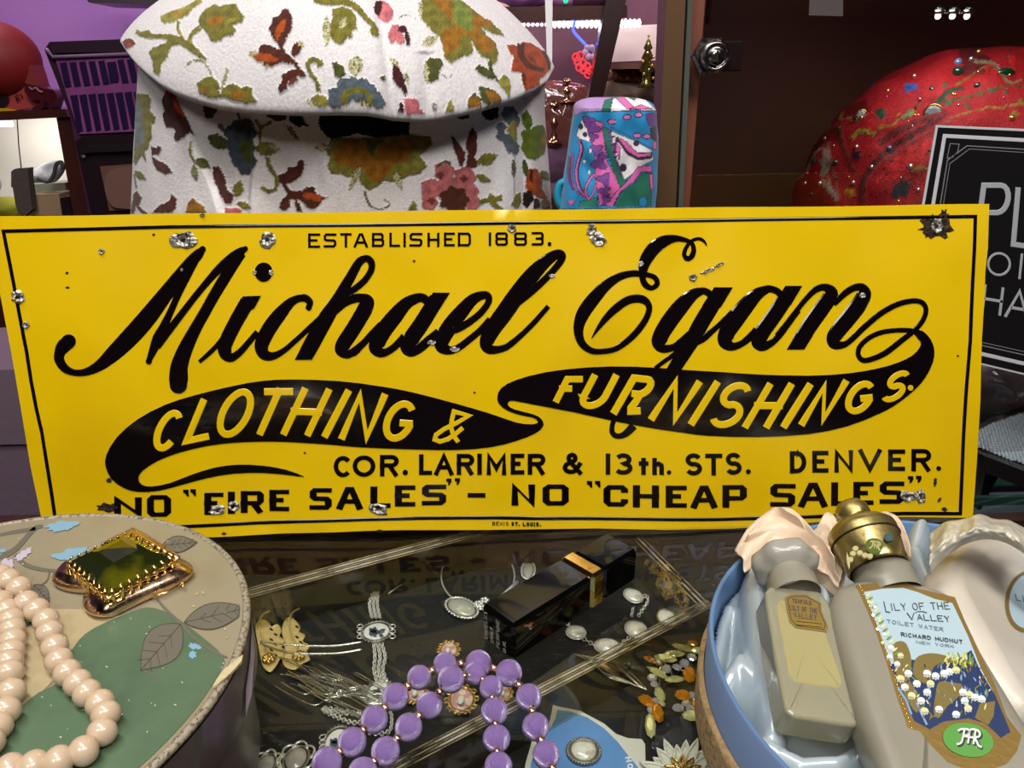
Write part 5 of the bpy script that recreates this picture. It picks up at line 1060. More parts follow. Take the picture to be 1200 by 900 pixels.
mono(ls, BS, 1136, 866, 13, .16, 4.2, (.0006, .00075), mi=2); mono(ls, BS, 1134.6, 864.8, 13, .16, 2.4, (.0008, .00095), mi=4)
for k in range(60):
    a = lab[18+int(k/60*4.9)]; 
ls.obj('printed_label', LM, fl, smooth=False)
eb = MB()
q = np.array(lab[-5:]+lab[:1], float); q = cat_rom(q, 14)
for p in q[::2]: eb.ball(BS(np.array([p[0]+4]), np.array([p[1]+.5]), .0002)[0], .00055, 6, 4)
eb.obj('embossed_border_dots', goldb, fl)['kind'] = 'stuff'
# small rectangular bottle with fluted stopper
A4 = at_depth(932, 700, .385); B4 = at_depth(968, 850, .335); C4 = at_depth(897, 694, .386); n4 = np.cross(B4-A4, C4-A4); n4 /= np.linalg.norm(n4)
if n4@(CO-A4) < 0: n4 = -n4
SS = surf(A4, n4)
sg = M('aged_clear_glass', '#CBC5A6', .05, spec=.8, coat=.8, trans=.55, ior=1.15, bump=(30, .12, .002)); liq = M('pale_yellow_perfume', '#BFB47E', .06, spec=.6, coat=.6, trans=.3, ior=1.15)
sbt = thing('perfume_bottle', 'small rectangular clear glass perfume bottle with a gold label and fluted frosted stopper', 'perfume bottle', at_z(950, 780, .02))
slab('glass_body', SS, [(895, 685), (968, 692), (1012, 824), (1008, 852), (922, 838), (910, 780)], .019, sg, sbt, bev=.0022, k=1)
SI = surf(A4+n4*.0003, n4)
slab('inner_panel', SI, [(907, 702), (956, 706), (992, 808), (926, 800)], .004, liq, sbt, bev=.0012, k=1)
ax4 = at_depth(918, 650, .405)-at_depth(934, 692, .387); ax4 /= np.linalg.norm(ax4); f4 = frame(ax4, n4)
nb4 = at_depth(931, 692, .392)
mb = MB(); mb.lathe(nb4, [(.0125, -.003), (.0125, .006), (.0105, .0085), (.0105, .011)], 28, f4); mb.obj('neck', frost, sbt)
frost2 = M('frosted_stopper_glass', '#C4C1B4', .3, spec=.6, coat=.3, trans=.4, sss=.1)
mb = MB(); mb.lathe(nb4+ax4*.010, [(.008, 0), (.0155, .002), (.0172, .006), (.0160, .011), (.0105, .0155), (.003, .017), (.0003, .017)], 48, f4, wob=lambda t, z: .05*math.cos(7*t)); mb.obj('stopper', frost2, sbt)
gl2 = M('old_gold_foil', '#B59A4A', .35, .6, bump=(300, .3, .0008)); purp = M('label_purple_ink', '#4A3358', .5)
SS = surf(A4+n4*.0004, n4); lb2 = MB(); Lq = [(920, 700), (926, 697), (944, 697), (955, 703), (962, 707), (962, 716), (970, 734), (968, 741), (945, 738), (932, 736), (925, 729), (921, 712)]
fill(lb2, SS, Lq, (.0002, .0004), mi=0); Li = np.array(Lq, float); Li = Li.mean(0)+(Li-Li.mean(0))*.88; ribbon(lb2, SS, Li, .8, (.0004, .0006), closed=True, mi=1)
for i, (s_, x, y, w_, hh) in enumerate((('TENFOLD', 928.5, 707, 2.5, 5), ('LILY OF THE', 925.5, 715.6, 2.55, 6), ('VALLEY', 930, 724, 3.6, 6))): rot_text(lb2, SS, s_, (x, y), w_, w_*.13, -.5, -hh, .75, gap=1.32, h=(.0005, .0006), mi=1)
for y in (729, 733): ribbon(lb2, SS, [(933, y), (962, y+3)], .8, (.0004, .0006), mi=2)
lb2.obj('gold_label', [gl2, purp, goldb], sbt, smooth=False)
# frosted jar wrapped in crinkled paper at the right edge
A5 = at_depth(1150, 690, .40); B5 = at_depth(1190, 830, .335); C5 = at_depth(1120, 660, .405); n5 = np.cross(B5-A5, C5-A5); n5 /= np.linalg.norm(n5)
if n5@(CO-A5) < 0: n5 = -n5
JS = surf(A5, n5)
jar = thing('frosted_flask', 'cloudy cream frosted flask with an oval label, wrapped at the top in crinkled paper', 'perfume bottle', at_z(1190, 740, .02))
jf = M('cloudy_cream_glass', '#C2B9A8', .36, spec=.5, coat=.25, cr=.3, sss=.4, bump=(25, .15, .003), var=(14, '#DDD4C6', .4, .7))
slab('glass_body', JS, [(1125, 640), (1150, 626), (1190, 622), (1215, 628), (1236, 660), (1250, 730), (1262, 800), (1240, 838), (1212, 836), (1180, 795), (1150, 742), (1126, 700), (1112, 665)], .024, jf, jar, bev=.010)
S5 = surf(A5+n5*.0004, n5); mb = MB(); fill(mb, S5, ell(1204, 705, 26, 36, .1, 36), (0, .0003), mi=0); fill(mb, S5, ell(1204, 705, 22, 32, .1, 36), (.0003, .0004), mi=1); rot_text(mb, S5, 'LI', (1190, 704), 6, 1.4, -1.5, -8, .9, h=(.0004, .0005), mi=2); mb.obj('oval_label', [lgold, LM[1], LM[2]], jar, smooth=False)
mb = MB(); nu, nv = 90, 30; V = []
for i in range(nu):
    for j in range(nv):
        u = i/(nu-1); v = j/(nv-1); x = 1090+150*u; ytop = 622-18*math.sin(math.pi*min(1, u*1.25))+3.0*float(vnoise(np.array(u*13.), np.array(1.), 1, 3)); ybot = 706-74*math.sin(math.pi*min(1., .1+u*.9))**.7
        y = ytop+(ybot-ytop)*v; dd = .420-.020*math.sin(math.pi*v)-.02*v+.0034*float(vnoise(np.array(u*16.), np.array(v*3.5), 1, 4))+.0014*float(vnoise(np.array(u*40.), np.array(v*12.), 1, 8))
        V.append(at_depth(x, y, dd-.006))
mb.add(V, [(i*nv+j, i*nv+j+1, (i+1)*nv+j+1, (i+1)*nv+j) for i in range(nu-1) for j in range(nv-1)]); o = mb.obj('crinkled_wrap', cream, jar); md = o.modifiers.new('s', 'SOLIDIFY'); md.thickness = .0005
UNDER = [(A3, nb, .026, [(992, 678), (1018, 672), (1050, 674), (1085, 679), (1110, 688), (1128, 704), (1148, 745), (1175, 790), (1205, 838), (1245, 900), (1290, 980), (1180, 1010), (1075, 1005), (1055, 960), (1036, 900), (1012, 835), (990, 765), (975, 712), (979, 690)]), (A4, n4, .019, [(895, 685), (968, 692), (1012, 824), (1008, 852), (922, 838), (910, 780)]), (A5, n5, .024, [(1125, 640), (1150, 626), (1190, 622), (1240, 630), (1270, 660), (1290, 740), (1310, 830), (1250, 850), (1205, 836), (1175, 790), (1148, 742), (1126, 700), (1112, 665)])]
draped('satin_lining', 'crumpled ice blue satin cloth lining the open blue hat box', 'cloth', [(835, 600), (1300, 600), (1500, 1100), (820, 1100), (800, 760)], satin_z, satin, n=260)
# ---------------------------------------------------------------- floral coat on a stand
class Paint:
    def __init__(s, dark=.62, ol=0): s.L = []; s.dark = dark; s.ol = ol
    def poly(s, P, c, h=1.0, z=None): s.L.append((np.asarray(P, float), lin(c), h, z)); return s
    def leaf(s, x0, y0, x1, y1, w, c, h=1.0, ser=.12):
        P = leafp(x0, y0, x1, y1, w, 14); m = P.mean(0); k = 1+ser*np.sin(np.arange(len(P))*2.6); return s.poly(m+(P-m)*k[:, None], c, h)
    def stem(s, pts, w, c, h=1.0):
        q = cat_rom(np.array(pts, float), 5); T = np.gradient(q, axis=0); T /= np.linalg.norm(T, axis=1)[:, None]+1e-9; N_ = np.stack([-T[:, 1], T[:, 0]], 1)
        w_ = np.linspace(w, w*.6, len(q))[:, None]/2; return s.poly(np.vstack([q+N_*w_, (q-N_*w_)[::-1]]), c, h)
    def blob(s, x, y, rx, ry, c, h=1.0, lobes=6, amp=.14, a=0, ph=0):
        t = np.linspace(0, 2*math.pi, 40, endpoint=False); k = 1+amp*np.cos(lobes*t+ph); X = rx*k*np.cos(t); Y = ry*k*np.sin(t)
        return s.poly(np.stack([x+X*math.cos(a)-Y*math.sin(a), y+X*math.sin(a)+Y*math.cos(a)], 1), c, h)
    def dots(s, x0, y0, x1, y1, w, c='#D8D08A', c2='#6E6536'):
        P = leafp(x0, y0, x1, y1, w, 10); s.L.append((P, lin(c), .35, lin(c2))); return s
    def run(s, px, py, base, jit=.8, seed=1):
        n = px.size; R_ = np.random.RandomState(seed); x = px+R_.uniform(-jit, jit, px.shape); y = py+R_.uniform(-jit, jit, px.shape)
        col = np.zeros(px.shape+(3,))+base; hh = np.zeros(px.shape)
        for P, c, h, c2 in s.L:
            x0, y0 = P.min(0)-1; x1, y1 = P.max(0)+1
            m = (x >= x0) & (x <= x1) & (y >= y0) & (y <= y1)
            if not m.any(): continue
            ii = np.argwhere(m); k = tuple(ii[:, q] for q in range(ii.shape[1])); ins = inside(x[k], y[k], P); k = tuple(a[ins] for a in k)
            if c2 is None:
                col[k] = c; hh[k] = h
                if s.ol:
                    k0 = tuple(ii[:, q] for q in range(ii.shape[1])); dd = seg_dist(x[k0], y[k0], np.vstack([P, P[:1]])) < s.ol; col[tuple(a_[dd] for a_ in k0)] = lin('#2A1A36')
            else:
                ch = (np.sin(px[k]*2.1+py[k]*1.2)*np.sin(py[k]*2.3-px[k]*.9)) > 0; col[k] = np.where(ch[:, None], c, np.where(R_.uniform(size=ch.shape)[:, None] < .5, lin('#E4E0D4'), c2)); hh[k] = h*.5
        col = np.where(hh[..., None] > .01, col*s.dark*(1+.30*vnoise(px*.22, py*.22, 1, seed)+.22*vnoise(px*.7, py*.9, 1, seed+2))[..., None] if s.ol == 0 else col, col)*R_.uniform(.84, 1.10, px.shape)[..., None]
        return col, hh
def Zt(x0, y0, s): return lambda *a: sum(((a[i]/s+x0, a[i+1]/s+y0) for i in range(0, len(a), 2)), ())
RU, RD, OR, OL, OG, GD, BL, PK, DPK, PIN = '#5E2A1A', '#4A1F16', '#C2541A', '#8A8230', '#AAA046', '#B0761C', '#66737E', '#E88088', '#8C3C34', '#4E1E1C'
DO = '#585C24'
K = Paint()
# collar, left part: crop (130,0) x6.667
def a(p, s=6.6667, x0=130, y0=0): return [(x/s+x0, y/s+y0) for x, y in p]
K.poly(a([(395, 130), (470, 95), (580, 60), (700, -10), (720, 20), (650, 70), (600, 125), (540, 150), (500, 175), (420, 185), (398, 165)]), OG); K.poly(a([(480, 110), (560, 75), (580, 110), (520, 145)]), '#C79A3A')
K.poly(a([(700, 130), (740, 80), (820, 35), (850, 60), (900, 40), (980, 35), (1010, 90), (1050, 130), (1030, 175), (960, 200), (985, 240), (950, 285), (890, 285), (860, 320), (800, 330), (770, 290), (740, 240), (700, 215), (690, 170)]), OL)
K.poly(a([(760, 160), (820, 130), (885, 135), (880, 180), (820, 215), (770, 205)]), GD); K.poly(a([(900, 180), (930, 150), (1000, 150), (940, 190), (900, 210)]), OG)
K.stem(a([(700, 220), (640, 270), (625, 330), (680, 410), (750, 470)]), 6, OL); K.stem(a([(200, 250), (300, 290), (430, 290), (540, 310), (640, 340)]), 5, OG); K.stem(a([(535, 170), (530, 230), (570, 300)]), 4, OG)
K.poly(a([(300, 240), (330, 270), (460, 270), (560, 290), (640, 350), (700, 400), (750, 465), (690, 450), (620, 400), (540, 350), (480, 365), (450, 440), (400, 500), (395, 560), (385, 590), (340, 570), (330, 480), (300, 410), (330, 380), (420, 345), (460, 310), (330, 300), (230, 290), (200, 260)]), OL)
K.poly(a([(90, 330), (120, 308), (170, 305), (195, 340), (170, 370), (120, 385)]), DPK); K.poly(a([(125, 350), (180, 345), (150, 378)]), OR)
K.dots(*sum(a([(585, 520), (640, 470), ]), ()), 4); K.stem(a([(640, 470), (720, 480), (760, 530), (790, 590)]), 3, '#9C9A50', .3); K.stem(a([(910, 530), (900, 600), (860, 700)]), 5, '#B5B37A', .3)
K.poly(a([(680, 660), (730, 610), (790, 600), (850, 640), (850, 700), (870, 770), (780, 770), (690, 730)]), OL); K.poly(a([(690, 690), (760, 690), (780, 740), (720, 730)]), GD)
K.poly(a([(860, 750), (880, 690), (960, 650), (1020, 690), (1060, 670), (1110, 690), (1105, 740), (1150, 800), (1060, 815), (960, 790)]), OL); K.poly(a([(940, 740), (1000, 710), (1060, 740), (1040, 775), (960, 780)]), GD)
# collar, middle: crop (290,0) x6.667
def b(p): return a(p, 6.6667, 290)
K.poly(b([(320, 72), (355, 150), (350, 230), (310, 300), (285, 360), (300, 420), (330, 430), (380, 480), (440, 560), (470, 605), (390, 600), (370, 640), (320, 640), (310, 700), (260, 735), (240, 690), (270, 630), (270, 590), (330, 550), (390, 550), (360, 500), (310, 500), (260, 490), (200, 520), (150, 540), (120, 480), (50, 430), (90, 400), (110, 350), (170, 350), (250, 390), (270, 410), (250, 360), (200, 300), (165, 220), (190, 200), (200, 140), (250, 130), (280, 80)]), RU)
K.poly(b([(270, 170), (310, 150), (300, 220), (250, 300), (240, 325), (215, 280), (235, 210)]), OR); K.poly(b([(40, 440), (110, 420), (180, 430), (255, 470), (230, 490), (150, 490), (70, 480)]), OR); K.dots(*sum(b([(0, 430), (100, 410)]), ()), 7); K.dots(*sum(b([(110, 500), (170, 530)]), ()), 5)
K.poly(b([(345, 400), (360, 350), (400, 330), (430, 370), (415, 410), (370, 450), (340, 430)]), RU); K.dots(*sum(b([(395, 320), (445, 370)]), ()), 6); K.poly(b([(320, 650), (380, 600), (400, 620), (370, 660), (330, 668)]), DPK)
K.stem(b([(575, 520), (555, 480), (500, 475), (475, 520), (500, 580), (540, 640), (560, 720)]), 7, OL); K.poly(b([(480, 790), (540, 740), (600, 740), (640, 790), (620, 835), (560, 840)]), OG); K.dots(*sum(b([(455, 780), (550, 830)]), ()), 8)
K.poly(b([(655, 490), (700, 490), (755, 530), (765, 590), (720, 620), (680, 590), (675, 540)]), DO); K.dots(*sum(b([(855, 430), (835, 610)]), ()), 17)
for x, y, r in ((680, 730, 48), (690, 800, 55), (750, 660, 50), (820, 650, 50), (900, 660, 50), (960, 700, 50), (1000, 760, 50), (1030, 810, 50), (760, 760, 60), (870, 740, 60), (960, 790, 50)): K.blob(*(b([(x, y)])[0]), r/6.667, r/6.667, BL, 1, 7, .06)
K.stem(b([(755, 820), (770, 740), (850, 710), (930, 730), (960, 800), (930, 830)]), 9, OL); K.dots(*sum(b([(860, 790), (960, 830)]), ()), 7)
K.poly(b([(660, 80), (740, 55), (800, 70), (850, 130), (855, 230), (820, 240), (820, 300), (780, 300), (740, 350), (690, 340), (650, 290), (640, 200), (670, 150)]), OL); K.dots(*sum(b([(620, 120), (620, 380)]), ()), 10); K.dots(*sum(b([(720, 230), (780, 130)]), ()), 8)
K.stem(b([(520, -5), (640, 20), (760, 20), (850, 60), (930, 150), (990, 210), (1010, 280)]), 9, OL); K.poly(b([(960, 220), (1010, 210), (1025, 285), (980, 285), (950, 250)]), OL)
K.poly(b([(990, 30), (1030, 5), (1090, 20), (1140, 90), (1130, 150), (1090, 185), (1040, 160), (1000, 110)]), PK); K.poly(b([(985, 60), (1010, 10), (1050, 20), (1050, 70), (1030, 130), (1000, 110)]), RD); K.poly(b([(1095, 270), (1130, 195), (1180, 200), (1210, 260), (1230, 340), (1190, 350), (1160, 320), (1120, 350)]), PK)
K.poly(b([(1035, 600), (1075, 595), (1080, 630), (1050, 630)]), DO); K.poly(b([(1130, 500), (1170, 520), (1210, 580), (1230, 700), (1200, 700), (1160, 640), (1125, 625), (1150, 600)]), PIN); K.dots(*sum(b([(1110, 450), (1190, 530)]), ()), 6)
# collar, right: crop (460,0) x6
def c(p): return a(p, 6.0, 460)
K.poly(c([(50, 180), (90, 180), (115, 250), (125, 325), (100, 325), (85, 280), (80, 230), (60, 240), (35, 220)]), PIN)
K.poly(c([(200, -10), (210, 60), (190, 120), (240, 180), (270, 220), (330, 265), (345, 320), (370, 420), (410, 450), (490, 400), (560, 385), (560, 330), (540, 280), (570, 330), (620, 400), (680, 420), (690, 460), (730, 440), (740, 370), (720, 300), (650, 240), (625, 200), (700, 240), (780, 255), (760, 220), (690, 160), (600, 100), (470, 0)]), OL)
K.poly(c([(270, 0), (330, 60), (400, 140), (440, 200), (380, 200), (340, 240), (350, 310), (375, 400), (420, 360), (470, 330), (480, 260), (540, 240), (560, 280), (600, 360), (680, 380), (720, 330), (690, 280), (600, 230), (640, 180), (700, 190), (690, 150), (560, 90), (560, 230), (500, 220), (430, 150), (410, 60), (400, 0)]), GD); K.poly(c([(420, 0), (470, 20), (560, 90), (555, 220), (490, 210), (420, 150), (430, 60)]), '#87963A'); K.dots(*sum(c([(205, 320), (320, 260)]), ()), 12); K.dots(*sum(c([(190, 0), (200, 150)]), ()), 5)
K.poly(c([(230, 440), (260, 410), (330, 410), (355, 450), (330, 500), (320, 560), (270, 590), (240, 560), (235, 500)]), DO); K.dots(*sum(c([(232, 440), (240, 600)]), ()), 6); K.stem(c([(345, 520), (385, 545), (420, 525)]), 1.2, '#6A6A62', .2)
K.poly(c([(570, 480), (600, 460), (660, 480), (700, 530), (720, 560), (680, 560), (620, 530)]), DO); K.stem(c([(680, 430), (690, 500), (740, 580)]), 5, DO); K.poly(c([(740, 580), (780, 520), (820, 560), (830, 620), (820, 690), (780, 640)]), OG)
K.poly(c([(525, 700), (570, 650), (620, 700), (625, 750), (530, 765)]), DO); K.poly(c([(530, 710), (580, 680), (620, 720), (620, 760), (540, 760)]), GD); K.poly(c([(600, 605), (660, 620), (720, 640), (765, 690), (760, 720), (650, 745), (620, 700)]), DO); K.poly(c([(650, 640), (720, 650), (760, 690), (750, 720), (680, 720)]), GD); K.poly(c([(365, 790), (400, 705), (430, 740), (430, 790)]), OG)
K.poly(c([(800, 320), (850, 312), (900, 340), (900, 300), (960, 300), (1040, 350), (1100, 420), (1105, 490), (1060, 540), (1030, 560), (1030, 600), (930, 650), (910, 590), (900, 510), (830, 505), (840, 440), (850, 400), (820, 370)]), '#B84A18'); K.stem(c([(900, 310), (900, 390), (960, 470), (1060, 500)]), 9, RU); K.stem(c([(1050, 360), (1090, 430), (1100, 500)]), 5, RU); K.stem(c([(1000, 440), (950, 400), (985, 370)]), 4, '#8A3416'); K.poly(c([(900, 510), (930, 520), (935, 600), (920, 610)]), RU)
K.poly(c([(80, 690), (130, 690), (180, 700), (190, 770), (230, 800), (100, 815), (85, 750)]), PK); K.poly(c([(50, 710), (80, 740), (80, 800), (40, 790)]), PIN); K.stem(c([(40, 130), (100, 105), (160, 130)]), 1.2, '#6A6A62', .2); K.dots(*sum(c([(290, 720), (300, 800)]), ()), 8, '#D0CFC8', '#4A4A44'); K.poly(c([(0, 440), (40, 480), (80, 560), (100, 640), (95, 690), (70, 640), (10, 580), (0, 520)]), PIN); K.dots(*sum(c([(85, 500), (110, 600)]), ()), 6)
Q_ = Paint()
def d(p): return a(p, 5.622, 140, 90)
Q_.poly(d([(115, 110), (190, 115), (210, 150), (205, 220), (245, 270), (235, 300), (215, 310), (215, 400), (200, 430), (200, 460), (170, 490), (180, 570), (150, 510), (110, 580), (95, 560), (105, 350)]), OL); Q_.poly(d([(110, 180), (150, 200), (150, 300), (170, 400), (130, 470), (105, 460), (105, 250)]), '#7C8A90')
Q_.poly(d([(290, 130), (330, 45), (350, 80), (400, 180), (450, 280), (500, 390), (470, 370), (420, 400), (390, 420), (360, 410), (370, 340), (310, 330), (285, 260), (300, 220), (280, 170)]), RD); Q_.poly(d([(300, 110), (330, 50), (350, 85), (390, 170), (440, 270), (410, 250), (370, 200), (350, 120), (310, 125)]), '#B03C14')
Q_.poly(d([(210, 455), (240, 470), (260, 450), (280, 470), (260, 510), (215, 515)]), RU); Q_.poly(d([(215, 520), (260, 550), (320, 580), (350, 630), (300, 640), (250, 610), (225, 570)]), RU); Q_.stem(d([(470, 420), (470, 500), (500, 560), (540, 580)]), 3, OL); Q_.leaf(*sum(d([(510, 540), (605, 600)]), ()), 11, DO); Q_.leaf(*sum(d([(490, 570), (510, 690)]), ()), 8, '#8E9454')
Q_.poly(d([(615, 590), (660, 590), (700, 660), (710, 740), (760, 780), (740, 830), (700, 835), (660, 760), (620, 660)]), RU); Q_.leaf(*sum(d([(770, 785), (800, 680)]), ()), 13, OL); Q_.leaf(*sum(d([(780, 830), (870, 860)]), ()), 8, OL); Q_.poly(d([(700, 860), (800, 865), (810, 900), (700, 900)]), PK)
Q_.poly(d([(440, 895), (450, 830), (490, 790), (520, 830), (560, 850), (575, 895)]), '#A87414'); Q_.poly(d([(215, 895), (270, 840), (330, 820), (345, 770), (380, 800), (375, 860), (350, 895)]), RU); Q_.poly(d([(75, 900), (95, 770), (120, 750), (150, 800), (130, 850), (190, 900), (150, 900), (110, 850), (100, 900)]), RU); Q_.leaf(*sum(d([(100, 620), (180, 680)]), ()), 8, OL); Q_.stem(d([(100, 640), (115, 740)]), 2, OL)
Q_.poly(d([(550, 140), (655, 140), (660, 200), (620, 270), (570, 275), (555, 220)]), '#3E4418'); Q_.leaf(*sum(d([(585, 390), (735, 470)]), ()), 17, DO); Q_.leaf(*sum(d([(650, 310), (710, 375)]), ()), 6, '#6A6060')
for x, y in ((740, 370), (780, 330), (840, 320), (860, 370), (750, 440), (770, 500), (790, 550), (830, 600), (860, 560), (820, 400), (800, 470), (850, 470)): Q_.blob(*(d([(x, y)])[0]), 8.5, 8.5, '#4A5560', 1, 6, .06)
Q_.poly(d([(790, 420), (860, 400), (888, 420), (888, 560), (840, 560), (800, 500)]), DO); Q_.stem(d([(775, 190), (785, 250), (800, 285)]), 2, RD); Q_.poly(d([(940, 200), (1010, 195), (1010, 260), (960, 250)]), RD)
def e(p): return a(p, 6.428, 300, 110)
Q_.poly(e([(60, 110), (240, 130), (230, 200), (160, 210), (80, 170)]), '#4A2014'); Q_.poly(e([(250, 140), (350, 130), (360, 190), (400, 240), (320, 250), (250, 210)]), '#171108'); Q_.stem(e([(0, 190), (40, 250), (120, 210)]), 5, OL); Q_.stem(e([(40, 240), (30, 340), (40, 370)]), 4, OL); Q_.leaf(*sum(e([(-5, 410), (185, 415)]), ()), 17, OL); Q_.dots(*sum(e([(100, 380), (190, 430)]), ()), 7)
Q_.stem(e([(90, 475), (110, 560), (160, 630), (150, 710), (90, 730), (45, 695)]), 6, OL); Q_.dots(*sum(e([(230, 230), (320, 350)]), ()), 7, '#7E7668', '#2E2622')
Q_.poly(e([(170, 610), (230, 590), (250, 545), (300, 550), (320, 500), (360, 490), (370, 550), (340, 620), (260, 670), (230, 680), (270, 730), (340, 730), (390, 700), (450, 700), (440, 740), (540, 780), (500, 800), (460, 860), (400, 860), (340, 800), (310, 790), (350, 880), (310, 885), (290, 790), (260, 790), (260, 840), (220, 880), (180, 860), (190, 800), (240, 760), (210, 700), (180, 660)]), RU); Q_.poly(e([(350, 740), (420, 740), (520, 780), (480, 810), (400, 800), (350, 770)]), OR)
Q_.poly(e([(490, 100), (1157, 130), (1157, 320), (1000, 330), (900, 330), (760, 300), (640, 330), (560, 340), (500, 290), (470, 230)]), '#0D0706')  # collar's cast shadow painted near black into the coat colour
fl_ = [(560, 350), (620, 330), (760, 330), (900, 330), (1100, 310), (1200, 310), (1310, 320), (1330, 380), (1260, 440), (1230, 470), (1290, 540), (1230, 600), (1130, 620), (1080, 660), (960, 650), (920, 690), (850, 725), (790, 670), (770, 600), (690, 630), (640, 600), (560, 595), (540, 540), (560, 490), (530, 440)]
Q_.poly(e(fl_), OL); Q_.poly(e([(580, 420), (700, 340), (790, 350), (860, 440), (880, 480), (940, 380), (1060, 350), (1180, 330), (1180, 420), (1120, 520), (1040, 520), (980, 620), (900, 670), (850, 620), (820, 560), (740, 560), (640, 540), (590, 500)]), '#A2660F'); Q_.poly(e([(880, 480), (900, 400), (960, 350), (920, 340), (840, 340), (830, 400)]), DO)
Q_.dots(*sum(e([(440, 400), (560, 400)]), ()), 10); Q_.dots(*sum(e([(790, 540), (695, 740)]), ()), 9); Q_.dots(*sum(e([(1050, 580), (1100, 730)]), ()), 9); Q_.stem(e([(820, 730), (850, 830), (930, 870), (1010, 830), (960, 790)]), 3, '#77744A', .3)
def f(p): return a(p, 6.316, 470, 110)
Q_.poly(f([(370, 295), (420, 360), (475, 430), (470, 500), (450, 555), (430, 520), (400, 440), (380, 380)]), RU); Q_.poly(f([(530, 245), (565, 310), (560, 420), (540, 470), (570, 500), (560, 540), (500, 555), (480, 540), (490, 440), (475, 370), (500, 290)]), RU); Q_.leaf(*sum(f([(560, 510), (715, 450)]), ()), 14, OL); Q_.leaf(*sum(f([(555, 600), (665, 650)]), ()), 9, OL)
for x, y, r in ((320, 570, 75), (470, 620, 80), (220, 700, 75), (210, 800, 60), (500, 720, 70), (530, 800, 60), (350, 700, 90)): Q_.blob(*(f([(x, y)])[0]), r/6.3, r/6.3, '#CF7474', 1, 5, .08)
Q_.blob(*(f([(390, 780)])[0]), 17, 15, '#5A2A18', 1, 7, .1); 
for x, y in ((290, 600), (460, 625), (225, 790)): Q_.blob(*(f([(x, y)])[0]), 4.4, 4, '#7E3A30', 1, 4, .2)
Q_.poly(f([(250, 540), (320, 490), (370, 500), (380, 540), (320, 510), (270, 550)]), '#5A5A2A'); Q_.poly(f([(570, 780), (640, 770), (650, 730), (700, 760), (745, 740), (745, 790), (700, 800), (760, 855), (690, 850), (640, 800), (580, 820)]), OL); Q_.poly(f([(50, 855), (90, 790), (115, 810), (115, 855)]), OL)
for x, y, r in ((740, 250, 40), (740, 310, 38), (790, 340, 45), (820, 390, 50), (800, 150, 60), (830, 200, 50), (840, 420, 30)): Q_.blob(*(f([(x, y)])[0]), r/6.3, r/6.3, '#66727C', 1, 6, .07)
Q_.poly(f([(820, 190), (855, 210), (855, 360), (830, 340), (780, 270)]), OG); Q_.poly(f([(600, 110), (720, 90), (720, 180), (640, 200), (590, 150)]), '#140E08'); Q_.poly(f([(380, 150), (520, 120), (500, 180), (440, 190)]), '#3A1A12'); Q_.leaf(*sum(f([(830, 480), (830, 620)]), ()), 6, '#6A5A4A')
Q_.poly(f([(890, 150), (930, 120), (970, 180), (970, 230), (950, 260), (1000, 230), (1050, 230), (1080, 320), (1060, 440), (990, 490), (930, 480), (880, 400), (900, 350), (880, 280), (920, 260), (890, 210)]), '#6C7C20'); Q_.poly(f([(1030, 300), (1070, 300), (1070, 390), (1035, 390)]), '#A87A14')
Q_.poly(f([(925, 560), (1000, 550), (1040, 620), (1040, 700), (1085, 770), (1060, 780), (1000, 760), (960, 740), (920, 700)]), OR); Q_.poly(f([(900, 730), (960, 710), (980, 780), (930, 850), (900, 820)]), '#2A120C'); Q_.poly(f([(950, 560), (975, 560), (970, 660), (945, 640)]), RD); Q_.poly(f([(980, 770), (1020, 780), (1030, 840), (980, 850)]), RD); Q_.leaf(*sum(f([(1030, 570), (1100, 640)]), ()), 10, '#7A7A50'); Q_.leaf(*sum(f([(1030, 790), (1105, 840)]), ()), 12, '#8C8450'); Q_.poly(f([(810, 820), (850, 740), (880, 720), (890, 800), (860, 850)]), OL); Q_.leaf(*sum(f([(905, 480), (930, 630)]), ()), 7, '#4E5A20')
fab = M('chenille_coat_fabric', '#DDD8DA', .85, sheen=.12, vc=True, bump=(1400, .5, .0006), spec=.2)
white = np.array(lin('#D8D3D3'))
coat = thing('floral_coat', 'white chenille coat with wide cape collar and olive, rust, pink and blue flowers', 'coat', (-.15, .2, -.9))
YC = .205; mid = 394.
hem_x = np.array([140, 146, 152, 160, 172, 186, 205, 230, 255, 290, 350, 400, 430, 455, 480, 500, 520, 560, 600, 625, 640, 648.])
hem_y = np.array([48, 58, 66, 75, 86, 97, 107, 116, 123, 128, 130, 129.5, 130, 134, 137, 137, 135, 127, 115, 105, 95, 80.])
def ringgrid(nf, nb, rows): 
    th = np.r_[np.linspace(-math.pi/2, math.pi/2, nf), np.linspace(math.pi/2, 3*math.pi/2, nb+2)[1:-1]]; return th
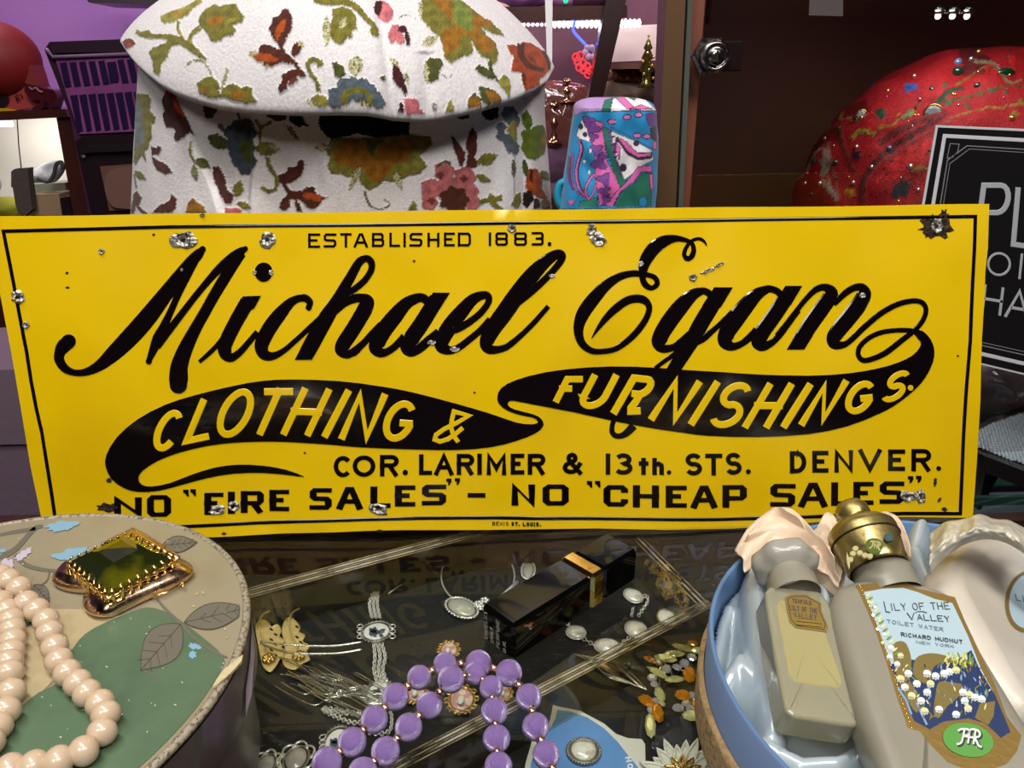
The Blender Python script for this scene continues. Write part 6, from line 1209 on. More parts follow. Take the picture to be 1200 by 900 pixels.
def collar():
    th = ringgrid(560, 60, 0); n = len(th); front = np.cos(th) >= -1e-9; s = np.sin(th); px = 394+254*s; py = np.interp(px, hem_x, hem_y)
    yy = YC-.145*np.cos(th); zb = at_y(px, py, np.full(n, YC))[:, 2]
    H = np.where(front[:, None], at_y(px, py, yy), 0); Hb = at_y(px, py, np.full(n, YC)); Hb[:, 1] = YC-.145*np.cos(th); Hb[:, 2] = zb+.02*np.abs(np.cos(th)); H = np.where(front[:, None], H, Hb)
    nl = at_y(306, -40, YC); nr_ = at_y(496, -50, YC); nc = (nl+nr_)/2; rx = np.linalg.norm(nr_-nl)/2
    N_ = np.stack([nc[0]+rx*s, YC-.07*np.cos(th), nc[2]+0*s], 1)
    rows = 170; V = []
    t = np.linspace(0, 1, rows)
    for tt in t:
        bul = .018*math.sin(math.pi*tt**.8); O = np.stack([s, -np.cos(th), 0*s+.6], 1)
        p = H*(1-tt)+N_*tt+O*bul*np.array([.35, .8, 1.0])
        pp = proj(p); cr = .0035*np.exp(-((pp[:, 0]-452-(pp[:, 1]-60)*.12)/7)**2)*front; cr += .0025*np.exp(-((pp[:, 0]-500)/9)**2)*front*(pp[:, 1] > 60)
        V.append(p+O*(.0018*vnoise(s*3, 0*s+tt*4, 1, 2))[:, None]-O*cr[:, None]*np.array([.3, 1, .3]))
    V = np.array(V); P = V.reshape(-1, 3); pm = proj(P)
    mirr = np.tile(front, rows); Pm = P.copy(); Pm[:, 1] = np.where(mirr, P[:, 1], 2*YC-P[:, 1]); pm = proj(Pm)
    col, hh = K.run(pm[:, 0], pm[:, 1], white, .75, 2)
    Nn = np.tile(np.stack([s*.5, -np.cos(th), 0*s+.5], 1), (rows, 1)); P = P+Nn*(hh*.0011+NR.uniform(-.0002, .0002, len(P)))[:, None]
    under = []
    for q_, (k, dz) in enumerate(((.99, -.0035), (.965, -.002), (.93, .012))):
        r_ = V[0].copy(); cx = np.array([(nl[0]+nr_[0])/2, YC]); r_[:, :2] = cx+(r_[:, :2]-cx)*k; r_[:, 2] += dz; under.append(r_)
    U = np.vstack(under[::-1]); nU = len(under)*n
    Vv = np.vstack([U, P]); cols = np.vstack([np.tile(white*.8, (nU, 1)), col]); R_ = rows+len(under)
    Qs = [(g*n+i, g*n+(i+1) % n, (g+1)*n+(i+1) % n, (g+1)*n+i) for g in range(R_-1) for i in range(n)]
    mk('cape_collar', Vv, Qs, fab, coat, colors=cols)
collar()
def body():
    th = ringgrid(500, 50, 0); n = len(th); front = np.cos(th) >= -1e-9; s = np.sin(th); px = 400+241*s
    py0 = 72.; lv = np.r_[np.linspace(72, 262, 190), [290, 330, 380, 440, 520, 640, 900, 1500, 3000]]
    V = []
    for L in lv:
        lx = np.interp(L, [72, 90, 250, 600], [163, 162, 155, 135]); rx = np.interp(L, [72, 90, 130, 250, 600], [622, 636, 636, 645, 655]); c0 = (lx+rx)/2; hw = (rx-lx)/2
        x = c0+hw*s; base = at_y(x, np.full(n, L), np.full(n, YC)); yf = YC-.105*np.cos(th)
        P = base.copy(); P[:, 1] = yf
        f_ = at_y(x, np.full(n, L), yf); P[:, 0] = np.where(front, f_[:, 0], base[:, 0]); P[:, 2] = np.where(front, f_[:, 2], base[:, 2])
        if L > 262:      # straight down to the hem
            zt = max(-.86, V[189][:, 2].mean()-(L-262)/2738.*1.05*1.0); P = V[189].copy(); sc = 1+.10*(V[189][:, 2].mean()-zt); cx = P.mean(0); P[:, 0] = cx[0]+(P[:, 0]-cx[0])*sc; P[:, 1] = YC+(P[:, 1]-YC)*sc; P[:, 2] = zt
            k = smst(.15, .3, V[189][:, 2].mean()-zt)*.0; V.append(P); continue
        e1 = 198+(x*0+L-100)*.44
        dsp = .006*smst(3, -3, x-e1)+.005*smst(-3, 3, x-297-(L-150)*-.02)-.011*smst(600, 605, x)*smst(621, 614, x)+.004*smst(618, 626, x)+.0035*vnoise(x*.03, 0*x+L*.012, 1, 3)+.0015*vnoise(x*.09, 0*x+L*.03, 1, 5)
        V.append(P+np.stack([s*.2, -np.cos(th), 0*s], 1)*(dsp*front)[:, None])
    V = np.array(V); rows = len(V); P = V.reshape(-1, 3); fr_ = np.tile(front, rows); Pm = P.copy(); Pm[:, 1] = np.where(fr_, P[:, 1], 2*YC-P[:, 1]); Pm[:, 2] = np.where(Pm[:, 2] < V[189][:, 2].min(), V[189][:, 2].max()-((V[189][:, 2].min()-Pm[:, 2]) % .13), Pm[:, 2]); pm = proj(Pm)
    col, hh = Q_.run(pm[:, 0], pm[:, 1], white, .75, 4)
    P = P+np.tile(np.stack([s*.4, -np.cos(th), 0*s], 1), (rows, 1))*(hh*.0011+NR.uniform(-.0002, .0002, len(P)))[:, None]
    Qs = [((g+1)*n+i, (g+1)*n+(i+1) % n, g*n+(i+1) % n, g*n+i) for g in range(rows-1) for i in range(n)]
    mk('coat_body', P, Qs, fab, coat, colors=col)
body()
mb = MB(); mb.tube([(-.15, YC, -.88), (-.15, YC, .36)], .014, 12); mb.obj('stand_pole', M('stand_metal', '#55504C', .4, 1), coat)
mb = MB(); mb.lathe((-.15, YC, -.9), [(.001, 0), (.14, 0), (.14, .012), (.02, .03), (.001, .03)], 32); mb.obj('stand_base', wood, coat)
strp = M('white_ribbon', '#D9D6D8', .6); tw = MB(); q = at_y(np.array([637, 648, 647, 641]), np.array([-60, -60, 72, 72]), .24); tw.add(np.vstack([q, q+[0, .002, 0]]), [(0, 1, 2, 3), (7, 6, 5, 4), (0, 4, 5, 1), (1, 5, 6, 2), (2, 6, 7, 3), (3, 7, 4, 0)]); tag(tw.obj('hanging_strap', strp, smooth=False), 'narrow white strap hanging straight down behind the right tip of the coat collar', 'strap')
# ---------------------------------------------------------------- swirl-printed bag beside the coat
K3 = Paint(1.0, .38)
def g(p): return a(p, 4.8667, 620, 60)
TQ, PP, MG, DG, WH, LV, NV = '#0F86BE', '#6E3A8C', '#D65FA8', '#0F6A55', '#DEDADC', '#A884BC', '#1A2A5C'
BK = '#2A1A36'
K3.poly(g([(200, 230), (800, 230), (800, 900), (150, 900)]), TQ)
K3.poly(g([(250, 300), (300, 262), (480, 262), (450, 340), (300, 345), (260, 370)]), LV); K3.poly(g([(410, 340), (430, 280), (480, 265), (460, 345)]), DG); K3.poly(g([(462, 345), (480, 270), (560, 250), (660, 270), (730, 340), (600, 335)]), WH); K3.poly(g([(500, 270), (540, 262), (600, 320), (560, 330)]), MG); K3.poly(g([(570, 330), (640, 305), (700, 330)]), MG); K3.poly(g([(560, 262), (620, 262), (600, 280)]), DG)
K3.poly(g([(300, 355), (400, 345), (720, 340), (735, 420), (710, 560), (600, 500), (420, 410), (330, 370)]), TQ)
for x, y in ((472, 402), (558, 376), (624, 363), (618, 482), (672, 486)): K3.blob(*(g([(x, y)])[0]), 5, 3.2, BK, 1, 2, 0); K3.blob(*(g([(x, y)])[0]), 4.4, 2.7, '#D070B4', 1, 2, 0)
K3.poly(g([(660, 360), (710, 350), (735, 400), (720, 440), (680, 420)]), PP); K3.poly(g([(690, 440), (730, 430), (730, 520), (700, 500)]), BK); K3.poly(g([(705, 520), (730, 510), (728, 560), (706, 560)]), MG)
K3.poly(g([(270, 480), (300, 390), (340, 450), (350, 520), (290, 500)]), WH); K3.blob(*(g([(320, 475)])[0]), 2.6, 2.6, BK, 1, 2, 0); K3.blob(*(g([(296, 430)])[0]), 2.4, 3.5, BK, 1, 2, 0)
K3.poly(g([(300, 370), (420, 410), (430, 520), (450, 640), (540, 780), (460, 880), (400, 880), (380, 740), (370, 560), (340, 460)]), MG)
for x, y, r in ((340, 400, 30), (370, 440, 32), (365, 490, 24), (385, 560, 30), (400, 640, 38), (430, 730, 34), (430, 800, 30), (440, 850, 24), (420, 600, 22)): K3.blob(*(g([(x, y)])[0]), r/4.6, r/5, PP, 1, 3, .3, ph=x)
K3.poly(g([(415, 425), (450, 440), (500, 600), (560, 740), (520, 780), (470, 650), (435, 540)]), DG); K3.poly(g([(450, 440), (468, 450), (500, 560), (545, 700), (560, 745), (520, 700), (480, 580)]), PP)
K3.poly(g([(468, 455), (600, 510), (700, 565), (710, 620), (650, 650), (545, 735), (500, 620)]), WH); K3.poly(g([(485, 485), (540, 510), (620, 580), (700, 575), (700, 610), (620, 620), (560, 590)]), BK); K3.poly(g([(500, 485), (560, 520), (620, 585), (695, 578), (692, 596), (620, 606), (560, 570)]), MG); K3.poly(g([(495, 500), (522, 560), (512, 620), (492, 560)]), MG); K3.blob(*(g([(537, 664)])[0]), 3.8, 4.4, BK, 1, 2, 0); K3.blob(*(g([(612, 526)])[0]), 3.4, 3, BK, 1, 2, 0)
K3.poly(g([(450, 885), (480, 820), (560, 740), (620, 660), (700, 650), (700, 690), (640, 690), (600, 740), (520, 800), (480, 885)]), MG); K3.poly(g([(485, 885), (520, 810), (600, 750), (640, 700), (700, 690), (695, 885)]), DG); K3.blob(*(g([(650, 860)])[0]), 5, 6, TQ, 1, 2, 0); K3.poly(g([(688, 700), (706, 700), (706, 800), (690, 780)]), MG)
for P, w, cc_ in (([(285, 510), (300, 560), (270, 680), (285, 780), (340, 840)], 4.5, MG), ([(292, 515), (308, 560), (280, 680), (295, 780), (345, 838)], 1.6, BK), ([(250, 580), (240, 700), (270, 800), (340, 840)], 2.4, '#B25AA0'), ([(380, 700), (340, 740), (320, 800), (345, 840), (385, 760)], 3.4, MG), ([(230, 600), (225, 700), (250, 790)], 3, PP)): K3.stem(g(P), w, cc_)
for x, y in ((316, 628), (344, 690), (348, 568)): K3.blob(*(g([(x, y)])[0]), 2, 2.6, WH, 1, 2, 0)
K3.poly(g([(220, 850), (260, 850), (250, 875), (220, 870)]), MG); K3.poly(g([(290, 860), (390, 830), (390, 890), (280, 890)]), '#1E7A6A')
bagm = M('swirl_print_fabric', '#808080', .6, sheen=.2, vc=True, bump=(900, .2, .0004))
bag = thing('printed_bag', 'small soft bag with a turquoise, pink and purple swirl print standing beside the coat', 'bag', at_y(712, 240, .10))
nf = 170; rows = 190; V = []; lft = ([112, 117, 130, 160, 200, 246, 300], [681, 674, 672, 668, 662, 655, 652]); rgt = ([112, 118, 130, 160, 200, 246, 300], [755, 764, 769, 772, 771, 768, 766])
th = np.linspace(0, 2*math.pi, 400, endpoint=False)-math.pi
for r_ in range(rows):
    L = 114+(300-114)*(r_/(rows-1))**1.3; l_ = np.interp(L, *lft); q_ = np.interp(L, *rgt); top = smst(-.02, .10, r_/(rows-1)); cxp = (l_+q_)/2; hw = (q_-l_)/2*(.35+.65*math.sqrt(max(0, 1-(1-min(1, r_/22))**2)) if r_ < 22 else 1)
    sx = np.sign(np.sin(th))*np.abs(np.sin(th))**.75; cy = np.sign(np.cos(th))*np.abs(np.cos(th))**.75
    dep = .026*(.3+.7*min(1, (r_+2)/26)**.5); Y = .105-dep*cy; x = cxp+hw*sx; p = at_y(x, np.full(len(x), L), np.full(len(x), .105)); p[:, 1] = Y; f_ = at_y(x, np.full(len(x), L), Y); fr_ = cy > 0; p = np.where(fr_[:, None], f_, p)
    V.append(p)
V = np.array(V); P = V.reshape(-1, 3); Pm = P.copy(); Pm[:, 1] = np.where(P[:, 1] > .105, .21-P[:, 1], P[:, 1]); pm = proj(Pm); col, hh = K3.run(pm[:, 0], pm[:, 1], np.array(lin(TQ)), .12, 8); n = len(th)
P[:, 1] -= .0016*vnoise(pm[:, 0]*.12, pm[:, 1]*.06, 1, 2)
mk('bag_body', np.vstack([P, V[0].mean(0)]), [((g_+1)*n+i, (g_+1)*n+(i+1) % n, g_*n+(i+1) % n, g_*n+i) for g_ in range(rows-1) for i in range(n)]+[(i, (i+1) % n, rows*n) for i in range(n)], bagm, bag, colors=np.vstack([col, col[:1]]))
mb = MB(); mb.tube(at_y(*np.array(cat_rom([(664, 212), (656, 216), (653, 228), (656, 240), (664, 244)], 5)).T, .10), .0028, 8); mb.obj('handle_loop', M('turquoise_cord', '#128AA8', .6), bag)
# ---------------------------------------------------------------- room
carpet = M('mauve_carpet', '#5E4C58', .95, bump=(300, .5, .003), var=(3, '#4A3A46', .4, .7)); purplew = M('purple_wall_paint', '#8C6298', .75, bump=(30, .1, .003), var=(1.5, '#7E5590', .4, .7))
ceilm = M('ceiling_paint', '#6E6A68', .8); greyw = M('side_wall_paint', '#6A5470', .8)
def st(name, c, d, mat): mb = MB(); mb.box(c, d); o = mb.obj(name, mat, smooth=False); o['kind'] = 'structure'; return o
st('floor', (0, 0, -.925), (5, 5.4, .05), carpet); st('ceiling', (0, 0, 1.60), (5, 5.4, .05), ceilm)
st('wall_back', (0, 2.65, .35), (5, .06, 2.5), purplew); st('wall_front', (0, -2.65, .35), (5, .06, 2.5), greyw)
st('wall_left', (-2.5, 0, .35), (.06, 5.3, 2.5), greyw); st('wall_right', (2.5, 0, .35), (.06, 5.3, 2.5), greyw)
def ext(name, P, y, depth, mat, parent=None, smooth=False):
    mb = MB(); fill(mb, ysurf(y), P, (-depth, 0)); 
    # close the back
    q = np.array(P, float); b_ = ysurf(y)(q[:, 0], q[:, 1], -depth); mb.add(b_, [tuple(range(len(P)))])
    return mb.obj(name, mat, parent, smooth=smooth)
def fpy(y, px=600, z=-.9):   # image row where the vertical plane y meets height z
    lo, hi = 450., 2300.
    for _ in range(50):
        m_ = (lo+hi)/2
        if at_y(px, m_, y)[2] > z: lo = m_
        else: hi = m_
    return lo
dkw = M('dark_red_wood', '#401C14', .35, coat=.3, bump=(40, .2, .002)); blackw = M('near_black_wood', '#1A0F12', .4, coat=.2)
# ---- left: lit wooden cabinet with things inside
yl = 1.15; B_ = fpy(yl)-2
cab = thing('lit_cabinet', 'small dark red wooden cabinet with a brightly lit white interior at far left', 'cabinet', at_y(40, B_, yl)*[1, 1, 0]+[0, 0, -.9])
ext('top_board', [(-140, 135), (76, 128), (80, 137), (-140, 149)], yl-.01, .30, dkw, cab)
ext('side_post', [(66, 138), (82, 136), (106, 262), (106+.19*(B_-262), B_), (88+.19*(B_-262), B_), (88, 262)], yl, .30, dkw, cab)
ext('side_post', [(-145, 140), (-130, 140), (-45, B_), (-60, B_)], yl, .30, dkw, cab)
whitein = M('white_cabinet_lining', '#D8D4CC', .7)
ext('back_panel', [(-140, 140), (80, 138), (112, 300), (-120, 300)], yl+.22, .01, whitein, cab)
ext('lower_panel', [(-120, 254), (98, 254), (150, B_), (-50, B_)], yl+.02, .02, dkw, cab)
mb = MB(); q = at_y(np.array([-40, 100]), np.array([254, 254]), yl+.12); mb.box((q[0]+q[1])/2, (abs(q[1][0]-q[0][0]), .2, .006)); mb.obj('shelf', M('shelf_grey', '#8C8A84', .5), cab, smooth=False)
mb = MB(); q = at_y(np.array([-30, 14]), np.array([145, 145]), yl+.05); mb.tube(q, .006, 8); mb.obj('light_tube', M('lit_tube', '#FFFFFF', .5, emis='#FFF4E2', es=4), cab)
al = area('cabinet_tube_light', tuple(at_y(20, 150, yl+.08)), tuple(at_y(20, 220, yl+.20)), .2, .03, .5, (1, .95, .88))
t = thing('hanging_case', 'grey brown folded cloth case hanging from a thin cord in the lit cabinet', 'case', at_y(26, 252, yl+.04))
ext('case_body', [(13, 201), (17, 198), (33, 197), (33, 206), (37, 240), (38, 245), (30, 253), (22, 250), (18, 240), (15, 220), (13, 219)], yl+.03, .02, M('grey_brown_cloth', '#4E443F', .8, bump=(60, .5, .004)), t)
mb = MB(); mb.tube(at_y(np.array([20, 22, 25]), np.array([140, 170, 198]), yl+.035), .0012, 5); mb.obj('cord', blackw, t)
def crum(name, lab, cat, P, y, dep, mat, seed=0, amp=.01):
    """soft bulging thing seen through the outline P"""
    q = cat_rom(np.array(P, float), 3, True); c = q.mean(0); n = len(q); V = []; R_ = 7
    for s_ in (1, -1):
        for r_ in range(R_):
            k = math.cos(r_/(R_-1)*math.pi/2); zz = math.sin(r_/(R_-1)*math.pi/2)
            p = c+(q-c)*k; ext_ = at_y(p[:, 0], p[:, 1], y); ext_[:, 1] -= s_*dep*zz*(.8+.25*vnoise(p[:, 0]*.15, p[:, 1]*.15, 1, seed)); V.append(ext_)
    V = np.vstack(V); Q = []
    for s_ in (0, 1):
        for r_ in range(R_-1):
            for i in range(n):
                a_ = (s_*R_+r_)*n; f_ = (a_+i, a_+(i+1) % n, a_+n+(i+1) % n, a_+n+i); Q.append(f_ if s_ == 0 else tuple(reversed(f_)))
    o = mk(name, V, Q, mat); 
    return tag(o, lab, cat)
def drop(o, zt):
    return o
crum('white_cloth', 'crumpled white and grey cloth lying in the lit cabinet', 'cloth', [(35, 205), (50, 192), (68, 188), (76, 196), (72, 206), (64, 214), (50, 214), (38, 214)], yl+.09, .02, M('white_grey_cloth', '#B4B4BA', .6, bump=(40, .6, .01)))
t = thing('striped_trim', 'dark curved band lying on the white cloth', 'band', at_y(62, 212, yl+.06)); mb = MB(); mb.tube(at_y(*np.array(cat_rom([(44, 209), (56, 213), (63, 205), (66, 193), (72, 190), (74, 198)], 4)).T, yl+.06), .004, 6); mb.obj('band', M('dark_trim', '#3A3A40', .6), t)
ext_ = lambda *a_, **k: ext(*a_, **k)
tag(ext('grey_box', [(36, 216), (76, 214), (80, 254), (36, 254)], yl+.12, .05, M('grey_green_box', '#7C7E74', .7)), 'grey box standing at the back of the lit cabinet', 'box')
tag(ext('tan_box', [(37, 228), (69, 227), (73, 254), (36, 254)], yl+.06, .05, M('tan_cardboard', '#9C8062', .8)), 'tan cardboard box in front of the grey box in the lit cabinet', 'box')
tag(ext('black_box', [(70, 232), (78, 231), (86, 254), (74, 254)], yl+.04, .03, blackw), 'narrow black box beside the tan box in the lit cabinet', 'box')
crum('yellow_cushion', 'yellow green cushion at the bottom left of the lit cabinet', 'cushion', [(-30, 232), (-5, 231), (15, 231), (28, 240), (34, 254), (0, 256), (-30, 255)], yl+.07, .03, M('yellow_green_fabric', '#8E8E1E', .8))
crum('white_bag', 'white bag edge at the far left of the lit cabinet', 'bag', [(-20, 205), (-4, 204), (1, 212), (0, 222), (-6, 228), (-20, 230)], yl+.05, .02, M('white_bag_cloth', '#C8C6C4', .6))
# figurine and shoe on the cabinet top
redd = M('dark_red_glaze', '#7A1210', .6, coat=0); salm = M('salmon_red_glaze', '#A8403C', .4, coat=.4)
t = thing('red_figurine', 'red ceramic figurine with a big round dark red cap, cropped by the left edge', 'figurine', at_y(5, 131, yl+.02))
mb = MB(); c_ = at_y(-4, 70, yl+.04); s_ = 1.9/900; mb.ball(c_, (38*s_, 36*s_, 34*s_), 28, 18); mb.obj('cap', redd, t)
ext('body', [(-30, 90), (14, 87), (38, 84), (42, 98), (45, 104), (36, 106), (46, 119), (44, 124), (34, 127), (20, 129), (-30, 130)], yl+.02, .05, salm, t); mb = MB(); fill(mb, ysurf(yl+.018), [(9, 83), (38, 76), (42, 88), (46, 101), (32, 98), (20, 90)], (-.04, .004)); mb.obj('neck_scarf', M('brick_red_glaze', '#7C2A2A', .5), t, smooth=False)
mb = MB(); fill(mb, ysurf(yl+.018), ell(0, 117, 11, 9.5), (0, .004)); mb.obj('dark_opening', blackw, t); mb = MB(); fill(mb, ysurf(yl+.014), [(-30, 126), (8, 127), (18, 129), (18, 132), (-30, 134)], (-.03, 0)); mb.obj('yellow_base', M('yellow_glaze', '#C99A10', .4, coat=.4), t, smooth=False)
mb = MB(); glyph(mb, ysurf(yl+.016), 'E', (20, 119), (24, 116), (18, 113), .9, None, RND, (0, .002)); glyph(mb, ysurf(yl+.016), 'I', (25, 116), (28, 114), (23, 111), .9, None, RND, (0, .002)); mb.obj('painted_letters', blackw, t, smooth=False)
t = thing('shoe_ornament', 'dark red high-heeled shoe ornament beside the figurine', 'ornament', at_y(52, 130, yl+.01)); shm = M('dark_maroon_glaze', '#4A1018', .3, coat=.6)
mb = MB(); fill(mb, ysurf(yl+.0), cat_rom([(29, 108), (30, 100), (40, 100), (52, 104), (62, 105), (66, 113), (64, 119), (61, 128), (57, 128), (57, 119), (52, 118), (50, 126), (45, 130), (37, 129), (42, 124), (48, 118), (38, 117)], 3, True), (-.035, 0)); mb.obj('shoe', shm, t); mb = MB(); mb.tube(at_y(*np.array(cat_rom([(34, 102), (38, 105), (42, 103), (46, 107), (50, 108)], 3)).T, yl-.003), .002, 5); mb.obj('lace_trim', M('pale_trim', '#8A5A62', .5), t)
# ---- television and slotted rack
yt = 1.0; BT = fpy(yt)-2
tvm = M('dark_plastic_case', '#1C1013', .35, coat=.3); tvs = M('brown_grey_screen', '#6A4A42', .3, coat=.5)
tv = thing('old_television', 'old dark television on a stand below the slotted purple rack', 'television', at_y(125, BT, yt)*[1, 1, 0]+[0, 0, -.9])
ext('case', [(88, 166), (96, 160), (200, 156), (205, 330), (125, 330)], yt, .12, tvm, tv); ext('case_rim', [(92, 176), (100, 171), (200, 168), (200, 175), (102, 179), (94, 182)], yt-.012, .014, blackw, tv)
ext('screen_panel', [(117, 195), (160, 192), (200, 191), (200, 246), (128, 247)], yt-.004, .006, tvs, tv)
mb = MB(); fill(mb, ysurf(yt-.006), cat_rom([(124, 218), (130, 200), (150, 195), (185, 195), (185, 244), (150, 244), (132, 240)], 4, True), (0, .006)); mb.obj('screen', M('dull_screen_glass', '#77584F', .2, coat=.8), tv); ext('stand', [(122, 330), (205, 330), (215, BT), (150, BT)], yt+.02, .10, blackw, tv)
mb = MB(); mb.ball(at_y(98, 183, yt-.006), .004, 10, 6); mb.obj('small_knob', M('pale_knob', '#9A8A88', .3, .5), tv)
rk = thing('slotted_rack', 'magenta and black plastic rack with two rows of dark slots on top of the television', 'rack', at_y(125, 160, yt+.02))
rkm = M('magenta_plastic', '#86457E', .35, coat=.3, var=(12, '#6A3468', .4, .7)); rkd = M('dark_rack_plastic', '#2A1626', .4)
ext('case', [(52, 58), (58, 49), (140, 46), (175, 48), (180, 154), (92, 160)], yt+.03, .09, rkd, rk); ext('top_lid', [(56, 52), (140, 48), (175, 48), (175, 60), (63, 62)], yt+.024, .02, rkd, rk); ext('front_face', [(64, 67), (160, 60), (176, 60), (180, 153), (93, 157)], yt+.024, .01, rkm, rk)
mb = MB(); mb.tube(at_y(np.array([54, 62, 178]), np.array([57, 67, 62]), yt+.02), .0035, 6); mb.obj('edge_trim', M('pale_purple_trim', '#6E5270', .4), rk)
slm = M('dark_slot_insert', '#24123A', .3, coat=.4)
for k in range(8):
    x = 70+k*11.2; dx = 8.6; ext('slot_insert', [(x, 74-k*.6), (x+7, 73-k*.6), (x+7+6, 101-k*.8), (x+6, 102-k*.8)] if k != 5 else [(x-1, 73), (x+9, 72), (x+13, 92), (x+12, 96), (x+3, 97)], yt+.021, .012, slm, rk)
    x = 82+k*10.6; ext('slot_insert', [(x, 112-k*.6), (x+8, 111-k*.6), (x+14.5+k*.2, 153-k*.6), (x+9, 154.5-k*.6)], yt+.021, .012, slm, rk)
o = ext('wall_shelf', [(98, -6), (215, -6), (214, 6), (104, 3)], 2.3, .2, blackw); tag(o, 'dark shelf edge high on the purple wall above the rack', 'shelf')
o = ext('dark_hanging_box', [(206, -20), (260, -20), (250, 8), (214, 8)], 2.2, .2, blackw); tag(o, 'dark box just left of the coat collar top on the purple wall', 'box')
# ---- middle: glass case with lights behind the coat
ym = 1.25; BM = fpy(ym)-2; magb = M('magenta_brown_backdrop', '#54303F', .6, var=(4, '#6E4658', .4, .7)); mauvec = M('mauve_cloth', '#5E3E58', .8, bump=(12, .6, .01))
mc = thing('lighted_showcase', 'lighted showcase with dark frame behind the coat and the printed bag', 'showcase', at_y(680, BM, ym)*[1, 1, 0]+[0, 0, -.9])
ext('back_panel', [(480, -60), (900, -60), (900, 245), (480, 245)], ym+.40, .02, magb, mc); ext('top_rail', [(520, 9), (735, 6), (735, 21), (520, 27)], ym, .05, dkw, mc); ext('lower_cabinet', [(520, 232), (800, 232), (790, BM), (530, BM)], ym+.02, .40, dkw, mc)
ext('slanted_post', [(716, -30), (741, -30), (706, 118), (676, 236), (662, 236), (689, 118)], ym-.03, .04, M('very_dark_post', '#24110F', .35, coat=.4), mc)
mb = MB(); q = at_y(np.array([710, 800]), np.array([78, 78]), ym+.2); mb.box((q[0]+q[1])/2, (abs(q[1][0]-q[0][0]), .30, .012)); mb.obj('inner_shelf', M('brown_shelf', '#6A4434', .5), mc, smooth=False)
lit = M('white_led', '#FFFFFF', .5, emis='#FFFFFF', es=8); _m = MB(); _m.ball((0, 0, 0), 1, 8, 6); lme = mesh('led_bulb', _m.V[0], _m.F, lit); mbb = base_of(mc)
for x in list(np.arange(590, 612, 5.2))+list(np.arange(614, 642, 5.2)): put('led_bulb', lme, mc, at_y(x, 29, ym+.28)-mbb, scale=(.0036,)*3)
for x in np.arange(650, 706, 5.4): put('led_bulb', lme, mc, at_y(x, 28, ym+.2)-mbb, scale=(.0046, .004, .009))
for x in list(np.arange(728, 752, 5.2))+[773, 778]: put('led_bulb', lme, mc, at_y(x, 27 if x < 760 else 21, ym+.2)-mbb, scale=(.0044, .004, .009))
ext('led_bar', [(645, 22), (708, 20), (708, 25), (645, 26)], ym+.21, .01, M('pale_bar', '#8A7C80', .5), mc)
ext('upright', [(608.5, 22), (611.5, 22), (611.5, 60), (609, 60)], ym+.27, .004, M('pale_upright', '#B09CA0', .5), mc)
t = thing('neon_tube', 'bent blue neon tube glowing in the showcase', 'neon light', at_y(678, 55, ym+.1)); mb = MB(); mb.tube(at_y(*np.array(cat_rom([(676, 18), (672, 30), (673, 38), (686, 52)], 4)).T, ym+.12), .0032, 6); mb.obj('tube', M('blue_neon', '#3050FF', .5, emis='#3A4CFF', es=4), t)
mb = MB(); mb.ball(at_y(707, 17, ym+.1), .005, 8, 6); mb.obj('tube_end', M('blue_neon_end', '#3050FF', .5, emis='#3A4CFF', es=3), t)
t = thing('glowing_flower', 'glowing red flower-shaped light in the showcase', 'light', at_y(683, 92, ym+.1)); rdn = M('red_neon', '#FF3030', .5, emis='#FF2A34', es=1.5)
for x, y in ((675, 67), (680, 65), (677, 72), (683, 74), (688, 78), (692, 83), (684, 82), (689, 87), (679, 79)): mb = MB(); tt = np.linspace(0, 2*math.pi, 12, endpoint=False); mb.tube(at_y(x+4*np.cos(tt), y+4.4*np.sin(tt), ym+.1), .0015, 5, closed=True); mb.obj('petal_loop', rdn, t)
t = thing('glowing_flower', 'pale lilac flower-shaped ornament above the red flower light', 'ornament', at_y(692, 70, ym+.12))
for k in range(6): mb = MB(); mb.ball(at_y(692+6*math.cos(k), 61+6*math.sin(k*1.05), ym+.12), .007, 8, 6); mb.obj('petal', M('pale_lilac', '#A9A3C4', .4, emis='#A9A3C4', es=.25), t)
tag(ext('white_box', [(716, 31), (780, 28), (780, 70), (708, 73)], ym+.24, .08, M('white_card_box', '#C6BDB6', .6)), 'large white box on the inner shelf of the showcase', 'box')
glint = M('self_lit_gilt', '#E8C47A', .2, 1.0, emis='#E8B050', es=.12)  # weak emission stands in for glints on the gilt, no lamp
t = thing('gilt_ornament', 'green and gold tree-shaped ornament in the showcase', 'ornament', at_y(757, 103, ym+.05)); mb = MB(); b0 = at_y(757, 103, ym+.05); mb.lathe(b0, [(.001, .10), (.004, .095), (.010, .08), (.006, .076), (.014, .06), (.007, .056), (.018, .036), (.010, .03), (.010, .012), (.02, 0), (.001, 0)], 14); mb.obj('tree_body', M('green_gold', '#8E8A4A', .25, .8), t)
mb = MB(); mb.ball(b0+[0, 0, .104], .003, 8, 6); mb.obj('finial', glint, t)
for k in range(7): mb = MB(); mb.ball(b0+np.array([.012*math.cos(k*2.4), -.014, .02+.012*k*.7]), .0035, 8, 6); mb.obj('bauble', glint, t)
for (x, y0, y1, lb) in ((649, 118, 168, 'tall gilt candlestick left of the printed bag'), (664, 92, 120, 'short gilt candlestick behind the printed bag')):
    t = thing('gilt_candlestick', lb, 'candlestick', at_y(x, y1, ym+.1)); b0 = at_y(x, y1, ym+.1); H_ = at_y(x, y0, ym+.1)[2]-b0[2]; mb = MB(); mb.lathe(b0, [(r_, z_*H_) for r_, z_ in ((.001, 0), (.018, 0), (.016, .06), (.006, .12), (.009, .2), (.004, .3), (.008, .42), (.010, .5), (.004, .6), (.004, .8), (.011, .86), (.010, .92), (.006, 1), (.001, 1))], 16); mb.obj('stick', M('warm_gilt', '#D8B088', .22, 1), t)
